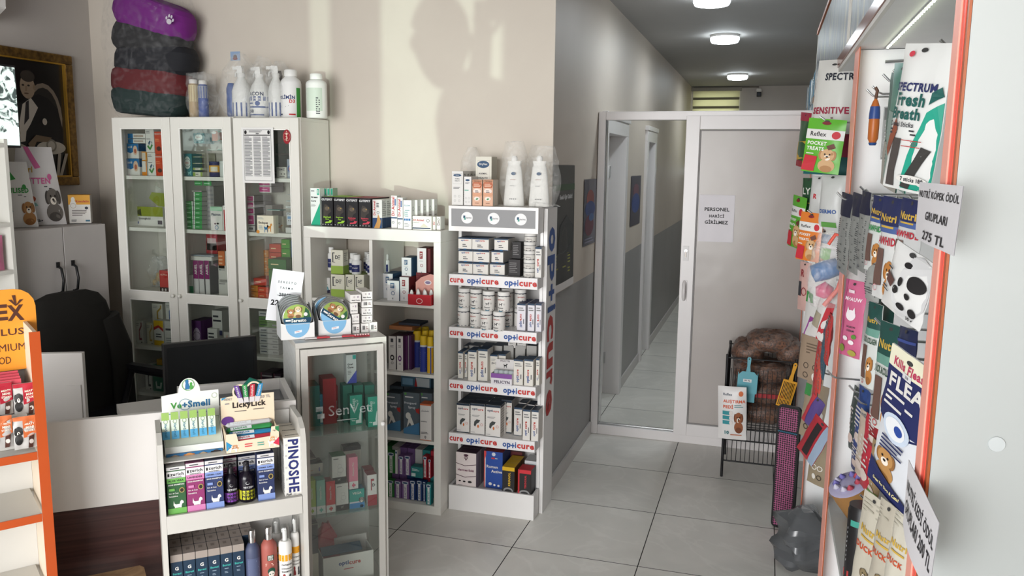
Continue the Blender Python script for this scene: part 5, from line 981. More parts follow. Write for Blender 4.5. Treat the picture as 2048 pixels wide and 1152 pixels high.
for i, (px, y) in enumerate((((778, 806, 772, 846), 3.98), ((808, 836, 772, 846), 3.98), ((838, 862, 772, 846), 3.98))): kb('slate-blue carton in the rear row, %s of three' % ORD[i], px, KS[2], .09, '#4c565e', [], y, top='#3a4248', group='slate-blue cartons')
_zb = KS[2]+fit(778, 806, 772, 846, KS[2], Y=3.98)[2]
kb('flat blue and white carton lying on the rear slate ones', (802, 862, 753, 770), _zb+.001, .08, '#47697f', [('r', .5, .1, .95, .9, '#c9ced2'), ('p', [(.45, .1), (.55, .1), (.5, .9)], RED), ('r', .05, .2, .4, .8, '#7ba3c0')], 3.98)
OB = [('r', 0, .96, 1, 1, '#d1673a'), ('r', 0, 0, 1, .015, '#d1673a')]+[('l', .1, .78, .9, .82, 1, '#8a8a8a')]+[('r', .15+.06*k, .8, .17+.06*k, .8+.05*((k*7) % 4+1)/4, '#9a9a9a') for k in range(12)]+[('l', .1, .5, .9, .54, 1, '#8a8a8a'), ('l', .1, .18, .85, .24, 2, INK), ('o', .5, .1, .1, .3, INK), ('r', .48, .05, .52, .13, INK)]
kb('white carton with orange edges standing at front of third row', (840, 862.5, 808, 881), KS[2], .06, '#dedad6', OB, None, top='#c9673c')
kb('small grey printed box lying above at right of third row', (853, 864, 762, 780), _zb+.026, .05, '#8d8d90', [('l', .1, .1, .9, .9, 4, WHT)], 3.9) if False else None
# --- fourth row right bay: toothpaste cartons, two tiers
PZ = lambda c: [('r', .3, .02, .72, .98, '#e2e2e2'), ('t', 'AKTIVET', .36, .2, .66, .7, c, 1, 1), ('r', .1, .84, .9, .97, '#c9d2dc'), ('e', .5, .9, .34, .045, '#25456b')]+[('r', .35+.12*(k % 3), .1+.035*(k//3), .41+.12*(k % 3), .125+.035*(k//3), c) for k in range(9)]
cols = {'g': '#2f7a3a', 'p': '#7a5a90', 't': '#2b8a8c', 'n': '#24417a', 'r': '#b32b3a', 'w': '#d6d4d2'}
cn = {'g': 'green', 'p': 'mauve', 't': 'teal', 'n': 'navy', 'r': 'red', 'w': 'white'}
K4 = 'toothpaste cartons in the bottom bay'
low = [('g', 774, 788, 960, 1004), ('p', 789, 802, 962, 1005), ('p', 803, 818, 962, 1008), ('n', 819.5, 831, 961, 1003), ('n', 833, 844, 961, 1004), ('n', 845.5, 851, 963, 1003), ('t', 852, 862, 968, 1013)]
for i, (k, a, c, yt, yb) in enumerate(low):
    kb('%s and white upright small carton, bottom tier front, %s of seven' % (cn[k], ORD[i]), (a, c, yt, yb), KB, .03, cols[k], PZ(cols[k]), 3.83 if i < 6 else 3.80, group=K4, side=cols[k], top=cols[k], key=('tp', k))
for r_ in range(1, 5):
    for i, k in enumerate('gppnnrt'):
        x = -1.883+.0445*i; carton('medicine_box', '%s carton, bottom tier, rank %s, %s' % (cn[k], ('two', 'three', 'four', 'five')[r_-1], ORD[i]), 'medicine box', (x+.012, 3.83+r_*.055, KB), 0, .042, .05, .128, cols[k], (), group=K4, key=('tpr', k))
zt_ = KB+.131
up = [('g', 775, 789, 904, 950), ('w', 790, 795, 900, 950), ('p', 796.5, 807.5, 912, 955), ('p', 808.5, 821, 911, 955), ('r', 846, 854, 912, 950), ('r', 856, 862, 918, 965)]
for i, (k, a, c, yt, yb) in enumerate(up):
    kb('%s and white upright small carton, upper tier front, %s of six' % (cn[k], ORD[i]), (a, c, yt, yb), zt_, .04, cols[k], PZ(cols[k]), 3.835, group=K4, side=cols[k], top=cols[k], key=('tp', k))
kb('teal carton lying on its side across the upper tier', (821.8, 845, 934, 958), zt_, .05, '#2b7f80', [('l', .1, .6, .8, .85, 2, '#cfe6e6'), ('r', .05, .1, .4, .4, '#d8e6e6')], 3.82)
for r_ in range(1, 5):
    for i, k in enumerate(('g', 'w', 'p', 'p', 'w', 't', 'r')):
        x = -1.883+.0445*i; carton('medicine_box', '%s carton, upper tier, rank %s, %s' % (cn[k], ('two', 'three', 'four', 'five')[r_-1], ORD[i]), 'medicine box', (x+.012, 3.835+r_*.055, zt_), 0, .042, .05, .13, cols[k] if r_ < 3 else ('#7a1f35', '#5b2a58', '#2a5a3c')[i % 3], (), group=K4)
# left lower bays, seen past and through the glass cabinet
for i in range(3): kb('pale carton in the left bay behind the glass cabinet, %s of three' % ORD[i], (690+i*18, 706+i*18, 700, 740), KS[1], .1, '#cfcdca', STD, 3.9, group='pale cartons in the left bay')
for i in range(4): kb('plain white carton low in the left bay, %s of four' % ORD[i], (668+i*18, 684+i*18, 820, 870), KS[2], .1, '#c5c3c0', STD, 3.92, group='white cartons in the left bay')
# ================================================================ DISPLAY STAND (five levels)
DW = M('#e6e4e2', .32, noise_amt=.015)
SX0, SX1, SY0, SYB = -1.52, -1.048, 3.885, 4.18
SZ = [1.252, .979, .701, .417]; SB = .118
t = empty('display_stand', 'white five-level display stand with red and blue printed shelf fronts', 'display stand', ((SX0+SX1)/2, SY0, 0)); ox = (SX0+SX1)/2; W = SX1-SX0; hw = W/2; DD = SYB-SY0
b = MB(); b.box(hw-.004, hw+.014, .10, DD, 0, 1.594, DW); b.art(lambda u, v, o: (hw+.014+o, .10+u, v), DD-.10, 1.594, [('t', 'c', .15, .570, .8, .655, '#b52a28', 3, 2, True), ('t', 'u', .15, .48, .8, .562, '#b52a28', 3, 2, True), ('t', 'r', .15, .415, .8, .47, '#b52a28', 3, 2, True), ('t', 'e', .15, .32, .8, .405, '#b52a28', 3, 2, True), ('t', 'o', .15, .86, .8, .94, '#274f93', 3, 2, True), ('t', 'p', .05, .765, .8, .85, '#274f93', 3, 2, True), ('t', '+', .25, .70, .8, .755, '#274f93', 3, 2, True), ('t', 'i', .15, .665, .95, .685, '#274f93', 3, 2, True)])
b.build('side_panel', t, bevel=.001)
b = MB(); b.box(-hw+.014, -hw+.03, .10, .13, SB+.02, 1.4749, DW); b.build('left_post', t); b = MB(); b.box(hw-.022, hw-.006, .10, .13, SB+.02, 1.4749, DW); b.build('right_post', t)
b = MB(); b.box(-hw+.006, -hw+.014, .131, DD, .001, 1.4748, DW); b.build('left_panel', t); b = MB(); b.box(-hw+.015, hw-.005, DD-.006, DD, .01, 1.594, '#d8d6d4'); b.build('back_panel', t)
b = MB(); b.box(-hw, hw-.006, .0, DD-.007, 1.476, 1.602, DW); b.build('header_box', t, bevel=.002)
b = MB(); b.frame(-hw, hw-.006, 1.476, 1.602, .014, .014, .024, .014, -.005, -.0005, DW)
b.box(-hw+.014, hw-.02, -.003, -.0006, 1.5, 1.588, '#8f8f90'); Wp = W-.034
LOGO = []
for cx in (.19, .51, .83): LOGO += [('e', cx, .5, .07, .33, '#e9e9e9'), ('r', cx-.045, .47, cx-.02, .62, '#2b4e6b'), ('r', cx-.035, .38, cx-.015, .5, '#4a9a8a'), ('t', 'SenVet', cx-.012, .4, cx+.055, .6, INK, 0, 1)]
b.art(lambda u, v, o: (-hw+.014+u, -.003-o, 1.5+v), Wp, .088, LOGO); b.build('header_sign', t)
def lipart(n):
    a = [('t', 'cure', .01, .24, .17, .66, '#c0312d', 0, 2, True)]
    for x in (.21, .635): a += [('t', 'o', x, .24, x+.045, .64, '#274f93', 0, 2, True), ('t', 'p', x+.05, .06, x+.095, .64, '#274f93', 0, 2, True), ('t', '+', x+.098, .2, x+.138, .68, '#274f93', 0, 2, True), ('t', 'i', x+.144, .24, x+.156, .8, '#274f93', 0, 2, True), ('t', 'cure', x+.165, .24, min(.995, x+.36), .66, '#c0312d', 0, 2, True)]
    return a
for z in SZ:
    b = MB(); b.box(-hw+.0, hw-.006, .0, .018, z-.052, z+.004, '#e4e2e2'); b.box(-hw+.031, hw-.023, .018, DD-.008, z-.016, z, DW); b.box(hw-.022, hw-.006, .018, .099, z-.052, z+.004, '#e4e2e2'); b.box(-hw, -hw+.014, .018, .099, z-.052, z+.004, '#e4e2e2')
    b.art(lambda u, v, o: (-hw+u, -o, z-.052+v), W-.006, .056, lipart(0)); b.build('shelf', t)
b = MB(); b.box(-hw, hw-.006, 0, .014, 0, .134, DW); b.box(-hw, -hw+.014, .014, .13, 0, .134, DW); b.box(hw-.02, hw-.006, .014, .13, 0, .134, DW); b.box(-hw+.015, hw-.021, .0145, DD-.008, .0, SB, DW); b.build('base_tray', t, bevel=.001)
def db(label, px, z, d, body, front=(), y=None, group=None, **kw): return pcarton('medicine_box', label, 'medicine box', px, z, d, body, front, Y=y, group=group, **kw)
TZ = 1.603
ANH = [('p', [(.08, .62), (.08, .94), (.92, .94), (.92, .62)], '#c7c6c2'), ('r', .11, .635, .89, .925, '#dedcd8'), ('e', .5, .88, .36, .04, '#24486b'), ('t', 'DryVet', .25, .865, .75, .895, WHT, 0, 1), ('t', 'ANIMAL', .25, .76, .75, .79, INK, 0, 1), ('t', 'HEALTH', .25, .7, .75, .73, INK, 0, 1), ('l', .15, .48, .85, .54, 2, INK), ('o', .3, .26, .09, .15, '#8a8a8a'), ('o', .68, .26, .09, .15, '#8a8a8a'), ('o', .3, .13, .09, .15, '#8a8a8a'), ('o', .68, .13, .09, .15, '#8a8a8a')]
for j in range(4):
    l, w, h, _ = fit(903.5, 926, 342, 409, TZ, Y=3.92); carton('medicine_box', 'tall white carton with oval blue badge, %s of four in line' % ('front', 'second', 'third', 'rearmost')[j], 'medicine box', (l.x, 3.92+j*.05, TZ), 0, w, .049, h, '#dedcd8', ANH if j == 0 else (), [('o', .5, .85, .25, .3, '#555'), ('l', .1, .1, .9, .6, 8, '#b5b3ae')], group='white cartons on top of the display stand', key=('anh', j > 0))
for j in range(3):
    l, w, h, _ = fit(927.6, 942.5, 353, 409, TZ, Y=3.915); carton('medicine_box', 'slim white carton with green line of print, %s of three in line' % ('front', 'middle', 'rear')[j], 'medicine box', (l.x, 3.915+j*.04, TZ), 0, w, .039, h, '#e0dedb', [('e', .5, .88, .3, .035, '#24486b'), ('l', .2, .74, .8, .8, 2, INK), ('l', .1, .5, .9, .56, 1, '#58a890'), ('o', .3, .25, .12, .15, '#8a8a8a'), ('o', .7, .25, .12, .15, '#8a8a8a'), ('o', .3, .12, .12, .15, '#8a8a8a'), ('o', .7, .12, .12, .15, '#8a8a8a')] if j == 0 else (), group='white cartons on top of the display stand')
PE = [('r', 0, .9, 1, .99, '#b98464'), ('t', 'Viatique', .06, .9, .94, .98, '#5a2f22', 0, 1), ('p', [(.1, .68), (.9, .68), (1, .8), (.9, .9), (.1, .9), (0, .8)], '#b4613f'), ('l', .15, .72, .85, .85, 3, '#e8c8b0'), ('e', .5, .56, .4, .1, '#ead9cf'), ('l', .3, .5, .7, .6, 2, INK), ('p', [(.1, .36), (.9, .36), (1, .44), (.9, .5), (.1, .5), (0, .44)], '#d29a7a'), ('e', .5, .27, .3, .08, '#e8ddd4'), ('p', [(.35, .24), (.5, .3), (.68, .27), (.5, .22)], '#2f8a50'), ('l', .3, .08, .7, .12, 1, '#7a4a36')]
for i, (a, c) in enumerate(((944.5, 964), (966, 986))): 
    for j in range(2):
        l, w, h, _ = fit(a, c, 359, 410, TZ, Y=3.91); carton('medicine_box', 'peach patterned carton, %s column, %s' % (('left', 'right')[i], ('front', 'rear')[j]), 'medicine box', (l.x, 3.91+j*.045, TZ), 0, w, .044, h, '#d9ad92', PE if j == 0 else (), side='#cdc4b8', group='peach cartons on the display stand', key=('pe', j))
BIG = [('r', .1, .45, .9, .93, '#c3c0b5'), ('r', .12, .46, .88, .92, '#d9d6cb'), ('e', .48, .84, .38, .075, '#24486b'), ('t', 'DryVet', .22, .81, .74, .87, WHT, 0, 1), ('t', 'ANIMAL', .2, .62, .75, .68, INK, 0, 1), ('t', 'HEALTH', .2, .53, .75, .59, INK, 0, 1), ('l', .1, .28, .9, .34, 1, INK)]
db('large cream carton with oval blue badge behind the peach ones', (951, 983, 313, 408), TZ, .09, '#d9d6c8', BIG, 4.02, side='#bdb9ab')
b = MB(); l, w, h, _ = fit(917, 960, 295, 342, TZ+.12, Y=4.09); crumple_bag('plastic_bag', 'crumpled empty clear bag heaped behind the white cartons', 'bag', (l.x, 4.035+.05, TZ+.001), w, .09, h+.12, filmm('film_milky', .09, (.85, .85, .82)), 31, amp=.2, top=.4)
WB = [('e', .27, .72, .05, .035, '#24486b'), ('l', .2, .58, .34, .6, 1, '#a8766a'), ('l', .2, .44, .34, .46, 1, '#999'), ('e', .22, .16, .008, .012, INK), ('e', .25, .16, .008, .012, INK), ('e', .28, .16, .008, .012, INK), ('e', .31, .16, .008, .012, INK)]
for i, (px, tw, bag, sd) in enumerate((((1001, 1043, 312, 411), 0, (996, 1048, 283, 412), 41), ((1052, 1094, 312, 408), 0, (1047, 1110, 292, 411), 42))):
    l, w, h, _ = fit(*px, TZ, Y=3.94); r = w/2
    b = MB(); t = empty('pump_bottle', 'milky white jug-shaped bottle in clear bag, %s of two' % ('left', 'right')[i], 'bottle', l+Vector((0, .055, .001)), 0, 'white bottles bagged on the display stand')
    b.lathe([(r*.98, 0), (r, .01), (r*.95, h*.2), (r*.78, h*.62), (r*.68, h*.78), (r*.6, h*.8), (r*.6, h*.84), (r*.66, h*.86), (r*.66, h*.9)], '#e2e1dc', 20, sy=.5); b.art(lambda u, v, o: ((r*.8+o)*math.cos(-PI+u/r)*(1.2-.55*v/h), (r*.62+o)*math.sin(-PI+u/r)*(1.02-.35*v/h)-.005, v), 2*PI*r, h*.9, WB, sub=8); b.build('bottle_body', t)
    c = MB(); c.lathe([(r*.3, h*.9), (r*.3, h*.96), (r*.2, h)], '#e8e7e3', 14); c.build('cap', t)
    l, w, h, _ = fit(*bag, TZ, Y=3.93); crumple_bag('plastic_bag', 'clear bag standing round the %s white bottle' % ('left', 'right')[i], 'bag', l+Vector((0, .0, .0015)), w*1.02, .13, h, filmm('film_milky', .09, (.85, .85, .82)), sd, amp=.07, top=.7)
b = MB(); p = Vector((-1.075, 3.98, TZ+.0008)); b.add([tuple(p+Vector(q)) for q in ((-.03, -.04, .02), (.11, -.02, .003), (.02, .06, .03), (-.03, -.04, .023), (.11, -.02, .006), (.02, .06, .033), (-.03, -.04, 0), (.02, .06, 0))], [(0, 1, 2), (3, 5, 4), (0, 3, 4, 1), (1, 4, 5, 2), (2, 5, 3, 0), (6, 0, 2, 7)], filmm('film_milky', .09, (.85, .85, .82))); tag(b.build('bag_corner'), 'flattened corner of clear bag sticking out over the stand edge', 'bag')
# level 1
OC = [('t', 'opti', .2, .66, .46, .86, '#2a4a86', 0, 2), ('t', 'cure', .47, .7, .75, .86, '#b5392e', 0, 2), ('l', .32, .2, .7, .5, 2, INK), ('r', 0, .9, 1, 1, '#1e3a55'), ('r', 0, 0, 1, .06, '#1e3a55'), ('r', .4, 0, .6, .08, '#2f6fa0')]
zz = SZ[0]; rows = (((915.5, 945, 524, 547), (945.6, 976, 525, 549), (977, 1007, 525, 552)), ((917, 945.5, 501, 523), (946, 978.5, 503, 526), (980, 1004, 502, 524)), ((914, 943.5, 479, 500), (944, 977.5, 480, 502), (986, 1014, 478, 499)))
hh = fit(915, 945, 524, 547, SZ[0], Y=3.93)[2]*.98
for j, row in enumerate(rows):
    for i, px in enumerate(row):
        l, w, h, _ = fit(*px, zz, Y=3.93); y = 3.93 if i < 2 else 3.95; carton('medicine_box', 'white carton with navy lid, %s tier, %s of three' % (('bottom', 'middle', 'top')[j], ORD[i]), 'medicine box', (l.x, y, zz), 0, w, .12, hh, '#dbd7d0', OC, side='#bfbcb6', top='#1e3a55', group='navy-lidded cartons on the first level', key='oc')
    zz += hh+.0012
def jl(px, z, y): l, w, h, _ = fit(*px, z, Y=y); return l, w/2, h
BK_ = [('l', .1, .2, .9, .85, 6, '#6f6c6c')]
db('black carton with fine print, lower of two between cartons and jars', (1016.5, 1040.5, 519, 553), SZ[0], .06, '#231f20', BK_, None)
db('black carton with fine print, upper of two between cartons and jars', (1024, 1042, 484, 520), SZ[0]+fit(1016, 1041, 519, 553, SZ[0])[2]+.001, .06, '#1d1a1b', BK_, 3.98)
db('black carton standing directly behind the lower black one', (1024, 1042, 520, 548), SZ[0], .1, '#1d1a1b', [], 3.985)
l, r, h = jl((1044, 1067.5, 537, 553), SZ[0], 3.93)
for i in range(5):
    JA = [('r', 0, .0, 1, .12, '#3a3f4a'), ('t', 'opticure', .14, .35, .36, .6, '#5a3f46', 0, 1), ('l', .14, .15, .4, .3, 1, INK), ('r', 0, .92, 1, 1, '#3a3f4a')]
    jar('supplement_jar', 'squat white jar, %s of the column of five' % (LEV[i] if i < 4 else 'topmost'), 'jar', (l.x, 3.93+r+(.0 if i < 4 else .01), SZ[0]+.001+i*.0445), r, .0435, '#d6d3cd', '#dedcd8', JA, .4, 'squat jars on the first level', key='squat')
VT = lambda q=1: [('r', 0, .94, 1, 1, '#1e3a55'), ('t', 'opti', .25, .12, .65, .38, '#2a4a86', q, 2), ('t', 'cure', .25, .38, .65, .62, '#b5392e', q, 2), ('l', .75, .15, .85, .55, 1, INK), ('l', .15, .72, .85, .88, 2, '#777'), ('r', 0, 0, 1, .015, '#1e3a55')]
db('tall narrow white carton with vertical lettering beside the jar column', (1070, 1083, 494, 552), SZ[0], .08, '#dcd9d4', VT(), 3.925, top='#1e3a55')
# level 2: jars and cartons
JB = [('r', 0, .94, 1, 1, '#2a2f3a'), ('r', 0, .06, 1, .09, '#2a2f3a'), ('t', 'opticure', .15, .68, .34, .82, '#a8403a', 0, 1), ('dog', .2, .36, .3, .56, '#20222a'), ('o', .34, .48, .02, .3, '#888'), ('t', 'Power', .17, .18, .32, .28, INK, 0, 1), ('r', .2, .0, .3, .05, '#2f6f86')]
l, r, h = jl((985, 1011.5, 622, 658), SZ[1], 3.91)
g2 = 'white supplement jars on the second level'
low2 = ((928, 3.945), (957, 3.93), (978, 3.905), (1003.5, 3.895), (1028, 3.96))
h2 = .098
def jx(px, y, zc_): return ony(px, 640 if zc_ == 0 else 600, y).x
xs = [-1.468, -1.394, -1.325, -1.255, -1.215]
P_ = [(927.5, 3.955), (952, 3.945), (973, 3.91), (998.5, 3.90)]
for i, (px, y) in enumerate(P_): jar('supplement_jar', 'white jar with dark bands, lower front row, %s of four' % ORD[i], 'jar', (ony(px, 640, y).x, y, SZ[1]+.001), .031, h2, '#dad7d2', '#e2e0dc', JB, .2, g2, key='sj', rz=(-.9, -.3, -.15, -.25)[i])
P2_ = [(929, 3.955), (952.5, 3.945), (977.5, 3.91), (1007.5, 3.915)]
for i, (px, y) in enumerate(P2_): jar('supplement_jar', 'white jar with dark bands, upper front row, %s of four' % ORD[i], 'jar', (ony(px, 600, y).x, y, SZ[1]+.0025+h2), .031, h2, '#dad7d2', '#e2e0dc', JB, .2, g2, key='sj', rz=(-.3, -.2, .1, -.2)[i])
for j in range(2):
    for i, px in enumerate((940, 963, 988, 1015, 1041)): jar('supplement_jar', 'white jar with dark bands, %s rear row, %s of five' % (('lower', 'upper')[j], ORD[i]), 'jar', (ony(px, 600, 4.03).x, 4.03, SZ[1]+.001+j*(h2+.0015)), .031, h2, '#dad7d2', '#e2e0dc', JB, .2, g2, key='sj', rz=.1*i)
for i, (a, c, yt, yb) in enumerate(((1034, 1051, 607, 658), (1055, 1069, 607, 657), (1071, 1083, 607, 658))):
    for j in range(2):
        l, w, h, _ = fit(a, c, yt, yb, SZ[1], Y=3.93); carton('medicine_box', 'tall white carton with purple-dotted lid, %s, %s' % (ORD[i], ('front', 'rear')[j]), 'medicine box', (l.x, 3.93+j*.075, SZ[1]), 0, w, .0745, h, '#d9d6dc', VT(3) if j == 0 else (), top='#2e3760', group='purple-lidded cartons on the second level', key=('vt2', i, j))
# level 3
g3 = 'upright cartons on the third level'
L3 = ((911.5, 926, 703, 754, 3.93, 0), (926.8, 934.8, 705, 750, 3.96, 0), (936, 953, 700, 763, 3.905, 0), (956, 975, 698, 760, 3.92, 1), (980, 995, 709, 750, 3.96, 2), (997, 1011.5, 708, 745, 3.975, 2), (1027, 1046, 719, 770, 3.905, 3), (1048, 1069.5, 719, 773, 3.905, 3), (1071.5, 1079, 717, 769, 3.93, 3))
for i, (a, c, yt, yb, y, k) in enumerate(L3):
    art = VT(1) if k in (0, 3) else (VT(3) if k == 1 else [('r', 0, .94, 1, 1, '#1e3a55'), ('t', '3+1', .2, .62, .8, .72, INK, 0, 2), ('l', .15, .75, .85, .85, 2, '#999')])
    db('white carton with navy lid on the third level, %s of nine' % ORD[i], (a, c, yt, yb), SZ[2], .09, '#d8d4cb', art, y, top='#1e3a55', group=g3)
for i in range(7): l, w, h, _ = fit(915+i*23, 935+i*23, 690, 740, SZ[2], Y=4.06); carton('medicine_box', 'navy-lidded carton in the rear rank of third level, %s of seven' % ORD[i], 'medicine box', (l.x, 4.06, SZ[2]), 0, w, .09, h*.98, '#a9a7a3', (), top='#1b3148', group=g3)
zz = SZ[2]+fit(1015, 1031, 730, 760, SZ[2], Y=4.06)[2]
for i, (a, c) in enumerate(((1016, 1032), (1034, 1052))): db('white carton raised at the back of third level, %s of two' % ('left', 'right')[i], (a, c, 684, 702), SZ[2]+.155, .06, '#d2cfca', [('l', .2, .7, .8, .85, 1, INK), ('dog', .35, .15, .65, .5, BLK)], 4.065)
t = empty('sachet_display', 'small white and purple display carton with raised back on third level', 'display carton', Vector((0, 0, 0))); l, w, h, _ = fit(982, 1023.5, 748, 771, SZ[2]); t.location = l+Vector((0, 0, .001)); hw2 = w/2
b = MB(); b.box(-hw2, hw2, 0, .003, 0, h, '#dcd8dc'); b.box(-hw2, -hw2+.003, .003, .07, 0, h, '#dcd8dc'); b.box(hw2-.003, hw2, .003, .07, 0, h, '#dcd8dc'); b.box(-hw2+.003, hw2-.003, .003, .07, 0, .003, '#dcd8dc')
b.art(lambda u, v, o: (u-hw2, -o, v), w, h, [('r', 0, .6, 1, 1, '#7f4a96'), ('t', 'FELICYN', .15, .15, .9, .42, '#3a2a4a', 0, 2)]); b.build('tray', t)
b = MB(); b.prism([(-hw2, 0), (hw2, 0), (hw2*.9, h*2), (-hw2*.95, h*1.95)], .07, .073, 'y', '#d8d4d2'); b.art(lambda u, v, o: (u-hw2, .07-o, v), w, h*2, [('t', 'FELICYN', .2, .88, .75, .96, '#4a3a4a', 0, 1), ('dog', .4, .62, .6, .82, BLK)]); b.build('back_card', t)
b = MB()
for k in range(4): b.lathe([(.014, 0), (.014, h*1.1), (.004, h*1.15)], '#b9c2c4', 10, Matrix.Translation((-hw2+.02+k*.026, .03, .004)))
tag(b.build('foil_tubes', None, t.location), 'silver tubes standing in the small purple display carton', 'tubes', None)
# level 4
FISH = [('t', 'opti', .1, .77, .5, .86, '#2a3550', 0, 2), ('t', 'cure', .51, .77, .9, .85, '#b5392e', 0, 2), ('l', .12, .58, .9, .64, 2, '#8a8a8a'), ('p', [(.25, .3), (.28, .42), (.45, .5), (.7, .48), (.6, .4), (.45, .36), (.35, .26)], '#3a3f3f'), ('e', .55, .28, .06, .05, '#c9682f'), ('o', .8, .34, .09, .2, '#b5392e'), ('l', .05, .06, .35, .1, 1, '#999'), ('r', 0, .93, 1, 1, '#17283a'), ('r', 0, 0, 1, .03, '#17283a')]
g4 = 'fish-oil cartons on the fourth level'
for i, (a, c, yt, yb, y) in enumerate(((909.5, 939, 806, 865, 3.915), (940.5, 969.5, 807, 869, 3.905), (971, 1001, 810, 871, 3.895))):
    for j in range(3): l, w, h, _ = fit(a, c, yt, yb, SZ[3], Y=y); carton('medicine_box', 'white carton with dark fish print, %s column, %s' % (ORD[i], ('front', 'middle', 'rear')[j]), 'medicine box', (l.x+.004*j, y+j*.072, SZ[3]), 0, w*.985, .0715, h, '#dcd8d3', FISH if j == 0 else (), [('l', .1, .1, .9, .9, 10, '#aaa6a0'), ('r', 0, .93, 1, 1, '#17283a')], top='#17283a', group=g4, key=('fish', j > 0))
db('white carton with dark fish print, set back at right of the front three', (1003, 1023.5, 800, 857), SZ[3], .07, '#cfcbc4', FISH, 3.985, top='#17283a', side='#aaa7a3', group=g4)
for i, (a, c, yt, yb, y) in enumerate(((1028, 1044, 815, 854, 3.965), (1045.5, 1060.5, 819, 873, 3.90), (1062.5, 1077, 820, 874, 3.90))):
    for j in range(2): l, w, h, _ = fit(a, c, yt, yb, SZ[3], Y=y); carton('medicine_box', 'narrow white carton with vertical lettering, fourth level, %s, %s' % (ORD[i], ('front', 'rear')[j]), 'medicine box', (l.x, y+j*.08, SZ[3]), 0, w, .0795, h*(1 if j == 0 else 1.02), '#d8d4ce', VT(1) if j == 0 else (), top='#17283a', group=g4, key=('vt4', i, j))
# base tray
HE = [('e', .5, .93, .12, .03, '#4a2436'), ('o', .5, .86, .09, .3, '#4a2436'), ('r', .48, .78, .52, .9, '#4a2436'), ('p', [(0, .7), (.45, .64), (1, .7), (1, .685), (.45, .625), (0, .685)], '#4a2436'), ('t', 'Hermes Eddi', .1, .46, .9, .56, '#6a2f4a', 0, 2), ('p', [(0, .38), (.45, .32), (1, .38), (1, .365), (.45, .305), (0, .365)], '#4a2436'), ('e', .2, .2, .06, .02, BLK), ('e', .42, .19, .07, .022, BLK), ('e', .7, .19, .1, .03, BLK), ('l', .1, .06, .4, .1, 1, '#888')]
for j in range(3): l, w, h, _ = fit(910.5, 952, 905, 975, SB, Y=3.905); carton('medicine_box', 'pale pink-white carton with maroon chevron lines, %s of three in line' % ('front', 'middle', 'rear')[j], 'medicine box', (l.x, 3.905+j*.075, SB), 0, w, .0745, h, '#d9cecb', HE if j == 0 else (), top='#3a1f33', side='#8c8390', group='cartons in the base tray', key=('he', j > 0))
RU = [('r', 0, 0, .05, 1, '#c94141'), ('r', .05, 0, .09, 1, WHT), ('p', [(0, .7), (.12, .9), (.12, 1), (0, 1)], '#c94141'), ('e', .52, .93, .1, .05, '#cfd3dc'), ('r', .4, .8, .58, .84, '#c9312f'), ('l', .6, .8, .8, .84, 1, WHT), ('t', 'Rumen', .15, .54, .75, .64, WHT, 0, 1), ('t', 'Active', .4, .42, .98, .52, WHT, 0, 2), ('e', .35, .12, .09, .04, WHT), ('e', .58, .1, .06, .03, WHT), ('e', .8, .09, .06, .03, WHT)]
db('royal blue carton with white lettering and tiny animals', (968, 1005, 903, 977), SB, .14, '#234a9a', RU, 3.95, side='#1f3a76', top='#7f1f26')
KB_ = lambda c, s: [('r', 0, .86, 1, 1, c), ('r', .1, .25, .9, .84, BLK), ('t', s, .45, .3, .7, .8, c, 1, 2), ('e', .5, .12, .4, .12, '#8a8a8a'), ('e', .5, .1, .3, .08, BLK)]
for j in range(3): l, w, h, _ = fit(1004.5, 1029, 934, 984, SB, Y=3.905); carton('medicine_box', 'yellow-topped black carton, %s of three in line' % ('front', 'middle', 'rear')[j], 'medicine box', (l.x, 3.905+j*.06, SB), 0, w, .0595, h, '#211d1b', KB_('#d6ac1c', 'KRIANOL') if j == 0 else (), top='#d0a61c', side='#6a4a1a', group='cartons in the base tray', key=('kr', j > 0))
db('red-topped black carton at right of base tray', (1036, 1066, 940, 989), SB, .08, '#211d1b', KB_('#c62a35', 'TEKDOXAL')+[('r', 0, 0, .12, 1, '#b8242e')], 3.90, top='#b8242e', side='#3a3a3c', leftart=[('r', 0, 0, 1, 1, '#b8242e')])
db('small white and blue carton behind the red-topped one', (1049, 1076, 922, 962), SB, .1, '#d0d2d4', [('e', .6, .75, .25, .08, '#2a6a96'), ('l', .2, .3, .8, .5, 3, '#999')], 4.0)
db('dark red carton at the back of base tray', (1016, 1044, 903, 955), SB, .05, '#5b1c1f', [], 4.1)
# ================================================================ GLASS-DOOR CABINET (turned towards the entrance)
GA = 48.0; GU = azdir(GA); GN = Vector((-GU.y, GU.x, 0)); GP = Vector((-1.695, 2.724, 0)); GW, GD, GH = .359, .30, 1.12; grz = rotof(GA)
def gl(u, v, z): return GP+GU*u+GN*v+Vector((0, 0, z))
t = empty('display_cabinet', 'tall white metal cabinet with a glass door and glass shelves', 'display cabinet', GP, grz)
ETCH = filmm('etched_film', .3, (.9, .92, .91), .4)
MET = M('#c2bfb8', .38, noise_amt=.015)
def _gs(nt, L, tc, b):  # wavy diagonal bands of two close greys
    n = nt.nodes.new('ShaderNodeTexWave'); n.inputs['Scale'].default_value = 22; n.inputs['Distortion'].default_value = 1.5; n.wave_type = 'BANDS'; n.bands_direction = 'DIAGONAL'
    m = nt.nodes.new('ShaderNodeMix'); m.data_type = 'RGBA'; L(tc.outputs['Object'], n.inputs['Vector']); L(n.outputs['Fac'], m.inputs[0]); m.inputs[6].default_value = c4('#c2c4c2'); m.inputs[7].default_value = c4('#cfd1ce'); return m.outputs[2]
b = MB(); b.box(0, GW, 0, GD, GH-.022, GH, MET); b.box(0, .014, .0, .016, .05, GH-.0225, MET); b.box(GW-.014, GW, .0, .016, .05, GH-.0225, MET); b.box(0, GW, 0, GD, .05, .072, MET)
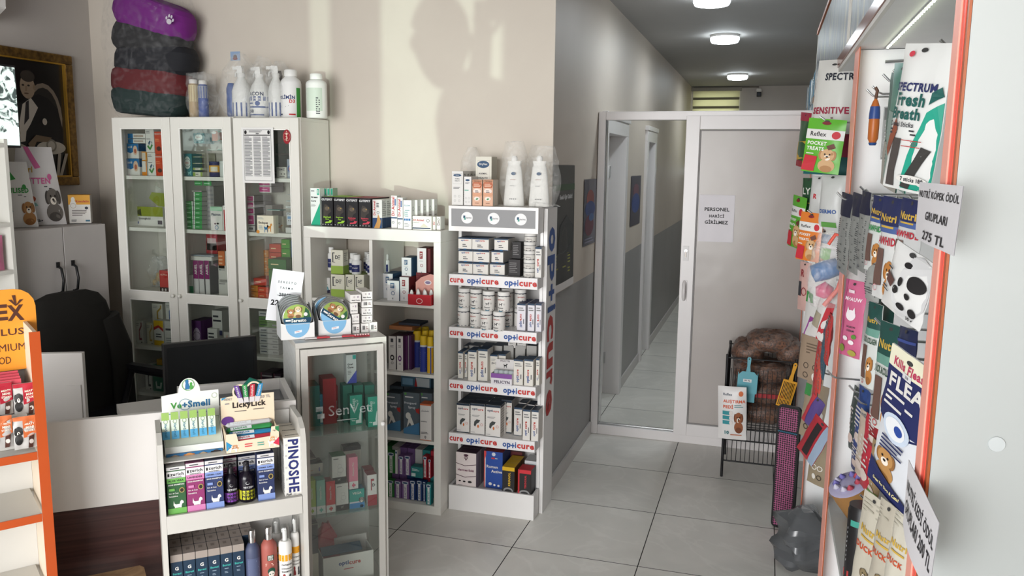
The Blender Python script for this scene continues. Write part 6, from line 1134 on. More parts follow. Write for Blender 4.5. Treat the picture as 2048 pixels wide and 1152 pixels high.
b.box(0.001, .006, .017, GD, .0725, GH-.0225, texm('banded_side', _gs, .35)); b.box(.006, GW-.001, GD-.005, GD-.0005, .0725, GH-.0225, '#d3d2ce'); b.build('cabinet_frame', t, bevel=.001)
b = MB(); b.box(GW-.005, GW-.001, .017, GD-.006, .0725, GH-.0225, GLASS); b.build('side_pane', t)
for u in (.006, GW-.03):
    for v in (.006, GD-.03): b = MB(); b.box(u, u+.02, v, v+.02, 0, .049, MET); b.build('leg', t)
b = MB(); b.frame(.016, GW-.016, .075, GH-.025, .026, .026, .03, .026, -.014, -.001, MET); do = b.build('door', t, bevel=.001)
b = MB(); b.box(.042, GW-.042, -.008, -.005, .105, GH-.051, GLASS); b.art(lambda u, v, o: (.042+u, -.0082-o, .105+v), GW-.084, GH-.156, [('t', 'SenVet', .28, .74, .9, .785, ETCH, 0, 0), ('l', .4, .715, .7, .722, 1, ETCH), ('r', .1, .765, .2, .785, ETCH), ('r', .12, .735, .22, .755, ETCH)]); b.build('pane', do)
b = MB(); b.lathe([(.004, 0), (.004, .01), (.009, .015), (.009, .024), (.003, .027)], M('#efedea', .3), 16, Matrix.Translation((GW-.028, -.014, .77)) @ Matrix.Rotation(PI/2, 4, 'X')); b.build('knob', do)
GZ = [.742, .403, .073]
for z in GZ[:2]: b = MB(); b.box(.016, GW-.016, .004, GD-.012, z-.005, z, glassm('shelf_glass', (.80, .93, .89), .10)); b.build('glass_shelf', t)
def gb(label, px, z, d, body, front=(), v=None, **kw):
    P = None if v is None else gl(0, v, z)
    return pcarton('medicine_box', label, 'medicine box', px, z, d, body, front, az=GA, P=P, group=kw.pop('group', None), **kw)
VR = lambda s, c='#e9f1ee': [('t', s, .22, .42, .42, .95, c, 1, 1), ('p', [(.45, .05), (.9, .05), (.92, .55), (.82, .5), (.7, .25), (.72, .17), (.45, .16)], c), ('t', 'Vet', .1, .12, .4, .2, c, 0, 2), ('o', .55, .8, .1, .3, c)]
TL_ = '#2f9a84'
gb('light blue carton with white arc, left on the upper glass shelf', (625, 649, 789, 849), GZ[0], .04, '#3a8fb0', VR('OCULES'), None, side='#1f6a78', top='#2a7a86')
gb('dark teal carton behind the light blue one', (615, 640, 772, 832), GZ[0], .1, '#1f6a66', [], .12, side='#1a5a58')
gb('red carton with white arc on the upper glass shelf', (650, 676, 772, 838), GZ[0], .05, '#b8262f', VR('FUNGOS'), None, top='#8f1f26')
gb('darker red carton standing behind the red one', (646, 673, 757, 825), GZ[0], .08, '#9b2029', [], .13)
gb('green carton with white arc, left front', (700, 725, 790, 850), GZ[0], .04, TL_, VR('ORARES'), None, side='#1c6455', top='#226d5d')
gb('green carton with white arc, cut by the door frame at right', (736, 757, 793, 854), GZ[0], .04, TL_, VR('ORARES'), None, side='#1c6455', top='#226d5d')
for i, (a, c) in enumerate(((686, 706), (708, 728), (730, 750))):
    for j in range(2): gb('dark green carton behind the front green ones, %s, %s rank' % (ORD[i], ('nearer', 'farther')[j]), (a+j, c+j-1, 770, 828), GZ[0], .055, '#1f6a5b', [], .125+.06*j, group='dark green cartons on the glass shelf', key='dgc')
_zo = GZ[0]+fit(686, 706, 770, 828, GZ[0], GA, P=gl(0, .125, 0))[2]
gb('tall white carton with blue wedge standing on the dark green ones', (693, 713, 709, 767), _zo+.001, .05, '#c6c9c9', [('p', [(0, 0), (1, 0), (1, .45)], '#3a49a8'), ('r', .62, .84, .95, .98, '#2a9a90'), ('t', 'Oral', .1, .62, .6, .72, BLK, 0, 2), ('t', 'Cure', .1, .52, .68, .61, BLK, 0, 2), ('l', .1, .3, .5, .46, 3, '#888')], .14)
PL = lambda c: [('r', 0, 0, 1, .24, '#dedddb'), ('r', .44, .05, .56, .19, c), ('r', .3, .09, .7, .15, c), ('t', 'Shampoo Plus', .35, .4, .6, .85, WHT, 1, 1)]
gb('lime green tall carton with plus sign', (617, 632, 961, 1037), GZ[1], .05, '#9ab83a', PL('#9ab83a'), .03)
gb('mint green tall carton with plus sign', (633, 651, 960, 1034), GZ[1], .05, '#7fb8a8', PL('#4fb0a0'), .03)
gb('bright red tall carton with plus sign', (652.5, 671, 962, 1032), GZ[1], .05, '#c9272e', PL('#c9272e'), .03, top='#8f2a2a')
CV = [('r', 0, 0, 1, .22, '#1d1b1d'), ('dog', .4, .08, .6, .18, WHT), ('l', .1, .88, .6, .93, 1, BLK), ('o', .55, .62, .16, .08, '#9a9a9a'), ('o', .6, .48, .2, .08, '#9a9a9a'), ('o', .5, .36, .14, .08, '#9a9a9a')]
gb('white carton with black base and fine curve, lower of two', (672, 697, 967, 1027), GZ[1], .05, '#dddcd8', CV, .03)
_zc = GZ[1]+fit(672, 697, 967, 1027, GZ[1], GA, P=gl(0, .03, 0))[2]
gb('white carton with black base and fine curve, stacked on its twin', (664, 692, 912, 966), _zc+.001, .06, '#dddcd8', CV, .035, top='#3f7a4f')
gb('turquoise and blue low carton with dog photo', (699, 729, 978, 1020), GZ[1], .05, '#2f9f94', [('t', 'VEGA', .2, .72, .8, .88, WHT, 0, 1), ('r', 0, 0, 1, .28, '#2f83c0'), ('r', 0, .28, .7, .36, '#c9ccd8'), ('pet', .6, .02, 1, .6, '#8f8a86', '#3a3634')], .03, top='#2a6f8c')
_zv = GZ[1]+fit(699, 729, 978, 1020, GZ[1], GA, P=gl(0, .03, 0))[2]
gb('tall pink carton with plus sign on the turquoise one', (698, 716, 914, 977), _zv+.001, .045, '#e58aa2', PL('#d8667f'), .032)
gb('white carton with crimson base at right end of glass shelf', (735, 754, 949, 1017), GZ[1], .05, '#dedad8', [('r', 0, 0, 1, .35, '#9b2433'), ('p', [(.35, .5), (.45, .5), (.45, .8), (.7, .8), (.7, .87), (.35, .87)], '#9b2433'), ('t', 'D', .5, .55, .8, .78, INK, 0, 2)], .03, top='#8a2f3a')
gb('white carton with crimson top behind the crimson-based one', (729, 748, 938, 1000), GZ[1], .05, '#cfcac8', [('r', 0, .9, 1, 1, '#8a2f3a')], .1, top='#8a2f3a')
gb('open white carton filled with dark packets at left', (617, 646, 927, 955), GZ[1]+.14, .07, '#d8d3ca', [('l', .1, .3, .4, .4, 1, '#c98a5a'), ('r', .7, .2, .8, .6, '#6a6aa0')], .115, top='#23262c')
gb('grey carton under the open white one', (617, 646, 957, 1020), GZ[1], .09, '#a9aaa6', [], .11)
gb('pale carton with charcoal lid at the back', (687, 722, 893, 940), GZ[1]+.13, .05, '#cfcbc4', [('r', 0, .78, 1, 1, '#2b2b33')], .2, top='#2b2b33')
gb('grey carton carrying the charcoal-lidded one', (690, 722, 942, 1000), GZ[1], .06, '#aeb2b0', [], .19)
for i in range(3): gb('cream carton with dark lid, %s of the left stack at cabinet base' % ('lowest', 'middle', 'topmost')[i], (617, 636, 1050, 1090), GZ[2]+i*(fit(617, 636, 1050, 1090, GZ[2], GA, P=gl(0, .06, 0))[2]+.001), .12, '#c9c2b2', [('r', 0, .55, 1, 1, '#24262e')], .06, top='#24262e', group='stack at the cabinet base')
l, w, h, rz = fit(636, 677, 1086, 1134, GZ[2], GA, P=gl(0, .13, 0)); crumple_bag('plastic_bag', 'crumpled translucent red plastic bag in cabinet base', 'bag', l+Vector((0, 0, .001)), w, .09, h+.07, M('#b5414b', .4), 61, amp=.3, top=.3, rz=rz)
t = empty('open_carton', 'open white carton with navy flap at bottom of glass cabinet', 'carton', gl(.2, .04, GZ[2]+.001), grz); b = MB(); hw = .105; hh = .13
b.box(-hw, hw, 0, .003, 0, hh, '#dcd9d4'); b.box(-hw, hw, .107, .11, 0, hh+.03, '#cfccc8'); b.box(-hw, -hw+.003, .003, .107, 0, hh, '#cfccc8'); b.box(hw-.003, hw, .003, .107, 0, hh, '#cfccc8'); b.art(lambda u, v, o: (u-hw, -o, v), 2*hw, hh, [('t', 'opti', .3, .62, .5, .82, '#2a4a86', 0, 2), ('t', 'cure', .51, .62, .74, .79, '#b5392e', 0, 2), ('l', .4, .5, .65, .56, 1, RED)]); b.build('tray', t)
b = MB(); b.prism([(.02, hh+.001), (.06, hh+.02), (.06, hh+.023), (.02, hh+.004)], -hw, hw*.6, 'x', '#2b4f66'); b.build('flap', t)
# ---- on top of the cabinet
DOGS = [('pet', .1, .42, .42, .92, '#a8744a', '#7a5030'), ('pet', .42, .42, .82, .98, '#c9b08a', '#8f6a40')]
def tin(label, c, r, yaw, roll, key, group='round collar tins'):
    """flat round tin standing on edge, face along -Y"""
    if key in _cc: o = bpy.data.objects.new('collar_tin', _cc[key]); COL.objects.link(o)
    else:
        b = MB(); R = Matrix.Rotation(PI/2, 4, 'X'); b.lathe([(r, 0), (r*1.03, .003), (r*1.0, .007), (r*1.0, .014), (r*1.03, .018), (r, .022), (r*.95, .0235)], M('#b4b8b8', .22, .85), 36, R)
        F = lambda u, v, o: (u-r*.93, -.0235-o, v-r*.93); s = 2*r*.93; n = 40
        def seg(y0, y1, c):
            pts = []; 
            for i in range(13): y = y0+(y1-y0)*i/12; pts.append((.5+math.sqrt(max(0, .25-(y-.5)**2)), y))
            for i in range(13): y = y1-(y1-y0)*i/12; pts.append((.5-math.sqrt(max(0, .25-(y-.5)**2)), y))
            b.prism([(p[0]*s-r*.93, p[1]*s-r*.93) for p in pts], -.0238, -.0235, 'y', c)
        seg(0.0, .3, '#7fb2d6'); seg(.3, .5, '#12405a'); seg(.5, 1, '#8aa04e')
        b.art(F, s, s, [('p', [(.72, .5), (.97, .5), (.92, .75), (.8, .88)], '#2a5a3a')]+[('pet', .12, .5, .42, .86, '#a8744a', '#7a5030'), ('pet', .36, .5, .7, .95, '#c9b08a', '#6f4d30'), ('e', .8, .62, .07, .07, '#e2dedc'), ('r', .08, .38, .26, .44, WHT), ('t', 'Seresto', .28, .335, .82, .47, WHT, 0, 2)])
        o = b.build('collar_tin'); _cc[key] = o.data
    o.location = c; o.rotation_euler = (0, roll, yaw); return tag(o, label, 'tin', group)
def tray(label, px, z, d, hh):
    l, w, h, rz = fit(*px, z, 50); t = empty('counter_display', label, 'display carton', l+Vector((0, 0, .001)), rz); b = MB(); hw = w/2; WB_ = '#e3e2e0'
    # front panel with a scooped blue disc, stepped sides, low back
    b.prism([(-hw, 0), (hw, 0), (hw, hh), (hw*.72, hh*.92), (-hw*.72, hh*.92), (-hw, hh)], 0, .002, 'y', WB_)
    for s in (-1, 1): b.prism([(.002, 0), (d, 0), (d, hh*1.9), (d*.8, hh*1.9), (.002, hh)], s*hw-(.002 if s > 0 else 0), s*hw+(0 if s > 0 else .002), 'x', '#c7c9ca'); 
    b.box(-hw+.0021, hw-.0021, .003, d, 0, .002, WB_)
    n = 14; pts = [(.5+.36*math.cos(PI+PI*i/n), .9+.8*math.sin(PI+PI*i/n)) for i in range(n+1)]
    b.art(lambda u, v, o: (u-hw, -o, v), w, hh, [('p', pts, '#7fb2d6'), ('p', [(.4, .35), (.62, .42), (.62, .56), (.4, .49)], '#e8e8ea'), ('l', .43, .42, .59, .5, 1, '#c98a8a')]); b.build('tray', t)
    b = MB(); b.prism([(-hw, 0), (hw, 0), (hw, hh*1.75), (hw*.4, hh*1.8), (-hw*.5, hh*1.72), (-hw, hh*1.78)], d+.0005, d+.003, 'y', '#8a6a4c'); b.build('cardboard_back', t)
    return t, l, w, rz
TRAYH = .066
t1, l1, w1_, r1 = tray('white card tray holding upright round tins, left of two', (562, 629, 645, 679), GH, .13, TRAYH)
t2, l2, w2_, r2 = tray('white card tray holding tilted round tins, right of two', (637, 702, 640, 671), GH, .13, TRAYH)
n1 = Vector((-math.sin(r1), math.cos(r1), 0)); u1 = Vector((math.cos(r1), math.sin(r1), 0))
for i in range(5): tin('round collar tin in the left tray, %s' % ('foremost, its dog photo in full view', 'second from front', 'third from front', 'fourth from front', 'rearmost')[i], l1+n1*(.029+i*.0245)-u1*(.001*i)+Vector((0, 0, .0635+.022+.004*i)), .0575, r1, .0 if i < 1 else .02*i, 'tin')
for i in range(4): tin('round collar tin in the right tray, %s' % ('foremost, turned so its lettering slopes', 'second from front', 'third from front', 'rearmost, rolled to the left')[i], l2+n1*(.029+i*.0245)-u1*(0 if i < 3 else .014)+Vector((0, 0, .0635+.020+.003*i)), .0575, r2, .62 if i < 3 else 1.9, 'tin')
PR = [('t', 'S E R E S T O', .22, .74, .8, .79, INK, 0, 1), ('t', 'T A S M A', .3, .63, .72, .68, INK, 0, 1), ('t', '2800TL', .3, .48, .78, .56, INK, 0, 2), ('r', .24, .5, .84, .508, INK), ('t', '2250 TL', .08, .29, .96, .42, BLK, 0, 2)]
c = onp(568, 590, l1+n1*.137, n1); 
b = MB(); cc = onp(570, 592, l1+n1*.160, n1); o = sheet('price_card', 'tall white price card with black lettering behind the left tins', 'price card', cc, r1, .125, .21, PR, '#e6e7ea'); o.rotation_euler = (0, .17, r1)
b = MB(); l, w, h, rz = fit(567, 630, 658, 679, GH, 50)
def lying(label, px, z, d, art, az=50, body='#dfdcd8', P=None, group='small white cartons on the glass cabinet', **kw): return pcarton('medicine_box', label, 'medicine box', px, z, d, body, art, az=az, P=P, group=group, top='#d0cbc4', **kw)
MP = [('t', 'Malt Paste', .1, .15, .85, .4, INK, 0, 2), ('o', .35, .7, .07, .3, '#5a3a3a'), ('r', .62, .6, .75, .8, '#9a8a9a')]; BC = [('r', .15+.07*k, .3, .19+.07*k, .75, INK) for k in range(5)]+[('l', .6, .3, .9, .7, 2, '#7a5a5a')]
c1 = [(704.5, 719.5, 648, 667), (704, 719, 628, 647.5), (701, 716, 606, 627), (701, 722.5, 589, 605.5)]; zz = GH; P0 = onz(712, 667, GH)
for i, px in enumerate(c1):
    h = fit(*px, zz, 50, P=P0)[2]; lying('small white carton, %s of the column beside the right tins' % (LEV[i] if i < 3 else 'topmost'), px, zz+.0004, .11, (BC, MP, MP, MP)[i], P=P0); zz += h+.0008
c2 = [(722.5, 738, 646.5, 666), (724, 745, 631, 645), (724, 745, 615.5, 630), (724, 745, 600, 615), (724, 745, 583, 599)]; zz = GH; P0 = onz(731, 665, GH)
for i, px in enumerate(c2):
    h = fit(*px, zz, 50, P=P0)[2]; lying('small white carton, %s of the right-hand column of five' % (LEV[i] if i < 4 else 'topmost'), px, zz+.0004, .12, (BC, MP, MP, BC, MP)[i], P=P0); zz += h+.0008
lying('small white carton alone at right corner of the cabinet top', (739.5, 755, 644, 665), GH, .06, BC)
for i, (a, bq, lab) in enumerate((((612, 679), (652, 671), 'left of two'), ((663, 676.5), (700, 668), 'right of two'))):
    p = onz(*a, GH+.002); q = onz(*bq, GH+.002); m = (p+q)/2+Vector((.008, -.012, .001)); b = MB(); b.box(-.045, .0, -.014, .014, 0, .0035, '#d9d2d0'); b.prism([(-.0, -.014), (.05, -.014), (.04, .014), (.008, .014)], 0, .0055, 'z', '#bb3a42'); tag(b.build('card_sachet', None, m, rotof(50)), 'thin red and white card lying before the tins, %s' % lab, 'card', 'red and white cards on the cabinet edge')
b = MB(); p = onz(726, 674, GH+.001); b.box(-.032, .03, -.0, .022, 0, .005, '#8f2a33')
for k in range(6): b.lathe([(.004, .005), (.004, .009), (.001, .0105)], '#d8a8a8', 8, Matrix.Translation((-.026+.0105*k, .011, 0)))
tag(b.build('blister_pack', None, p+GU*0+Vector((-.004, 0.004, 0)), rotof(50)), 'small dark red blister pack at the cabinet edge', 'blister pack')
# ================================================================ FREESTANDING RACK with shampoos and display cartons
RA = 48.2; RU_ = azdir(RA); RN = Vector((-RU_.y, RU_.x, 0)); RP = Vector((-1.775, 2.071, 0)); rrz = rotof(RA); RW = .432
def rl(u, v, z): return RP+RU_*u+RN*v+Vector((0, 0, z))
RZ = .676
t = empty('shampoo_rack', 'white free-standing rack with lipped shelves in front of the counter', 'rack', RP, rrz)
for u0, nm in ((-.016, 'left_side'), (RW-.002, 'right_side')):
    b = MB(); b.prism([(0, 0), (.222, 0), (.222, .94), (.07, .94), (.02, .915), (0, .87)], u0, u0+.016, 'x', MET); b.build(nm, t, bevel=.001)
b = MB(); b.box(0, RW-.004, .215, .221, .02, .93, '#dcdad6'); b.build('back_panel', t)
for z in (RZ, .36, .06): b = MB(); b.box(.0005, RW-.003, .0, .012, z-.055, z+.006, MET); b.box(.0005, RW-.003,  .012, .214, z-.012, z, MET); b.build('shelf', t, bevel=.001)
b = MB(); b.box(.0005, RW-.1, .03, .214, .849, .853, MET); b.build('upper_shelf', t)
def rb(label, px, z, d, body, front=(), v=None, az=RA, name='shampoo_carton', cat='shampoo carton', **kw): return pcarton(name, label, cat, px, z, d, body, front, az=az, P=None if v is None else rl(0, v, z), **kw)
def shamp(c1_, c2_, kind, dogc=WHT): return [('r', 0, .76, 1, .9, '#e2e0df'), ('t', 'zurich', .2, .8, .92, .88, BLK, 0, 2), ('r', .06, .8, .16, .86, BLK), ('t', 'veterinaire', .1, .765, .9, .795, INK, 0, 1), ('r', 0, .66, 1, .76, c2_), ('t', kind, .08, .68, .9, .735, BLK, 0, 2), ('t', 'DOG SHAMPOO', .08, .6, .92, .65, WHT, 0, 2), ('e', .78, .5, .14, .055, '#b09a5a'), ('e', .78, .5, .1, .04, '#2a241c'), ('r', .1, .5, .4, .55, c2_), ('t', 'Skin & Coat', .08, .43, .6, .47, WHT, 0, 1), ('t', 'Sensitive', .08, .37, .55, .41, WHT, 0, 1), ('r', 0, 0, 1, .14, c2_), ('dog', .3, .04, .85, .3, dogc), ('r', 0, .93, 1, 1, '#cfcccb'), ('l', .2, .94, .8, .98, 1, INK)]
g = 'dog shampoo cartons on the rack'
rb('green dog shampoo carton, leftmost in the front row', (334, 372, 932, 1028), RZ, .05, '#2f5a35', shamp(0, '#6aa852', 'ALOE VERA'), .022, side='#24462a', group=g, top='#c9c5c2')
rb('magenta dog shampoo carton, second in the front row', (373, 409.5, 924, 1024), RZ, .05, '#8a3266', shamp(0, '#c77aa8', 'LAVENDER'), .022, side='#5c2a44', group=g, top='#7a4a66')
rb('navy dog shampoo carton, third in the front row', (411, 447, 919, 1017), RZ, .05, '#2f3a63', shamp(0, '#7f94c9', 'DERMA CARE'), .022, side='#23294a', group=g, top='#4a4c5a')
rb('magenta dog shampoo carton half hidden behind the dark sprays', (447, 474, 915, 1000), RZ, .05, '#7a3058', shamp(0, '#c77aa8', 'LAVENDER'), .1, group=g)
rb('navy dog shampoo carton half hidden behind the dark sprays', (477, 511, 911, 998), RZ, .05, '#2f3a63', shamp(0, '#7f94c9', 'DERMA CARE'), .1, group=g)
rb('navy dog shampoo carton standing right of the dark sprays', (515, 549, 906, 1003), RZ, .05, '#2a3459', shamp(0, '#7f94c9', 'DERMA CARE'), .03, side='#23294a', group=g)
for i in range(3): rb('dog shampoo carton in the hidden second rank, %s' % ORD[i], (340+36*i, 372+36*i, 915, 1000), RZ, .05, ('#2f5a35', '#7a3058', '#2f3a63')[i], [('r', 0, .76, 1, .93, '#d9d6d4')], .08, group=g)
def mist(label, px, c, txt2, v):
    l, w, h, _ = fit(*px, RZ, RA, P=rl(0, v, RZ)); r = w/2; t_ = empty('mist_bottle', label, 'bottle', l+RN*r+Vector((0, 0, .001)), rrz, 'dark perfume sprays on the rack'); b = MB()
    b.lathe([(r*.95, 0), (r, .004), (r, h*.58), (r*.9, h*.66), (r*.5, h*.74), (r*.42, h*.76)], M('#17121c', .2), 24); b.art(cylmap(r, -PI), 2*PI*r, h*.58, [('r', 0, .12, 1, .52, c), ('t', txt2[0], .13, .34, .4, .46, BLK, 0, 2), ('t', txt2[1], .13, .2, .4, .31, BLK, 0, 2), ('t', 'VETZEN', .15, .62, .38, .7, '#c9c9c9', 0, 2), ('e', .25, .86, .04, .07, '#c9c9c9'), ('e', .255, .87, .035, .06, '#17121c')], sub=12); b.build('bottle_body', t_)
    c_ = MB(); c_.lathe([(r*.44, h*.76), (r*.44, h*.84), (r*.36, h*.86), (r*.36, h*.98), (r*.2, h)], M('#222024', .35), 16); c_.box(-.004, .004, -r*.5, -r*.3, h*.9, h*.94, '#222024'); c_.build('spray_head', t_)
mist('dark spray bottle with violet label on the rack', (449, 477, 932, 1013), '#7a3f9a', ('HEAVEN', 'SCENT'), .03); mist('dark spray bottle with yellow-green label on the rack', (479.5, 511, 927, 1008), '#b9b82a', ('FLOWER', 'POWER'), .03)
PN = [('t', 'PINOSHE', .2, .06, .78, .97, '#232a66', 3, 2, True), ('t', 'Pati', .06, .015, .35, .055, INK, 0, 2)]+[('o', x, y, .05, .3, '#9a9ca0') for x, y in ((.9, .95), (.12, .88), (.93, .8), (.08, .7), (.9, .62), (.93, .45), (.08, .5), (.9, .28), (.1, .3), (.92, .12), (.5, .03), (.75, .02))]
for j in range(3):
    l, w, h, _ = fit(569, 606, 874, 992, RZ, RA, P=rl(0, .03, RZ)); carton('shampoo_carton', 'white carton with bubbles and large navy vertical lettering, %s of three' % ('front', 'middle', 'rear')[j], 'shampoo carton', l+RN*(j*.056), rrz, w, .0555, h, '#dedbd4', PN if j == 0 else (), [], top='#d6cfc2', topart=[('t', 'PINOSHE', .15, .35, .85, .65, INK, 0, 2)], leftart=[('l', .2, .05, .85, .95, 26, '#8a8a90')], group='white bubble cartons on the rack', key=('pn', j > 0))
# display carton with green sticks
UZ = .854
blu = rb('blue printed box with a row of pet heads under the green display', (333, 446, 903, 930), UZ-.04, .07, '#2a6a9a', [('pet', .05, .1, .25, 1.0, '#8a7a66', '#6a5a48'), ('pet', .28, .05, .52, 1.05, '#c98a4e', '#a8683a'), ('pet', .55, .1, .74, 1.0, '#9a8a72', '#6a5a48'), ('pet', .76, .0, .99, 1.05, '#2a2628', '#1a1618')], .074, name='printed_box', cat='box')
t = empty('stick_display', 'white and green display carton holding upright slim packets', 'display carton', Vector((0, 0, 0)), rrz); l, w, h, _ = fit(330, 447, 888, 908, UZ, RA, P=rl(0, .082, UZ)); t.location = l+Vector((0, 0, .001)); hw = w/2
b = MB(); VW = '#dfe1da'; b.prism([(0, 0), (.11, 0), (.11, .09), (0, .028)], -hw, -hw+.002, 'x', VW); b.prism([(0, 0), (.11, 0), (.11, .09), (0, .028)], hw-.002, hw, 'x', VW); b.box(-hw+.002, hw-.002, 0, .002, 0, .028, VW); b.box(-hw+.002, hw-.002, .002, .11, 0, .002, VW)
b.add([(-hw+.003, .004, .024), (hw-.003, .004, .024), (hw-.003, .108, .085), (-hw+.003, .108, .085)], [(0, 1, 2, 3)], '#c6ccbd'); b.build('tray', t)
b = MB(); ar = [(hw*.62*math.cos(PI*i/12)*.62-hw*.03, .178+.036*math.sin(PI*i/12)*1.35) for i in range(13)]; b.prism([(-hw, .06), (hw, .06), (hw, .178)]+ar+[(-hw, .172)], .111, .1135, 'y', VW)
HD = .16; b.art(lambda u, v, o: (u-hw, .111-o, .06+v), w, HD, [('r', 0, .03, 1, .16, '#4f8a32'), ('t', 'Ve', .15, .36, .34, .58, '#3f8f3a', 0, 2), ('t', '+', .35, .36, .44, .58, '#1f5f8a', 0, 2), ('t', 'Smell', .45, .36, .84, .6, '#1f5f8a', 0, 2), ('o', .4, .48, .11, .1, '#7a9aa8'), ('l', .05, .28, .2, .32, 1, '#6a8aa0'), ('l', .6, .27, .8, .3, 1, '#6a8aa0'), ('o', .92, .62, .05, .12, '#9aa88a'), ('o', .47, .9, .11, .09, '#3f8f3a'), ('sit', .4, .8, .5, 1.02, '#2a6a9a'), ('sit', .48, .8, .56, .95, '#4f9a4a')]); b.build('header_card', t)
for k in range(6):
    l_, w_, h_, _ = fit((337, 353, 371, 388, 404, 423)[k], (350, 366.5, 385, 402, 418, 437)[k], 853, 900, UZ, RA, P=rl(0, .14, UZ)); b = MB(); b.box(-.0115, .0115, 0, .008, 0, .088, '#cfdccb'); b.art(lambda u, v, o: (u-.0115, -o, v), .023, .088, [('r', 0, .72, 1, 1, '#8fb05a'), ('r', 0, 0, 1, .3, '#4f9fc9'), ('t', 'Ve+Smell', .25, .08, .75, .6, '#2f6f8a', 3, 1), ('o', .5, .66, .28, .2, '#8a9a7a')])
    o = b.build('stick_packet', None, rl(.0+.0145+.0285*k, .105, UZ+.037+.012), rrz); o.rotation_euler = (-.16, 0, rrz); tag(o, 'slim green and white stick packet, %s of six in the display' % ORD[k], 'packet', 'slim packets in the green display')
# display carton with tubes
t = empty('tube_display', 'cream display carton with heart-shaped header and paw treats lettering', 'display carton', Vector((0, 0, 0)), rrz); l, w, h, _ = fit(453, 558, 862, 912, UZ, RA, P=rl(0, .033, UZ)); t.location = l+Vector((0, 0, .001)); hw = w/2; CR = '#e2cfb4'; TR = l
b = MB(); b.prism([(-hw, 0), (hw, 0), (hw, h*1.12), (hw*.72, h*1.1), (hw*.66, h*.62), (-hw*.55, h*.55), (-hw*.62, h*.95), (-hw, h*.95)], 0, .002, 'y', CR)
b.art(lambda u, v, o: (u-hw, -o, v), w, h, [('p', [(0, .1), (.12, .35), (0, .6)], '#2a8ab8'), ('p', [(1, .1), (.88, .25), (1, .55)], '#c9304a'), ('p', [(.93, .95), (1, .8), (1, 1.1), (.93, 1.1)], '#2a7a4a'), ('dog', .03, .03, .24, .38, '#e8e2da'), ('pet', .08, .15, .24, .4, '#c98a5a', '#e8e0d8'), ('dog', .78, .08, .97, .5, '#e8e2da'), ('pet', .8, .3, .95, .62, '#d8a87a', '#e8e0d8'), ('l', .34, .2, .5, .42, 2, '#c9404a'), ('l', .58, .2, .72, .42, 2, '#4a9a8a'), ('t', '15g', .86, .85, .95, .93, INK, 0, 1)])
b.box(-hw, -hw+.002, .002, .108, 0, h*.95, '#d4c0a4'); b.box(hw-.002, hw, .002, .108, 0, h*.95, '#d4c0a4'); b.box(-hw+.002, hw-.002, .002, .108, 0, .002, CR); b.build('tray', t)
b = MB(); Hb = h*1.0
heart = []
for i in range(25): a = -PI/2-.55+ (2*PI-2*0)*i/24
hp = [(.2, .0), (.27, .02), (.33, .05)]
lobeR = [(.33+.0+.22*0, 0)]
def arc(cx, cy, r, a0, a1, n): return [(cx+r*math.cos(math.radians(a0+(a1-a0)*i/n)), cy+r*1.0*math.sin(math.radians(a0+(a1-a0)*i/n))) for i in range(n+1)]
k = hw; base = h*.7; sh_ = onp(491, 790, rl(0, .144, 0), RN).z-UZ
out = [(-hw*1.04, base), (hw*1.04, base), (hw*1.04, sh_), (hw*.56, sh_)]+arc(hw*.26, sh_+.020, hw*.30, -10, 150, 8)+arc(-hw*.28, sh_+.014, hw*.30, 40, 190, 8)+[(-hw*.56, sh_), (-hw*1.04, sh_-.004)]
b.prism(out, .1085, .111, 'y', CR)
hin = arc(hw*.26, sh_+.020, hw*.235, -40, 150, 8)+arc(-hw*.28, sh_+.014, hw*.235, 40, 220, 8)+[(0, sh_-.035)]
b.prism(hin, .1079, .1084, 'y', '#1f1d20')
F = lambda u, v, o: (u-hw, .1078-o, v)
b.art(F, w, 1.0, [('t', 'LickyLick', .18, sh_-.048, .88, sh_-.022, '#241d1b', 0, 2), ('l', .24, sh_-.057, .48, sh_-.052, 1, INK), ('l', .6, sh_-.055, .84, sh_-.05, 1, INK), ('l', .06, sh_-.03, .16, sh_-.02, 1, '#8a8a8a'), ('t', '20 TL', .74, sh_-.016, .95, sh_-.006, '#8a8a8a', 0, 1), ('t', 'ADET', .04, sh_-.014, .2, sh_-.005, '#8a8a8a', 0, 1), ('p', [(0, sh_-.004), (.1, sh_-.001), (0, sh_-.012)], '#2a8ab8'), ('e', .1, h+.01, .12, .016, '#5a2f7a')])
for i, (x, c) in enumerate(((.3, '#5f3a8a'), (.42, '#2f8a4a'), (.54, '#b8303f'), (.66, '#2a82b0'))): b.art(lambda u, v, o, i=i, x=x: (u+x*w-hw+(v-.02)*(.16*(i-1.5)), .1072-o, sh_-.026+v), .016, .062, [('r', 0, .3, 1, 1, c), ('r', 0, 0, 1, .3, '#cfc9c9'), ('t', 'LickyLick', .2, .35, .8, .95, WHT, 1, 1)])
b.build('header_card', t)
cols_ = ('#b8303f', '#2a82b0', '#2f8a4a', '#8a9aa8', '#b8303f', '#2a82b0', '#2f8a4a', '#c9c9cc')
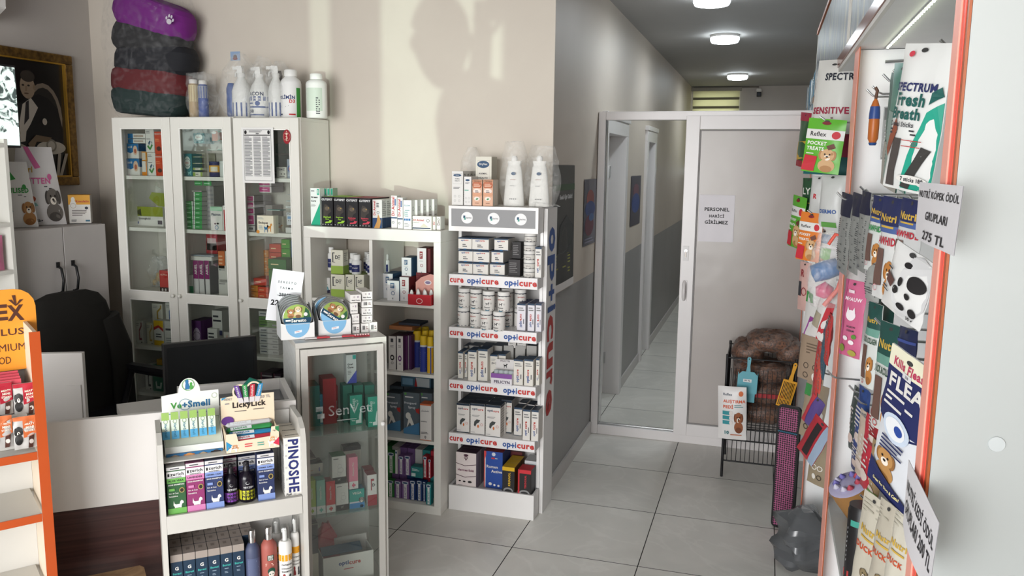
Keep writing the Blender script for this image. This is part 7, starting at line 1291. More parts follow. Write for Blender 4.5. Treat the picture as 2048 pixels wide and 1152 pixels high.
for i in range(8):
    b = MB(); L_ = w*.9; p0 = Vector((-L_/2, 0, 0)); 
    b.loft([[(x, .011*sy*math.cos(a), .0045*sy*math.sin(a)) for a in [2*PI*q/10 for q in range(10)]] for x, sy in ((-L_/2, .15), (-L_/2+.008, 1), (L_/2-.008, 1), (L_/2, .15))], cols_[i]); b.art(lambda u, v, o: (u-L_/2, v-.009, .0048+o), L_, .018, [('r', .1, .1, .55, .9, '#dfe6ea'), ('t', 'LickyLick', .12, .2, .5, .8, cols_[i], 0, 2)])
    o = b.build('treat_tube', None, l+RU_*(.002*(i % 3-1))+RN*(.02+.026*(i % 4))+Vector((0, 0, .010+.011*(i//4)+h*.28+.009*(i % 4))), rrz); o.rotation_euler = (.5, -.05+.03*(i % 3), rrz+.02*(i % 3-1)); tag(o, '%s foil treat tube lying in the cream display, %s' % ({'#b8303f': 'red', '#2a82b0': 'blue', '#2f8a4a': 'green'}.get(cols_[i], 'silver'), ('front lower', 'second lower', 'third lower', 'rear lower', 'front upper', 'second upper', 'third upper', 'rear upper')[i]), 'treat tube', 'foil tubes in the cream display')
# bottom shelf: navy cartons and bottles
z2 = .363; BV = [('r', 0, .86, 1, 1, '#9a8f86'), ('t', 'G', .35, .68, .65, .78, WHT, 0, 2), ('t', 'Bavesi', .15, .6, .85, .66, '#3fa8a0', 0, 2), ('l', .3, .55, .7, .575, 1, '#9ab'), ('l', .3, .47, .7, .51, 2, '#9ab')]
for r_ in range(3):
    for i in range(6 if r_ == 0 else 7):
        carton('shampoo_carton', 'navy carton with beige lid on bottom shelf, %s rank, %s' % (('front', 'second', 'third')[r_], ORD[i]), 'shampoo carton', rl(.024+.0385*i, .02+.062*r_, z2), rrz, .0375, .06, .178, '#1c3247', BV if r_ == 0 else (), top='#9d9189', topart=[('r', .3, .4, .6, .7, '#7d726b'), ('r', 0, .02, 1, .03, '#4a443f')], group='navy cartons on the rack bottom shelf', key=('bv', r_ > 0))
def shb(label, px, c, capc, art, v, capr=.45, caph=.2, sh=.14):
    l, w, h, _ = fit(*px, z2, RA, P=rl(0, v, z2)); r = w/2; bottle('shampoo_bottle', label, 'bottle', l+RN*r+Vector((0, 0, .001)), r, h, c, capc, art, caph=caph, capr=capr, shoulder=sh, rz=rrz, capmat=capc)
SIL = M('#c2bfbd', .15, .95)
shb('slate-blue shampoo bottle with silver cap', (492, 523, 1066, 1200), '#454c66', SIL, [('r', .12, .3, .4, .85, '#525a78'), ('l', .15, .32, .38, .8, 12, '#9aa0b8')], .012)
shb('terracotta shampoo bottle with silver cap and white paw disc', (524, 557, 1060, 1193), '#a0564c', SIL, [('r', .2, .72, .32, .86, '#1f4a3a'), ('t', 'MEN', .21, .81, .31, .85, WHT, 0, 2), ('t', 'FOR', .21, .77, .31, .81, WHT, 0, 2), ('t', 'SAN', .21, .73, .31, .77, WHT, 0, 2), ('l', .16, .58, .38, .66, 2, '#e0b8a8'), ('e', .27, .45, .07, .09, '#1f4a3a'), ('e', .27, .38, .055, .08, '#e0d6cc')], .012)
FB = [('r', 0, .62, 1, .78, '#dd9a1e'), ('l', .15, .66, .4, .74, 1, '#7a4a1a'), ('t', 'CAT&DOG', .13, .48, .4, .58, BLK, 0, 2), ('t', 'HYPOALLERG', .13, .4, .4, .46, BLK, 0, 2), ('t', 'SHAMPOO', .13, .33, .4, .38, BLK, 0, 1), ('sit', .13, .08, .24, .3, '#8a2f2f'), ('sit', .28, .08, .4, .28, '#3a3a40')]
for i, (px, v) in enumerate((((560, 586, 1053, 1190), .012), ((583, 600, 1034, 1155), .05), ((545, 566, 1040, 1150), .10))):
    l, w, h, _ = fit(*px, z2, RA, P=rl(0, v, z2)); r = w/2; t = empty('foam_bottle', 'white foam shampoo bottle with orange band, %s' % ('in front', 'behind at right', 'behind at left')[i], 'bottle', l+RN*r+Vector((0, 0, .001)), rrz, 'foam shampoo bottles on the rack'); b = MB()
    b.lathe([(r*.96, 0), (r, .005), (r, h*.66), (r*.94, h*.7), (r*.7, h*.73)], '#dedcd8', 24); b.art(cylmap(r, -PI), 2*PI*r, h*.66, FB, sub=12); b.build('bottle_body', t)
    b = MB(); b.lathe([(r*.34, h*.73), (r*.34, h*.88), (r*.3, h*.9)], '#e6e5e2', 14); b.box(-r*.5, r*.2, -r*.18, r*.18, h*.87, h*.93, '#e6e5e2'); b.build('pump', t)
    b = MB(); b.lathe([(r*.74, h*.73), (r*.72, h*.93), (r*.55, h*.985), (r*.1, h)], glassm('clear_cap', (.93, .94, .94), .09, .05), 20, cap=False); b.build('clear_cap', t)
# ================================================================ RECEPTION COUNTER
CA = 51.0; CU = azdir(CA); CN = Vector((-CU.y, CU.x, 0)); CP = Vector((-2.211, 2.044, 0)); crz = rotof(CA)
WENGE = texm('dark_wood_panel', lambda nt, L, tc, b: (lambda mp: (L(tc.outputs['Object'], mp.inputs[0]), noisemix(nt, L, mp.outputs[0], 1.0, '#38211f', '#4d302c', 8, .4))[1][0])((lambda m: (setattr(m.inputs['Scale'], 'default_value', (1.5, 1.5, 70)), m)[1])(nt.nodes.new('ShaderNodeMapping'))), .32)
t = empty('reception_counter', 'reception counter with white upper front and dark brown wood-grain lower front', 'counter', CP, crz); x0, x1 = -.62, .80
CW_ = M('#dedad6', .3, noise_amt=.02)
b = MB(); b.box(x0, x1, 0, .022, .645, .955, CW_); b.build('upper_front', t, bevel=.002)
b = MB(); b.box(x0, x1, .004, .022, .06, .643, WENGE); b.build('lower_front', t); b = MB(); b.box(x0, x1, .03, .05, 0, .0595, DARK); b.build('plinth', t)
b = MB(); b.box(x1-.022, x1, .0225, .34, 0, .955, CW_); b.build('right_end', t, bevel=.002); b = MB(); b.box(x0, x0+.022, .0225, .34, 0, .955, CW_); b.build('left_end', t)
b = MB(); b.box(x0+.0225, x1-.0225, .0225, .335, .72, .742, CW_); b.build('desk_top', t, bevel=.001)
b = MB(); b.box(.42, x1-.0225, .0225, .33, .905, .915, M('#4a4f52', .08)); b.box(.42, x1-.0225, .318, .34, .742, .955, CW_); b.box(.40, .42, .0225, .34, .742, .955, CW_); b.build('glass_tray_top', t)
b = MB(); b.tube([(.62, .13, .917), (.63, .14, .96), (.66, .14, 1.0), (.69, .13, .99)], [.02, .024, .02, .012], M('#1f7a66', .4), 8); tag(b.build('green_ribbon', None, CP, crz), 'teal-green twisted packet standing behind the tube display', 'packet')
# monitor on the desk
ma = onz(325, 690, 1.05); mb_ = onz(513, 672, 1.05); md = (mb_-ma); maz = math.degrees(math.atan2(md.x, md.y)); mw = md.length; mid = (ma+mb_)/2
t = empty('monitor', 'black desktop monitor standing behind the reception counter', 'monitor', (mid.x, mid.y, .743), rotof(maz)); mh = .30
b = MB(); b.box(-mw/2, mw/2, 0, .035, 1.05-.743-mh, 1.05-.743, M('#141416', .45)); b.build('housing', t, bevel=.004)
b = MB(); b.box(-mw/2+.015, mw/2-.015, -.002, -.0003, 1.05-.743-mh+.02, 1.05-.743-.016, M('#1d1f21', .12, noise_amt=0)); b.build('screen', t)
b = MB(); b.box(-.02, .02, .036, .06, .006, .16, M('#141416', .45)); b.box(-.11, .11, -.04, .14, 0, .006, M('#141416', .45)); b.build('stand', t)
b = MB(); b.box(-.35, .5, -.12, .3, .7, .7423, CW_); 
for q in ((-.33, -.1), (.46, -.1), (-.33, .26), (.46, .26)): b.box(q[0], q[0]+.03, q[1], q[1]+.03, 0, .7, CW_)
o = b.build('desk', None, (mid.x, mid.y, -.0003), rotof(maz), bevel=.002); tag(o, 'white desk behind the counter carrying the monitor', 'desk')
# white cabinet behind the counter, office chair with jacket
t = empty('white_screen', 'plain white upright board with small hatch behind the counter', 'board', Vector((-2.731, 2.735, 0)), rotof(65)); b = MB(); b.box(-.5, 0, 0, .03, 0, .998, CW_); b.box(-.5, -.45, .031, .28, 0, .02, CW_); b.box(-.05, 0, .031, .28, 0, .02, CW_); b.build('board_panel', t, bevel=.002); b = MB(); b.box(-.075, -.012, -.006, -.0004, .3, .86, CW_); b.build('hatch', t, bevel=.001)
p = onz(128, 606, 1.08); t = empty('office_chair', 'black office chair hidden under a dark jacket behind the counter', 'chair', (p.x, p.y, 0), rotof(8)); BKM = M('#15130f', .9)
b = MB(); b.loft([[(x*k_, y+.0, z) for x, y in ((-.23, -.03), (.23, -.03), (.23, .03), (-.23, .03))] for z, k_ in ((.52, .9), (.7, 1), (.98, 1), (1.06, .85))], DARK); b.build('backrest', t, bevel=.01)
b = MB(); b.box(-.24, .24, -.5, -.02, .43, .5, DARK); b.build('seat', t, bevel=.02)
b = MB(); b.tube([(0, -.24, .08), (0, -.24, .43)], .025, DARK, 10); 
for k in range(5): b.tube([(0, -.24, .09), (.28*math.cos(k*1.257), -.24+.28*math.sin(k*1.257), .055)], .018, DARK, 8); b.lathe([(.02, -.012), (.027, 0), (.02, .012)], DARK, 10, Matrix.Translation((.28*math.cos(k*1.257), -.24+.28*math.sin(k*1.257), .028)) @ Matrix.Rotation(PI/2, 4, 'Y'))
b.build('base', t)
b = MB(); b.tube([(.24, -.1, .5), (.29, -.12, .68), (.29, -.36, .68)], .018, DARK, 8); b.box(.265, .315, -.4, -.1, .69, .715, DARK); b.build('armrest', t)
b = MB(); rings = []; n = 26
for j, (z, w_, d_) in enumerate(((.50, .50, .16), (.6, .50, .17), (.7, .51, .18), (.85, .52, .18), (.98, .51, .16), (1.06, .45, .13), (1.11, .36, .09), (1.135, .22, .05))):
    rings.append([((w_/2)*(1+.08*noise.noise(Vector((math.cos(2*PI*i/n)*2, math.sin(2*PI*i/n)*2, z*5))))*math.cos(2*PI*i/n)+.02, d_/2*(1+.2*noise.noise(Vector((math.cos(2*PI*i/n)*3, math.sin(2*PI*i/n)*3, z*4+9))))*math.sin(2*PI*i/n)-.0, z) for i in range(n)])
b.loft(rings, BKM); b.tube([(.22, -.02, .98), (.27, -.03, .8), (.28, -.03, .6), (.30, -.02, .4), (.30, .0, .28)], [.07, .08, .075, .07, .055], BKM, 12); tag(b.build('jacket', None, (p.x, p.y, 0), rotof(8)), 'black jacket hung over the back of office chair', 'jacket')
# wooden seat end poking up in front of the counter
q = onz(287, 1129, .45); sa = 44; t = empty('wooden_stool', 'wooden stool seat on black frame showing at the bottom edge', 'stool', q, rotof(sa)); WD = texm('oak_plank', lambda nt, L, tc, b: noisemix(nt, L, tc.outputs['Object'], 12, '#7a5f45', '#9a7d5c', 6, 2.0)[0], .5)
b = MB(); b.prism([(-.26, -.28), (-.01, -.28), (0, -.26), (0, -.02), (-.012, 0), (-.26, 0)], -.03, 0, 'z', WD); b.build('seat', t, bevel=.005)
for k, (x, y) in enumerate(((-.03, -.03), (-.23, -.03), (-.03, -.25), (-.23, -.25))): b = MB(); b.tube([(x, y, -.0305), (x, y, -.448)], .011, DARK, 8); b.build('leg', t)
# ================================================================ TREAT STAND at the left front edge
XA = 35.5; XU = azdir(XA); XN = Vector((-XU.y, XU.x, 0)); xe = onz(74, 905, .955); XP = Vector((xe.x, xe.y, 0)); xrz = rotof(XA)
OR_ = M('#b04a1c', .35); STW = M('#c6c4be', .5)
t = empty('treat_stand', 'orange and white treat stand at the left edge of photo', 'display stand', XP, xrz); Zs = [onp(74, y, XP, XN).z for y in (905, 1031)]
ztop = onp(88, 662, XP, XN).z; pw_ = .03
b = MB(); b.box(.002, pw_, 0, .004, 0, ztop, OR_); b.build('right_post', t)
b = MB(); b.prism([(.0045, 0), (.26, 0), (.26, ztop), (.0045, ztop)], .012, .022, 'x', '#d9c9b4'); b.build('right_side', t, bevel=.001)
b = MB(); b.box(-.5, .0115, .25, .256, 0, ztop-.01, STW); b.build('back_panel', t); b = MB(); b.box(-.512, -.502, 0, .256, 0, ztop, STW); b.build('left_side', t)
for z in Zs+[Zs[1]-.26]: b = MB(); b.box(-.5, .001, .0, .004, z-.022, z+.002, OR_); b.box(-.5, .001, .0045, .249, z-.015, z, STW); b.build('shelf', t)
hz0 = onp(40, 738, XP+XN*.2, XN).z; hz1 = onp(40, 577, XP+XN*.2, XN).z; hx = (onp(77, 700, XP+XN*.2, XN)-XP-XN*.2).dot(XU)
b = MB(); rr = .055; pts = [(-.46, hz0), (hx, hz0), (hx, hz1-rr)]+[(hx-rr+rr*math.cos(a), hz1-rr+rr*math.sin(a)) for a in (.4, .8, 1.2, PI/2)]+[(-.4, hz1), (-.46, hz1-.06)]
b.prism(pts, .196, .2, 'y', M('#dd8f30', .3))
Wd, Hd = hx+.46, hz1-hz0; X_ = lambda px_: (px_+ .46)/Wd
def hu(px_, py_): q_ = onp(px_, py_, XP+XN*.2, XN)-XP-XN*.2; return (q_.dot(XU)+.46)/Wd, (q_.z-hz0)/Hd
def ht(s, a, c, y0_, y1_, bd=1): u0, v0 = hu(a, y1_); u1_, v1_ = hu(c, y0_); return ('t', s, u0, v0, u1_, v1_, '#4a2414', 0, bd, True)
arts = [ht('LUS', 2, 47, 654, 672), ht('MIUM', -2, 50, 684, 704, 0), ht('OD', -2, 21, 712, 729, 0), ht('X', 15, 46, 608, 642, 2), ht('E', -12, 13, 608, 642, 2)]
for a, c, d_, e_ in ((36, 600, 23, 614), (33, 596, 20, 609), (28, 610, 24.5, 590), (32, 609, 40, 596), (29, 610, 32, 611)): 
    p0 = Vector((*hu(a, c), 0)); p1 = Vector((*hu(d_, e_), 0))
for px1, px2 in (((31, 611), (19, 599)), ((31, 610), (26, 590)), ((32, 610), (42, 598))):
    a0 = hu(*px1); a1 = hu(*px2); arts.append(('p', [(a0[0]-.003, a0[1]), (a0[0]+.003, a0[1]), (a1[0]+.009, a1[1]), (a1[0]-.009, a1[1])], '#4a2414'))
b.art(lambda u, v, o: (-.46+u, .196-o, hz0+v), Wd, Hd, arts); b.build('header_sign', t)
MM = lambda c: [('r', 0, .88, 1, 1, c), ('p', [(.42, .35), (.42, .88), (1, .88), (1, .45), (.75, .4)], c), ('t', 'MEATY', .5, .72, .95, .8, '#f0e0d0', 0, 2), ('t', 'MINI', .55, .62, .9, .7, '#f0e0d0', 0, 2), ('t', 'STICKS', .5, .52, .95, .6, '#f0e0d0', 0, 2), ('pet', .0, .15, .42, .75, '#2a2826', '#1c1a19'), ('p', [(.6, .02), (.8, .02), (.9, .42), (.65, .38)], '#4a2b22'), ('e', .75, .22, .1, .07, '#c9c2bb')]
for r_, (yt, yb, c, nm) in enumerate(((766, 830, '#a81f32', 'red'), (832, 897, '#c96a3a', 'orange'))):
    for k in range(3):
        a = 27-47*k; l, w, h, _ = fit(a, a+45, yt, yb, Zs[0], XA, P=XP+XN*(.03 if r_ else .09)); zb = onp(a+22, yb, XP+XN*(.03 if r_ else .09), XN).z; h = onp(a+22, yt, XP+XN*(.03 if r_ else .09), XN).z-zb; l.z = max(Zs[0]+.002, zb); pouch('treat_pouch', '%s and silver treat pouch on the orange stand, %s from the right post' % (nm, ('first', 'second', 'third')[k]), 'treat pouch', l, xrz, w, h, .012, '#b5b2ae', MM(c), seed=10+r_*5+k, gusset=False, group='pouches on the orange stand')
b = MB(); b.box(-.4, -.01, .07, .19, .0, fit(27, 72, 832, 897, Zs[0], XA, P=XP+XN*.03)[2]*.93, '#c4c2bd'); tag(b.build('display_block', None, (XP.x, XP.y, Zs[0]+.001), xrz), 'pale riser box behind the orange pouches', 'box')
for k in range(4): pouch('treat_pouch', 'dark red treat pouch seen edge-on above the red row, %s from the front' % ('first', 'second', 'third', 'fourth')[k], 'treat pouch', XP+XU*-.2+XN*(.105+.02*k)+Vector((0, 0, onp(49, 830, XP+XN*.09, XN).z+.004*k)), xrz, .37, .11, .01, '#8a1f30', [('r', 0, .85, 1, 1, '#c94a5a')], seed=30+k, gusset=False, group='dark red pouches on the orange stand')
# ================================================================ RIGHT-HAND DISPLAY WALL
FX, BXX = .24, .60
DIV = (1.25, 2.80, 4.06, 5.29)
SAL = M('#ffab98', .4); RED_ = M('#ff5a48', .35); BRW = M('#a4562f', .35); GW_ = M('#b4b8b6', .35, noise_amt=.015); GD_ = M('#eceeee', .35, noise_amt=.015); BEAM = M('#8c4326', .16, spec=.8)  # salmon and red brightened: sunlight glowing through the plastic is in the colour
t = empty('display_shelving', 'tall white display shelving with orange edged uprights along the right wall', 'shelving', (FX, 1.25, 0)); O = Vector((FX, 1.25, 0))
def X(b, nm, par=None, **k): return b.build(nm, par or t, -O if False else (0, 0, 0), **k)
def W(b, x0, x1, y0, y1, z0, z1, m): b.box(x0-O.x, x1-O.x, y0-O.y, y1-O.y, z0, z1, m)
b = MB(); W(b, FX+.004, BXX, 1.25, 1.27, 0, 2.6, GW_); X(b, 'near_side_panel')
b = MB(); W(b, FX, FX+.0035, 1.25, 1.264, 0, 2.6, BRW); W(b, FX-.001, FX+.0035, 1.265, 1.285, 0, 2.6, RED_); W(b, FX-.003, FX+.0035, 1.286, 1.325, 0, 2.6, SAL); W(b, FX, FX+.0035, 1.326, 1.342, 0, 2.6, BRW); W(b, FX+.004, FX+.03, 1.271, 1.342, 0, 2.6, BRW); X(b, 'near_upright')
for y, w_ in ((2.80, .13), (4.06, .05), (5.27, .05)):
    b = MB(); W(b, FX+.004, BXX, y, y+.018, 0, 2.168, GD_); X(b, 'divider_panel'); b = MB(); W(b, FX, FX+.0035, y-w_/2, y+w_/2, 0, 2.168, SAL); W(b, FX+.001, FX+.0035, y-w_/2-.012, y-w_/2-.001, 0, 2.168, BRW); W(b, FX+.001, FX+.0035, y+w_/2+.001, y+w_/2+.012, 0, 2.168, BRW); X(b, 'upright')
b = MB(); W(b, BXX-.006, BXX, 1.271, 5.3, 0, 2.6, GD_); X(b, 'back_panel'); b = MB(); W(b, FX+.002, BXX-.007, 1.344, 5.3, 2.17, 2.188, '#dcdddd'); X(b, 'canopy')
b = MB(); W(b, FX-.012, FX+.0015, 1.344, 5.3, 2.185, 2.222, BEAM); W(b, FX-.008, FX+.0015, 1.344, 5.3, 2.1695, 2.184, '#d6d5d0'); X(b, 'beam')
b = MB(); W(b, FX-.012, FX+.01, 1.344, 5.3, 2.58, 2.60, M('#b5622f', .4)); X(b, 'top_trim')
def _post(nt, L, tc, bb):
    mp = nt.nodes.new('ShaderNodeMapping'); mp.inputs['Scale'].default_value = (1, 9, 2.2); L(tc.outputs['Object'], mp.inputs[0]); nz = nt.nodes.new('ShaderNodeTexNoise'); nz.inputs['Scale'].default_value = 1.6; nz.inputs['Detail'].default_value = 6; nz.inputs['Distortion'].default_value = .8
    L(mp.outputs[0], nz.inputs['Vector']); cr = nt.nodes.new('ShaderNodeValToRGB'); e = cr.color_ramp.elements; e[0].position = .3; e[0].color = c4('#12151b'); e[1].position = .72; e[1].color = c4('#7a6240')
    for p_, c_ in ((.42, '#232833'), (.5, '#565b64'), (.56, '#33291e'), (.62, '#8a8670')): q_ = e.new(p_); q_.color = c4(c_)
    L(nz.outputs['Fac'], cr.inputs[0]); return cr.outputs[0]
POSTM = texm('animal_print_painted_sheen', _post, .4, spec=.12)  # golden and pale reflections painted as streaks into the animal print
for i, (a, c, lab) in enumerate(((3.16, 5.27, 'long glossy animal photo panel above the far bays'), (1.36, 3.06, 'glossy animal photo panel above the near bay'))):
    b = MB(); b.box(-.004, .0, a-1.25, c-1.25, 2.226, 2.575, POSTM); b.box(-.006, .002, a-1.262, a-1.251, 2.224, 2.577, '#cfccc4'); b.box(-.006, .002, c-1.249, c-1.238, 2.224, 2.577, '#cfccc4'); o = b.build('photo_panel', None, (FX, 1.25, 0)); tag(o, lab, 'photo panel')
b = MB(); 
for k in range(46): b.box(-.002, .002, .03*k, .03*k+.008, -.004, 0, emis('#f4ffd8', 9.0))
b.box(-.004, .004, -.02, 1.4, .0, .003, '#b9bcbb'); tag(b.build('light_strip', None, (.318, 1.38, 2.166)), 'thin strip of small lights under the canopy of the near bay', 'light strip')
b = MB(); b.tube([(.32, 2.79, 2.13), (.375, 2.79, 2.132)], .005, CHROME, 8); b.lathe([(.012, 0), (.012, .012)], DARK, 12, Matrix.Translation((.375, 2.79, 2.132)) @ Matrix.Rotation(PI/2, 4, 'Y')); tag(b.build('door_catch'), 'small chrome catch with dark cap high on the near divider', 'catch')
# ---- chrome hooks
_hk = None
def hook_at(px, py, x=.325, lab='', L_=.27):
    global _hk
    p = onx(px, py, .285)
    if p.y > 2.7: p = ony(px, py, 2.7)
    if _hk is None:
        b = MB(); b.tube([(.0, 0, .022), (.018, 0, .004), (.03, 0, 0), (.305, 0, 0)], .0032, CHROME, 7); b.box(.304, .31, -.012, .012, -.02, .02, CHROME); _hk = b.build('display_hook'); o = _hk
    else: o = _hk.copy(); COL.objects.link(o)
    o.location = (p.x-.003, p.y, p.z-.02); return tag(o, lab, 'hook', 'chrome display hooks in the near bay')
HK = {'top row': ((1735, 180), (1747, 174), (1768, 150), (1789, 141), (1810, 128), (1848, 96), (1884, 82)), 'second row': ((1676, 386), (1722, 374), (1733, 380), (1765, 392), (1796, 395), (1822, 394)), 'third row': ((1698, 560), (1708, 579), (1738, 606), (1752, 638), (1776, 662), (1802, 697)), 'fourth row': ((1656, 742), (1700, 772), (1712, 794), (1725, 827), (1739, 878)), 'bottom row': ((1723, 991), (1744, 1049))}
for rn, ps in HK.items():
    for i, (px, py) in enumerate(ps): hook_at(px, py, lab='bent chrome hook in the %s, %s' % (rn, ORD[i]))
def hang(label, px, Y, az, col, art, tilt=0, name='treat_pouch', cat='treat pouch', d=.02, group=None, xx=None, **kw):
    xm = (px[0]+px[1])/2; ym = (px[2]+px[3])/2; c = ony(xm, ym, Y) if xx is None else onx(xm, ym, xx); u = azdir(az); n = Vector((u.y, -u.x, 0))
    a = onp(px[0], ym, c, n); e = onp(px[1], ym, c, n); tp = onp(xm, px[2], c, n); bt = onp(xm, px[3], c, n); w, h = (e-a).length, tp.z-bt.z; m = (a+e)/2
    loc = Vector((m.x, m.y, (tp.z+bt.z)/2)); rz = rotof(az); R = Matrix.Rotation(rz, 3, 'Z') @ Matrix.Rotation(tilt, 3, 'Y'); loc = loc-R @ Vector((0, 0, h/2))
    return pouch(name, label, cat, loc, rz, w, h, d, col, art, gusset=False, tilt=(0, tilt), hole=True, group=group, **kw)
TE = '#1f7a66'
# near bay, top: white dental stick bag and its neighbours
hang('large white bag with teal lettering and dark dental sticks, hanging near the post', (1788, 1888, 90, 384), 1.62, 150, '#dfe0dd',
     [('p', [(1, .62), (.8, .55), (.55, .25), (.45, .02), (1, .02)], '#1f9a82'), ('p', [(.1, .02), (.28, .02), (.42, .36), (.22, .36)], '#4a4442'), ('p', [(.45, .03), (.62, .02), (.95, .3), (.8, .32)], '#3b3a38'), ('p', [(.0, .3), (.1, .22), (.3, .42), (.22, .5)], '#8a4a34'), ('t', 'SPECTRUM', .1, .68, .9, .74, '#2a3060', 0, 2), ('t', 'Fresh', .12, .58, .8, .67, '#1f5a54', 0, 2), ('t', 'Breath', .05, .49, .75, .57, '#1f5a54', 0, 2), ('p', [(.82, .6), (1, .66), (.97, .72), (.84, .68)], '#1f5a54'), ('t', 'Dental Sticks', .1, .44, .62, .475, INK, 0, 1), ('l', .1, .38, .7, .43, 2, INK), ('r', .45, .35, .8, .355, RED), ('r', .45, .31, .8, .315, RED), ('t', '250', .6, .32, .75, .345, '#6a6a6a', 0, 1), ('e', .7, .09, .28, .03, WHT), ('t', '7 sticks 180', .5, .075, .93, .105, INK, 0, 2), ('e', .3, .93, .06, .02, '#c9404f')], tilt=.13, d=.035, seed=2)
hang('narrow teal bag seen almost edge-on beside the large white bag', (1778, 1824, 132, 372), 2.0, 178, TE, [('r', 0, 0, 1, .6, '#8fa39b'), ('l', .1, .1, .9, .55, 14, '#3a4a44')], tilt=.12, seed=3, group=None)
hang('dark green printed bag directly behind the teal one', (1772, 1806, 150, 378), 2.2, 176, '#2a5a50', [('r', 0, 0, 1, .4, '#a9a59c')], tilt=.11, seed=4)
hang('black and grey blister card hanging behind the comb', (1788, 1812, 162, 232), 2.3, 150, '#3a3234', [('e', .7, .6, .3, .2, '#c9b26a')], seed=5, name='blister_card', cat='blister card')
c = ony(1776, 270, 2.45); b = MB(); b.box(-.016, .016, 0, .012, -.06, .04, filmm('clear_film_thick', .22)); b.frame(-.018, .018, -.065, .075, .003, .003, .003, .003, .0, .014, '#9a9c9b'); b.box(-.004, .004, .004, .009, .04, .12, '#8f9190')
for k in range(9): b.box(-.013, .013, .003, .009, -.055+.01*k, -.052+.01*k, '#a9abaa')
tag(b.build('grooming_comb', None, c, rotof(130)), 'grey grooming comb in a clear blister on the near divider', 'comb')
c = ony(1748, 247, 2.62); b = MB(); b.lathe([(.004, .115), (.012, .1), (.02, .075), (.024, .0), (.023, -.07), (.016, -.085), (.012, -.1)], M('#b5642a', .35), 16); b.lathe([(.0205, .075), (.0235, .045), (.024, .02)], M('#2f4a86', .35), 16, cap=False, T=Matrix.Scale(1.03, 4)); b.lathe([(.014, -.1), (.019, -.088)], M('#2a4a80', .35), 14); b.tube([(0, 0, .112), (.004, 0, .15), (-.006, 0, .165)], .007, M('#5a3a2a', .5), 8)
o = b.build('sausage', None, c); o.scale = (.62,)*3; tag(o, 'orange-brown pet sausage with blue ends hanging alone on a hook', 'sausage')
# second row
NU = lambda s, c_: [('r', 0, .72, 1, 1, '#242a52'), ('r', .0, .66, 1, .73, '#4a6096'), ('t', 'Nutri', .12, .74, .8, .86, '#c9a544', 0, 2), ('r', .2, .705, .75, .725, '#c9a544'), ('t', s, .02, .54, .98, .62, c_, 0, 2, True), ('p', [(.08, .12), (.5, .14), (.48, .5), (.12, .5)], '#6a5048'), ('pet', .52, .02, .98, .42, '#b5793c', '#95602e'), ('o', .2, .1, .1, .2, '#d8909a')]
for i, (a, c_, yt, yb, Y_) in enumerate(((1679, 1700, 386, 548, 2.72), (1702, 1721, 386, 548, 2.6), (1719, 1737, 382, 545, 2.5))):
    hang('silver-backed bag with navy top seen edge-on, %s of three' % ORD[i], (a, c_, yt, yb), Y_, 172, '#8d8f8c', [('r', 0, .72, 1, 1, '#1c1e38'), ('l', .1, .12, .9, .68, 22, '#55585a'), ('t', '80g', .2, .03, .8, .08, INK, 0, 2)], tilt=.05, seed=20+i, group='navy-topped bags in the near bay')
hang('navy and white treat bag with green lettering behind its red-lettered twin', (1738, 1772, 392, 545), 2.3, 150, '#cfd2cf', NU('RAWHIDE', '#2f8a4a'), tilt=.1, seed=24)
hang('white and navy treat bag with red lettering and golden dog', (1757, 1801, 394, 602), 1.98, 152, '#d3d4d2', NU('RAWHIDE', '#b5283a'), tilt=.08, seed=25, wob=.02)
hang('second white and navy treat bag with red lettering, nearer the post', (1795, 1842, 398, 565), 1.78, 152, '#c9cac9', NU('RAWHIDE', '#b5283a'), tilt=.1, seed=26)
hang('silver bag back with fine print below the navy ones', (1733, 1760, 520, 602), 2.3, 165, '#a3a5a2', [('l', .1, .1, .9, .95, 14, '#55585a')], seed=27)
hang('large black and white bag with spotted dog photo', (1776, 1862, 500, 640), 1.52, 155, '#dcdcda', [('p', [(.35, .3), (.55, .95), (.7, 1), (1, .95), (1, .3), (.8, .02), (.5, .02)], '#c9c9c9'), ('e', .8, .62, .17, .12, BLK), ('e', .55, .82, .08, .04, BLK), ('e', .42, .4, .07, .06, BLK), ('e', .6, .2, .09, .05, BLK), ('e', .5, .55, .05, .07, BLK), ('e', .85, .2, .07, .07, BLK), ('e', .7, .4, .05, .05, BLK), ('p', [(.1, .42), (.3, .38), (.38, .52), (.15, .6)], '#5a3a34'), ('l', .05, .28, .3, .36, 2, INK), ('t', '30 g', .7, .05, .92, .12, BLK, 0, 2), ('l', .1, .62, .35, .68, 1, INK)], tilt=.28, seed=28, d=.03)
# third row and pink box
hang('pink cat treat bag with small white cat shapes', (1686, 1727, 560, 715), 2.62, 140, '#c9668a', [('r', 0, 0, .14, 1, '#b0527a'), ('t', 'MHAUW', .15, .72, .9, .8, '#f0dfe6', 0, 2), ('e', .5, .55, .22, .07, '#efe6ea'), ('p', [(.3, .57), (.34, .66), (.44, .6)], '#efe6ea'), ('p', [(.7, .57), (.66, .66), (.56, .6)], '#efe6ea'), ('t', 'SALMON', .35, .38, .75, .42, INK, 0, 1), ('t', 'CREAM', .38, .33, .72, .37, INK, 0, 1), ('e', .35, .24, .14, .03, '#efe6ea'), ('e', .65, .2, .12, .03, '#efe6ea'), ('e', .75, .28, .1, .03, '#5a8a3a'), ('e', .2, .1, .14, .05, '#7a8a3a'), ('e', .7, .06, .2, .04, '#a9a04a'), ('r', .3, .84, .6, .88, '#e6d0d8')], tilt=.04, seed=30)
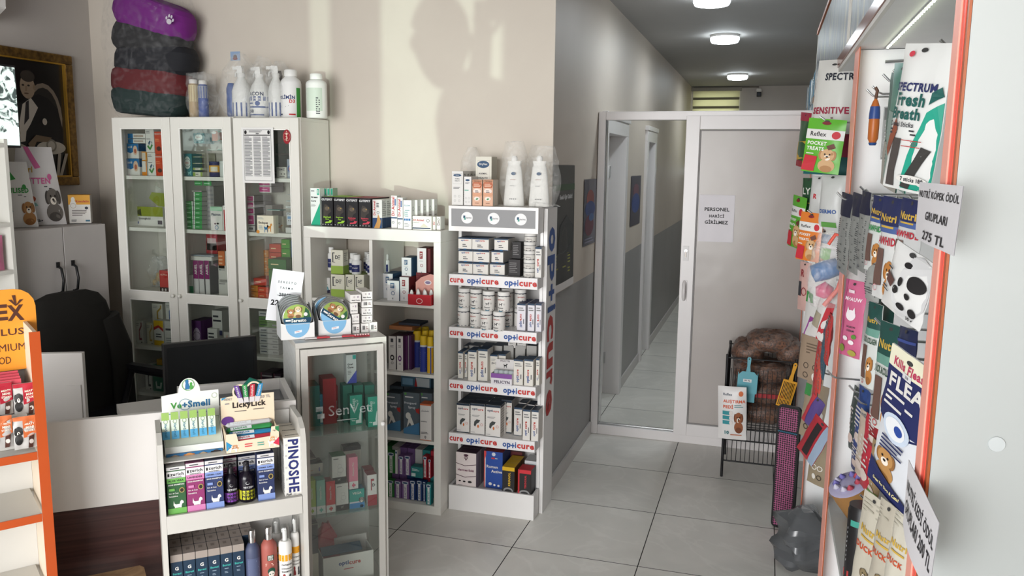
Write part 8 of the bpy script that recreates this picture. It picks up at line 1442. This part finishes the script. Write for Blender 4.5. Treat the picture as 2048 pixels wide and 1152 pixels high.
CG = [('r', 0, .7, 1, 1, '#1f4a44'), ('r', 0, .62, 1, .71, '#6a9a8c'), ('t', 'Nutri', .12, .74, .85, .87, '#c9a544', 0, 2), ('t', 'DUCK & COLLAGEN', .03, .53, .97, .6, '#244a34', 0, 2, True), ('p', [(.1, .1), (.48, .1), (.48, .5), (.12, .5)], '#6a4f46'), ('pet', .5, .05, .95, .4, '#b5793c', '#95602e'), ('o', .3, .06, .1, .3, RED)]
hang('green and white collagen treat bag, the smaller farther one', (1730, 1757, 604, 778), 2.35, 150, '#d0d4d0', CG, tilt=.08, seed=31)
hang('green and white collagen treat bag, the larger nearer one', (1752, 1800, 645, 868), 1.95, 152, '#d3d6d2', CG, tilt=.05, seed=32)
hang('dark navy bag behind the flea blister', (1795, 1830, 655, 800), 1.75, 160, '#20284a', [('r', 0, .8, 1, .84, '#3a4a8a')], seed=33)
hang('dark green bag high behind the collagen bags', (1745, 1785, 600, 700), 2.4, 160, '#1f3f38', [], seed=34)
hang('flea comb package, navy and white with a golden dog photo', (1762, 1845, 702, 1012), 1.5, 158, '#dcdfe4', [('r', 0, .86, 1, 1, '#e6e3c9'), ('r', 0, .5, 1, .86, '#20285a'), ('p', [(.0, .5), (.5, .42), (1, .5), (1, .56), (0, .56)], '#20285a'), ('t', 'Kills Fleas', .08, .88, .9, .94, '#b53a5a', 0, 2), ('t', 'FLEA', .12, .73, .95, .83, WHT, 0, 2, True), ('r', .4, .84, .62, .88, '#d9d9d9'), ('t', '350', .43, .85, .6, .87, INK, 0, 1), ('l', .12, .6, .85, .71, 3, WHT), ('e', .5, .49, .32, .1, '#c9d6e6'), ('e', .5, .49, .24, .075, '#e9ecef'), ('e', .58, .49, .1, .035, '#2a4a9a'), ('l', .2, .3, .9, .4, 4, '#20285a'), ('pet', .1, .08, .65, .32, '#b98a52', '#96683a'), ('p', [(0, 0), (1, 0), (1, .04), (.5, .12), (0, .18)], '#20285a'), ('t', 'Great For Dogs & Cats!', .08, .035, .92, .065, '#e6dc9a', 0, 2)], tilt=.17, seed=35, d=.012, neck=.0, name='flea_comb_package', cat='package')
# fourth row: teal stick bundle, blue and red pouches
for i in range(8):
    p = onx(1668+4.6*i, 745+1.5*i, .33+.0*i); b = MB(); b.loft([[(x*sc, y*sc2, z) for x, y in ((-.009, -.003), (.009, -.003), (.009, .003), (-.009, .003))] for z, sc, sc2 in ((0, 1, .3), (-.01, 1, 1), (-.20, 1, 1), (-.215, 1, .3))], ('#3f9ab8', '#2f86a8', '#55858c')[i % 3], smooth=False); b.art(lambda u, v, o: (u-.009, -.0032-o, -.205+v), .018, .19, [('r', 0, .0, 1, .3, '#a9aeac'), ('l', .1, .32, .9, .9, 12, '#9fc6d2')])
    o = b.build('stick_sachet', None, p, rotof(120)); o.rotation_euler = (.02, -.07, rotof(120)); tag(o, 'slim teal and silver stick sachet in the hanging bunch, %s' % ORD[i], 'sachet', 'teal stick sachets in the near bay')
for i, (px, Y_, c_, lab) in enumerate((((1703, 1716, 770, 905), 2.75, '#3a4a48', 'dark striped sachet bundle right of the teal sticks'), ((1713, 1735, 772, 905), 2.6, '#2f4a86', 'blue cat treat pouch curling at its foot'), ((1706, 1730, 850, 950), 2.7, '#28407a', 'deep blue pouch hanging lower left'), ((1727, 1748, 828, 985), 2.3, '#b5303f', 'red cat treat pouch with round badge'), ((1741, 1760, 880, 1010), 2.1, '#a98f6a', 'kraft-coloured pouch with green base'), ((1716, 1738, 820, 960), 2.5, '#c9b8a8', 'beige and pink pouch between blue and red ones'), ((1742, 1764, 800, 900), 2.15, '#8f2a30', 'crimson pouch behind the flea package'))):
    hang(lab, px, Y_, 165, c_, [('l', .15, .3, .85, .7, 6, '#d9d4cf'), ('e', .5, .2, .3, .08, '#d9c9c0')]+([('r', 0, 0, 1, .2, '#5a8a3a')] if i == 4 else []), tilt=.06, seed=40+i, wob=.03)
BE = [('t', 'DUCK', .1, .42, .8, .54, '#c9502a', 0, 2), ('t', 'Nutri', .2, .6, .85, .72, '#c9a544', 0, 2), ('r', .25, .57, .8, .59, '#c9a544'), ('l', .1, .8, .9, .95, 4, '#b5b0a0'), ('pet', .4, .08, .8, .3, '#8a7a5a', '#6a5a44')]
hang('beige duck treat bag in the bottom row, farthest', (1716, 1762, 985, 1200), 2.0, 150, '#c9c3b3', BE, tilt=.1, seed=50)
hang('beige duck treat bag in the bottom row, middle', (1748, 1790, 1000, 1210), 1.8, 150, '#bdb6a6', BE, tilt=.1, seed=51)
hang('beige treat bag with gold lettering in the bottom row, nearest', (1778, 1822, 1010, 1230), 1.62, 150, '#cfcabb', BE, tilt=.12, seed=52)
p = onz(1716, 1195, .35); b = MB(); b.lathe([(.035, 0), (.036, .005), (.036, .2), (.034, .205), (.034, .215)], M('#1d1c1e', .35), 24); b.art(cylmap(.036, -PI), 2*PI*.036, .2, [('r', 0, .1, 1, .2, '#b53a3a'), ('l', .05, .3, .5, .8, 8, '#9a9a9a'), ('r', .1, .82, .4, .9, '#3f9a8a')], sub=10); b.build('black_can', None, (0, 0, 0)); o = bpy.data.objects['black_can']; p = ony(1716, 1152, 2.2); o.location = (p.x, 2.2, p.z-.02); tag(o, 'tall black printed can standing beside the lowest bags', 'can')
b = MB(); b.box(FX+.005, BXX-.008, 1.35, 2.79, p.z-.04, p.z-.021, GW_); tag(b.build('low_shelf'), 'white low shelf board at foot of the near bay', 'shelf')
c = ony(1684, 1140, 2.6); b = MB(); b.lathe([(.05, -.12), (.06, -.03), (.062, .0)], M('#9a7040', .6), 20); b.lathe([(.062, .0), (.055, .005), (.0, .006)], M('#a9a4c0', .5), 20, cap=False); 
for k in range(10): b.lathe([(.0, .004), (.012, .01), (.0, .022)], ('#7a74b8', '#c9c6d8', '#b84a5a')[k % 3], 7, Matrix.Translation((.035*math.cos(k*2.4), .035*math.sin(k*2.4), 0)))
o = b.build('treat_tub', None, (c.x, 2.6, p.z+.099)); o.rotation_euler = (.25, -.5, 0); tag(o, 'round kraft tub with purple and white sweets at bay foot', 'tub')
# ---- middle bay: bags hanging past the far side of the salmon upright
hang('big white food bag with dark red and black lettering at top of middle bay', (1617, 1712, 120, 350), 3.45, 120, '#d6d5d0', [('r', 0, 0, 1, .16, '#1f5f60'), ('r', .5, .16, 1, .36, '#8f2440'), ('t', 'SPECTRUM', .32, .80, 1.3, .90, '#1f2430', 0, 2), ('t', 'SENSITIVE', .1, .52, .95, .6, '#9b2440', 0, 2), ('l', .1, .48, .8, .51, 1, '#8a6a6a'), ('l', .1, .38, .9, .42, 1, '#9b2440')], tilt=.03, seed=60, d=.08, name='pet_food_bag', cat='pet food bag', taper=.25)
RX = lambda c_, c2_: [('r', 0, .62, 1, .8, '#dfdedb'), ('t', 'Reflex', .12, .66, .55, .77, BLK, 0, 1), ('e', .8, .71, .11, .07, '#c4303c'), ('e', .5, .92, .12, .03, '#7a1f28'), ('t', 'POCKET', .08, .5, .6, .59, '#eef0e6', 0, 2), ('t', 'TREATS', .08, .4, .55, .49, '#eef0e6', 0, 2), ('p', [(0, .03), (.35, .02), (.4, .3), (.05, .32)], '#c4303c'), ('p', [(.6, .5), (.78, .56), (.85, .48), (.68, .43)], '#6a4034'), ('pet', .4, .03, .92, .48, '#cfa678', '#b08050'), ('l', .08, .33, .38, .37, 1, '#e6e6dc')]
hang('bright green pocket treats pouch with cream puppy', (1610, 1686, 238, 346), 3.2, 112, '#5fae32', RX(0, 0), tilt=.1, seed=61)
hang('orange pocket treats pouch with cream puppy', (1597, 1643, 425, 522), 3.35, 125, '#d97a30', RX(0, 0), tilt=.07, seed=62)
hang('second green pocket treats pouch behind the orange one', (1581, 1608, 392, 496), 3.9, 150, '#5fa838', RX(0, 0), tilt=.12, seed=63)
hang('green and red bag with yellow photo beyond the green pouch', (1598, 1620, 226, 334), 4.0, 160, '#2f5a34', [('r', 0, .85, 1, 1, '#a9334a'), ('p', [(0, .1), (1, .2), (1, .5), (0, .45)], '#c9a23c'), ('r', 0, 0, 1, .12, '#9a2f38')], tilt=.1, seed=64)
hang('dark green bag with white letters and yellow flowers', (1604, 1628, 356, 440), 3.9, 140, '#2a4f34', [('t', 'LY', .2, .6, .8, .78, WHT, 0, 1), ('p', [(0, .2), (1, .25), (1, .42), (0, .4)], '#c9a23c')], seed=65)
hang('white shiny bag with small red mark in middle bay', (1620, 1655, 352, 450), 3.6, 130, '#cfd0ce', [('t', 'R', .4, .5, .6, .68, '#c4303c', 0, 2)], tilt=.05, seed=66, d=.05)
hang('white shiny bag with blue lettering in middle bay', (1640, 1690, 350, 455), 3.3, 125, '#c9cac8', [('t', 'DERMO', .1, .25, .8, .36, '#3a5a96', 0, 2), ('r', .2, .0, .8, .1, '#5f9a4a')], tilt=.02, seed=67, d=.05)
hang('white and green pouch with small dog above the toy bag', (1628, 1662, 458, 548), 3.35, 130, '#d2d4ce', [('r', 0, .3, 1, .6, '#6aaa4a'), ('pet', .2, .02, .8, .4, '#b08a5a', '#8a6a44'), ('r', .1, .7, .9, .9, '#3a6a8a')], tilt=.1, seed=68)
hang('pink and white pouch under the orange one', (1598, 1622, 524, 622), 3.8, 150, '#d8b0a8', [('t', 'R', .2, .7, .6, .85, '#9a3a40', 0, 2), ('r', .1, .3, .4, .6, INK), ('o', .6, .4, .2, .2, '#9a3a40')], seed=69)
hang('white, green and purple bag with kraft lower half', (1607, 1660, 545, 765), 3.4, 130, '#cfcdca', [('r', 0, 0, 1, .42, '#9a8672'), ('p', [(.1, .42), (1, .42), (1, .56), (.3, .6)], '#8a3f86'), ('p', [(0, .72), (.35, .72), (.3, .8), (0, .82)], '#3f8a4a'), ('l', .3, .25, .9, .36, 4, '#6a5a4a'), ('o', .35, .14, .1, .25, '#4a4038'), ('o', .7, .14, .1, .25, '#4a4038'), ('o', .35, .05, .1, .25, '#4a4038'), ('e', .7, .05, .1, .04, '#e0dcd4')], tilt=.06, seed=70, d=.03)
hang('red and white pouch hanging diagonally in middle bay', (1632, 1664, 575, 682), 3.05, 140, '#d8d5d2', [('p', [(.5, 0), (1, 0), (1, .8), (.7, .8)], '#b5303a'), ('r', 0, .2, .5, .5, '#a39a86')], tilt=.3, seed=71)
for i in range(4): hang('red-edged pouch seen edge-on in the slanting bundle, %s' % ORD[i], (1632+7*i, 1640+7*i, 648-8*i, 822-30*i), 3.1-.03*i, 170, ('#b5403f', '#c9564a', '#3f5a6a', '#b5403f')[i], [('l', .1, .05, .9, .95, 18, '#8a8a8a')], tilt=.16, seed=72+i, group='slanting pouches in the middle bay')
hang('kraft pouch with round symbols, middle bay', (1606, 1650, 765, 880), 3.4, 130, '#9a8b76', [('p', [(.4, .3), (.95, .1), (.95, .5), (.5, .8)], '#cfcac6'), ('t', 'S', .6, .6, .8, .8, '#3a5a96', 0, 2), ('p', [(.0, .75), (.3, .75), (.3, .95), (0, .95)], '#3f8a4a'), ('o', .3, .2, .12, .3, '#4a4038')], tilt=.1, seed=80)
hang('purple pouch hanging diagonally', (1614, 1640, 790, 856), 3.1, 140, '#5a4a86', [('r', 0, 0, .3, 1, '#b53a44')], tilt=.45, seed=81)
hang('crimson pouch with silver seal, slanting lowest in middle bay', (1610, 1648, 832, 928), 3.0, 140, '#a5303a', [('r', .3, .1, .6, .9, '#2a2426'), ('r', .7, 0, 1, 1, '#8fa0b5')], tilt=.5, seed=82)
hang('kraft pouch with circles hanging below the crimson one', (1622, 1656, 850, 972), 3.35, 130, '#94866f', [('o', .4, .3, .14, .3, '#e0dcd4'), ('o', .7, .3, .14, .3, '#e0dcd4'), ('e', .4, .14, .1, .05, '#e0dcd4'), ('o', .7, .14, .14, .3, '#4a4038')], tilt=.08, seed=83)
# clear bag with blue and pink toy
for i_, (px_, py_, Y_) in enumerate(((1645, 243, 3.2), (1620, 430, 3.35), (1633, 556, 3.4), (1612, 528, 3.8), (1646, 580, 3.05), (1640, 745, 3.1))):
    p = ony(px_, py_, Y_); o = _hk.copy(); COL.objects.link(o); o.location = (p.x-.01, p.y, p.z-.004); o.scale = ((.593-p.x+.01)/.31, 1, 1); tag(o, 'long chrome hook in the middle bay, %s from the top' % ('first', 'second', 'third', 'fourth', 'fifth', 'sixth')[(0, 1, 3, 2, 4, 5)[i_]], 'hook', 'chrome hooks in the middle bay')
c = ony(1652, 540, 3.0); b = MB(); b.lathe([(.0, -.05), (.03, -.045), (.034, 0), (.03, .04), (0, .05)], M('#2f6fa8', .3), 16, Matrix.Rotation(1.2, 4, 'Y')); b.lathe([(.0, -.03), (.028, -.02), (.03, .01), (0, .03)], M('#d0507a', .35), 14, Matrix.Translation((.0, 0, -.07))); b.build('pet_toy', None, c); tag(bpy.data.objects['pet_toy'], 'blue and pink toy inside a clear bag', 'toy')
l = c+Vector((-.0, -.05, -.125)); crumple_bag('plastic_bag', 'clear bag with red edge holding the blue and pink toy', 'bag', l, .11, .10, .25, filmm('clear_film_toy', .16, (.88, .86, .86)), 77, amp=.1, top=.5)
b = MB(); b.tube([(c.x+.045, c.y-.03, c.z+.12), (c.x+.055, c.y-.03, c.z+.0), (c.x+.04, c.y-.03, c.z-.06), (c.x+.0, c.y-.02, c.z-.12)], .008, M('#e0604f', .4), 8); b.tube([(c.x+.045, c.y-.03, c.z+.12), (c.x+.02, c.y-.03, c.z+.125), (c.x+.0, c.y-.03, c.z+.09)], .006, M('#e0604f', .4), 8); tag(b.build('bag_strap'), 'coral red strap running down the toy bag', 'strap')
# grey bag and slanting poles at foot of the middle bay
c = onz(1612, 1152, .0); b = MB(); crumple_bag('refuse_bag', 'crumpled dark grey plastic bag on the floor at foot of the shelving', 'bag', Vector((c.x+.03, c.y+.0, .001)), .22, .26, .27, M('#5e6063', .25, spec=.7), 91, amp=.35, top=.35, rz=.3)
# price notes taped to the near upright
def note(label, c0, c1, lines, x=.232):
    a = onx(*c0, x); e = onx(*c1, x); w = a.y-e.y; h = a.z-e.z; art = [('t', s, .04 if len(s) > 9 else .3, 1-f0, .97 if len(s) > 9 else .8, 1-f1, '#26242a', 0, 1, True) for s, f0, f1 in lines]
    return sheet('price_note', label, 'note', Vector((x, (a.y+e.y)/2, (a.z+e.z)/2)), -PI/2, w, h, art, '#dfdde0', curl=.006)
note('white paper note with dog treat prices taped high on the near upright', (1840, 364), (1915, 513), (('NUTRİ KÖPEK ÖDÜL', .26, .1), ('GRUPLARI', .62, .48), ('275 TL', .95, .8)))
a = onx(1822, 916, .232); e = onx(1880, 1112, .232)
w = a.y-onx(1878, 1000, .232).y; h = a.z-onx(1815, 1050, .232).z
sheet('price_note', 'white paper note with cat treat prices taped low on the near upright', 'note', Vector((.232, a.y-w/2, a.z-h/2-.01)), -PI/2, w*1.15, h*1.05, [('t', 'NUTRİ KEDİ ÖDÜL', .06, .58, .95, .8, '#26242a', 0, 1, True), ('t', 'GRUPLARI 200 TL', .08, .28, .95, .48, '#26242a', 0, 1, True)], '#dfdde0', curl=.008)
p = ony(1993, 888, 1.25); b = MB(); b.lathe([(.011, 0), (.0105, .0015)], '#c3c8c8', 20, Matrix.Translation((p.x, 1.2495, p.z)) @ Matrix.Rotation(PI/2, 4, 'X')); tag(b.build('screw_cover'), 'small round white screw cover on the near side panel', 'cover')
# ================================================================ CORRIDOR MOUTH: posters, note, crate, mat, packs
def wallposter(name, label, p0, p1, base, art, curl=0):   # marks on the corridor's left wall
    a = onx(*p0, COR_X+.004); e = onx(*p1, COR_X+.004); w = e.y-a.y; h = a.z-e.z
    return sheet(name, label, 'poster', Vector((COR_X+.004, (a.y+e.y)/2, (a.z+e.z)/2)), PI/2, w, h, art, base, curl=curl, rough=.3)
wallposter('poster', 'tall black poster with white headline and dark cow picture', (1107, 330), (1144, 566), '#1b1b1d', [('r', 0, .8, 1, .85, '#2f4a2a'), ('t', 'Bedeli Ağır Olabilir!', .2, .72, .97, .77, '#d9d9d9', 0, 2), ('p', [(.2, .3), (.9, .28), (.95, .5), (.6, .6), (.3, .52)], '#2e3130'), ('l', .1, .12, .8, .3, 7, '#9a9a4a'), ('r', 0, 0, 1, .06, '#d9d5d2')], curl=.01)
wallposter('poster', 'small dark poster with red and blue portrait, beside door frame', (1169, 359), (1190, 484), '#20223a', [('e', .5, .7, .3, .14, '#8a4a44'), ('e', .5, .55, .4, .12, '#3a4a7a'), ('e', .45, .3, .35, .16, '#6a3a48'), ('l', .1, .03, .9, .12, 2, '#8a8aa0'), ('e', .6, .42, .2, .06, '#4a6a9a')])
wallposter('poster', 'small dark poster seen through the doorway, between the inner doors', (1263, 352), (1279, 446), '#20223a', [('e', .5, .7, .3, .14, '#6a4a54'), ('e', .5, .45, .4, .2, '#3a4a7a')])
l, w, h = on_y((1397, 1468, 390, 484), PART_Y-.058)
sheet('door_note', 'white notice with bold black lettering taped to the sliding door', 'notice', Vector((l.x, PART_Y-.051, l.z)), 0, w, h, [('t', 'PERSONEL', .16, .65, .86, .74, BLK, 0, 2), ('t', 'HARİCİ', .3, .51, .72, .61, BLK, 0, 2), ('t', 'GİRİLMEZ', .18, .38, .84, .48, BLK, 0, 2)], '#dcd8dc', curl=.004)
# wire crate with bags of kibble
CX0, CX1, CY0, CY1 = -.165, .215, 4.84, 5.24; t = empty('wire_crate', 'black wire crate on legs filled with bags of brown kibble', 'crate', (CX0, CY0, 0)); b = MB(); BW = M('#141315', .45); Wc, Dc = CX1-CX0, CY1-CY0
Z0, Z1_ = .10, .72
for y in (0, Dc):
    for z in (Z0, .30, Z1_): b.tube([(0, y, z), (Wc, y, z)], .005, BW, 6)
    for k in range(1, 15): b.tube([(Wc*k/15, y, Z0), (Wc*k/15, y, Z1_ if y else .66)], .0022, BW, 5)
for x in (0, Wc):
    for z in (Z0, .30, Z1_): b.tube([(x, 0, z), (x, Dc, z)], .005, BW, 6)
    for k in range(1, 12): b.tube([(x, Dc*k/12, Z0), (x, Dc*k/12, Z1_)], .0022, BW, 5)
for k in range(1, 8): b.tube([(0, Dc*k/8, .30), (Wc, Dc*k/8, .30)], .0022, BW, 5)
b.build('wire_basket', t)
for x in (0, Wc):
    for y in (0, Dc): b = MB(); b.tube([(x, y, 0), (x, y, Z1_+.02)], .008, BW, 8); b.build('leg', t)
KIB = texm('brown_kibble', lambda nt, L, tc, bb: noisemix(nt, L, tc.outputs['Object'], 45, '#3a251b', '#7a5038', 6, 1.5, .38, .62)[0], .5)
def sack(label, x, y, z, w, d, h, seed, tilt=0):
    b = MB(); n = 26; rings = []
    for j in range(9):
        a = -PI/2+PI*j/8; k = max(.05, math.cos(a))**.45; rings.append([(w/2*k*(abs(math.cos(q))**.7)*(1 if math.cos(q) > 0 else -1)*(1+.12*noise.noise(Vector((math.cos(q)*2+seed, math.sin(q)*2, a)))), d/2*k*(abs(math.sin(q))**.7)*(1 if math.sin(q) > 0 else -1), h/2*math.sin(a)*(1+.3*noise.noise(Vector((math.cos(q)*3, math.sin(q)*3+seed, a))))) for q in [2*PI*i/n for i in range(n)]])
    b.loft(rings, KIB); c_ = M('#b9b4ae', .15, spec=.8)
    o = b.build('kibble_bag', None, (x, y, z)); o.rotation_euler = (0, tilt, 0); tag(o, label, 'bag', 'bags of brown kibble in the crate')
    f = MB(); f.loft([[(p_[0]*1.04, p_[1]*1.04, p_[2]*1.06) for p_ in r_] for r_ in rings[1:-1]], filmm('kibble_film', .04, (.75, .72, .7), .12)); f.build('film_wrap', o)
    if seed in (2, 5): f = MB(); f.box(-w*.42, w*.42, -d*.53, -d*.515, -.012, .012, '#c9c4be' if seed == 5 else '#a52a30'); f.build('label_strip', o)
for i, (x, z, w, h, tl) in enumerate(((.0, .375, .32, .13, 0), (.06, .385, .0, 0, 0), (.0, .50, .32, .13, .0), (-.09, .61, .0, 0, 0), (.0, .62, .32, .12, 0), (.0, .46, 0, 0, 0), (-.08, .735, .19, .12, .1), (.04, .80, .26, .11, -.03), (.15, .75, .15, .13, -.1))):
    if w: sack('clear bag of brown kibble in the wire crate, %s' % ('lowest layer', '', 'second layer', '', 'third layer', '', 'top left', 'topmost in middle', 'top right')[i], x+.025, 5.04, z, w, .31, h, i)
# scoops hung on the crate
def scoop(label, px, c_, grid, tilt):
    Yp = CY0-.03; a = ony(px[0], px[3], Yp); e = ony(px[1], px[2], Yp); w = e.x-a.x; h = e.z-a.z; m = M(c_, .35); b = MB(); hb = h*.6
    b.prism([(-w*.5, hb*.06), (-w*.46, 0), (w*.46, 0), (w*.5, hb*.06), (w*.5, hb*.82), (w*.3, hb), (-w*.3, hb), (-w*.5, hb*.82)], 0, .004, 'y', m) if not grid else None
    if grid:
        b.frame(-w*.42, w*.42, 0, hb, .006, .006, .008, .012, 0, .01, m)
        for k in range(9): b.box(-w*.38+w*.085*k, -w*.38+w*.085*k+.0035, .002, .007, .0085, hb-.0125, m)
        b.box(-w*.40, w*.40, .0071, .0098, hb*.25, hb*.28, m)
    else:
        for s in (-1, 1): b.prism([(.0045, 0), (.03, hb*.1), (.03, hb*.8), (.0045, hb*.95)], s*w*.49-.0015, s*w*.49+.0015, 'x', m)
        b.box(-w*.42, w*.42, .025, .028, -hb*.45, hb*.3, m)
    if not grid: b.art(lambda u, v, o: (u-w/2, -o, v), w, hb, [('r', .28, .52, .7, .66, '#dadada'), ('t', '99 TL', .34, .55, .64, .63, INK, 0, 2)])
    o = b.build('scoop', None, (a.x+w/2, Yp, a.z)); o.rotation_euler = (0, tilt, 0); tag(o, label, 'litter scoop')
    g = MB(); g.prism([(-.012, hb+.0005), (.012, hb+.0005), (.008, h*.75), (.011, h*.96), (.006, h), (-.006, h), (-.011, h*.96), (-.008, h*.75)], 0, .008, 'y', m); g.lathe([(.004, 0), (.004, .001)], '#2a3a3c', 10, Matrix.Translation((0, -.0003, h*.95)) @ Matrix.Rotation(PI/2, 4, 'X')); g.build('handle', o)
    return o
scoop('pale blue dustpan-shaped litter scoop with price sticker', (1473, 1517, 716, 785), '#5fa3b0', False, .03); scoop('yellow-orange slotted litter scoop', (1548, 1588, 724, 812), '#d99a22', True, .22)
PD = [('t', 'Reflex', .2, .82, .52, .9, '#1f3a52', 0, 1), ('e', .82, .88, .08, .05, '#c9683a'), ('t', 'ALIŞTIRMA', .2, .69, .97, .77, '#cf5a34', 0, 2), ('t', 'PEDİ', .2, .6, .56, .68, '#cf5a34', 0, 2), ('l', .6, .62, .92, .68, 2, '#2a7a80'), ('r', .18, .48, .5, .55, '#2f8a92'), ('r', .18, .39, .5, .46, '#2f8a92'), ('r', .18, .30, .5, .37, '#2f8a92'), ('e', .48, .515, .06, .04, '#d9d0cc'), ('e', .48, .425, .06, .04, '#d9d0cc'), ('e', .48, .335, .06, .04, '#d9d0cc'), ('t', '10', .25, .1, .4, .18, '#1f6a72', 0, 2), ('l', .45, .08, .95, .12, 1, '#b56a4a'), ('pet', .56, .14, .92, .56, '#8f5230', '#6f3c22')]
a = ony(1436, 875, CY0-.09); e = ony(1499, 776, CY0-.09); o = pouch('training_pad_pack', 'white pack of puppy training pads with red-brown puppy on crate corner', 'pack', Vector(((a.x+e.x)/2, CY0-.09, a.z)), -.12, (e.x-a.x), e.z-a.z, .05, '#dcd9d7', PD, gusset=False, tilt=(0, -.05), seed=95)
# pink-patterned mat leaning in the corner
mb0 = onz(1562, 1053, .0); mt0 = onx(1575, 822, mb0.x+.0); Lm = .66; t = empty('folded_mat', 'folded mat with black rim and pink mesh face leaning by the shelving', 'mat', Vector((.165, 4.19, .004)), rotof(112)); t.rotation_euler = (0, .0, rotof(112)); b = MB(); Wm, Hm = .115, .64
def _mesh(nt, L, tc, bb):
    v = nt.nodes.new('ShaderNodeTexVoronoi'); v.inputs['Scale'].default_value = 90; v.inputs['Randomness'].default_value = .12; mp = nt.nodes.new('ShaderNodeMapping'); mp.inputs['Scale'].default_value = (1, 0, 1); L(tc.outputs['Object'], mp.inputs[0]); L(mp.outputs[0], v.inputs['Vector']); m = nt.nodes.new('ShaderNodeMath'); m.operation = 'LESS_THAN'; m.inputs[1].default_value = .40; L(v.outputs['Distance'], m.inputs[0])
    x = nt.nodes.new('ShaderNodeMix'); x.data_type = 'RGBA'; L(m.outputs[0], x.inputs[0]); x.inputs[6].default_value = c4('#a8567f'); x.inputs[7].default_value = c4('#1d1519'); return x.outputs[2]
ms = texm('pink_mesh', _mesh, .6)
def rr_(w, h, r, n=5): 
    o_ = []
    for cx, cy, a0 in ((w/2-r, r, -90), (w/2-r, h-r, 0), (-w/2+r, h-r, 90), (-w/2+r, r, 180)): o_ += [(cx+r*math.cos(math.radians(a0+90*i/n)), cy+r*math.sin(math.radians(a0+90*i/n))) for i in range(n+1)]
    return o_
b.prism(rr_(Wm, Hm, .02), 0, .02, 'y', BW); b.build('rim', t, bevel=.002)
b = MB(); b.prism([(x, z+.012) for x, z in rr_(Wm-.02, Hm-.155, .012)], -.002, -.0003, 'y', ms); b.prism([(x, z+Hm-.125) for x, z in rr_(Wm-.02, .113, .012)], -.002, -.0003, 'y', ms); b.build('mesh_face', t)
b = MB(); b.tube([(-Wm*.42+Wm*.84*i/24, -.004, Hm-.134+.003*(-1)**i) for i in range(25)], .0022, M('#3f7fa0', .5), 6); b.build('blue_stitching', t)
# tall cabinet beyond the partition carrying wrapped packs
b = MB(); b.box(.30, .60, 5.5, 8.4, 0, 2.10, CW_); tag(b.build('tall_cabinet', bevel=.003), 'tall cabinet beyond the partition, mostly hidden, carrying wrapped packs', 'cabinet')
for r_ in range(2):
    for k in range(4):
        b = MB(); y0 = 5.56+.69*k; z0 = 2.101+.225*r_; m_ = M(('#b9c3c9', '#c9cfd2')[k % 2], .12, spec=.8)
        b.box(0, .24, 0, .62, 0, .222, m_); b.art(lambda u, v, o: (-o, .62-u, v), .62, .222, [('r', .0, 0, .1, 1, '#2a6a8f'), ('r', .9, 0, 1, 1, '#3a86a8'), ('r', .3, .1, .45, .9, '#e6e9ea'), ('r', .55, .2, .7, .8, '#8fa3ad')]); o = b.build('wrapped_pack', None, (.302, y0, z0), bevel=.02); tag(o, 'shiny blue and white wrapped pack above the partition, %s row, %s from the front' % (('lower', 'upper')[r_], ('first', 'second', 'third', 'fourth')[k]), 'pack', 'wrapped packs above the partition')
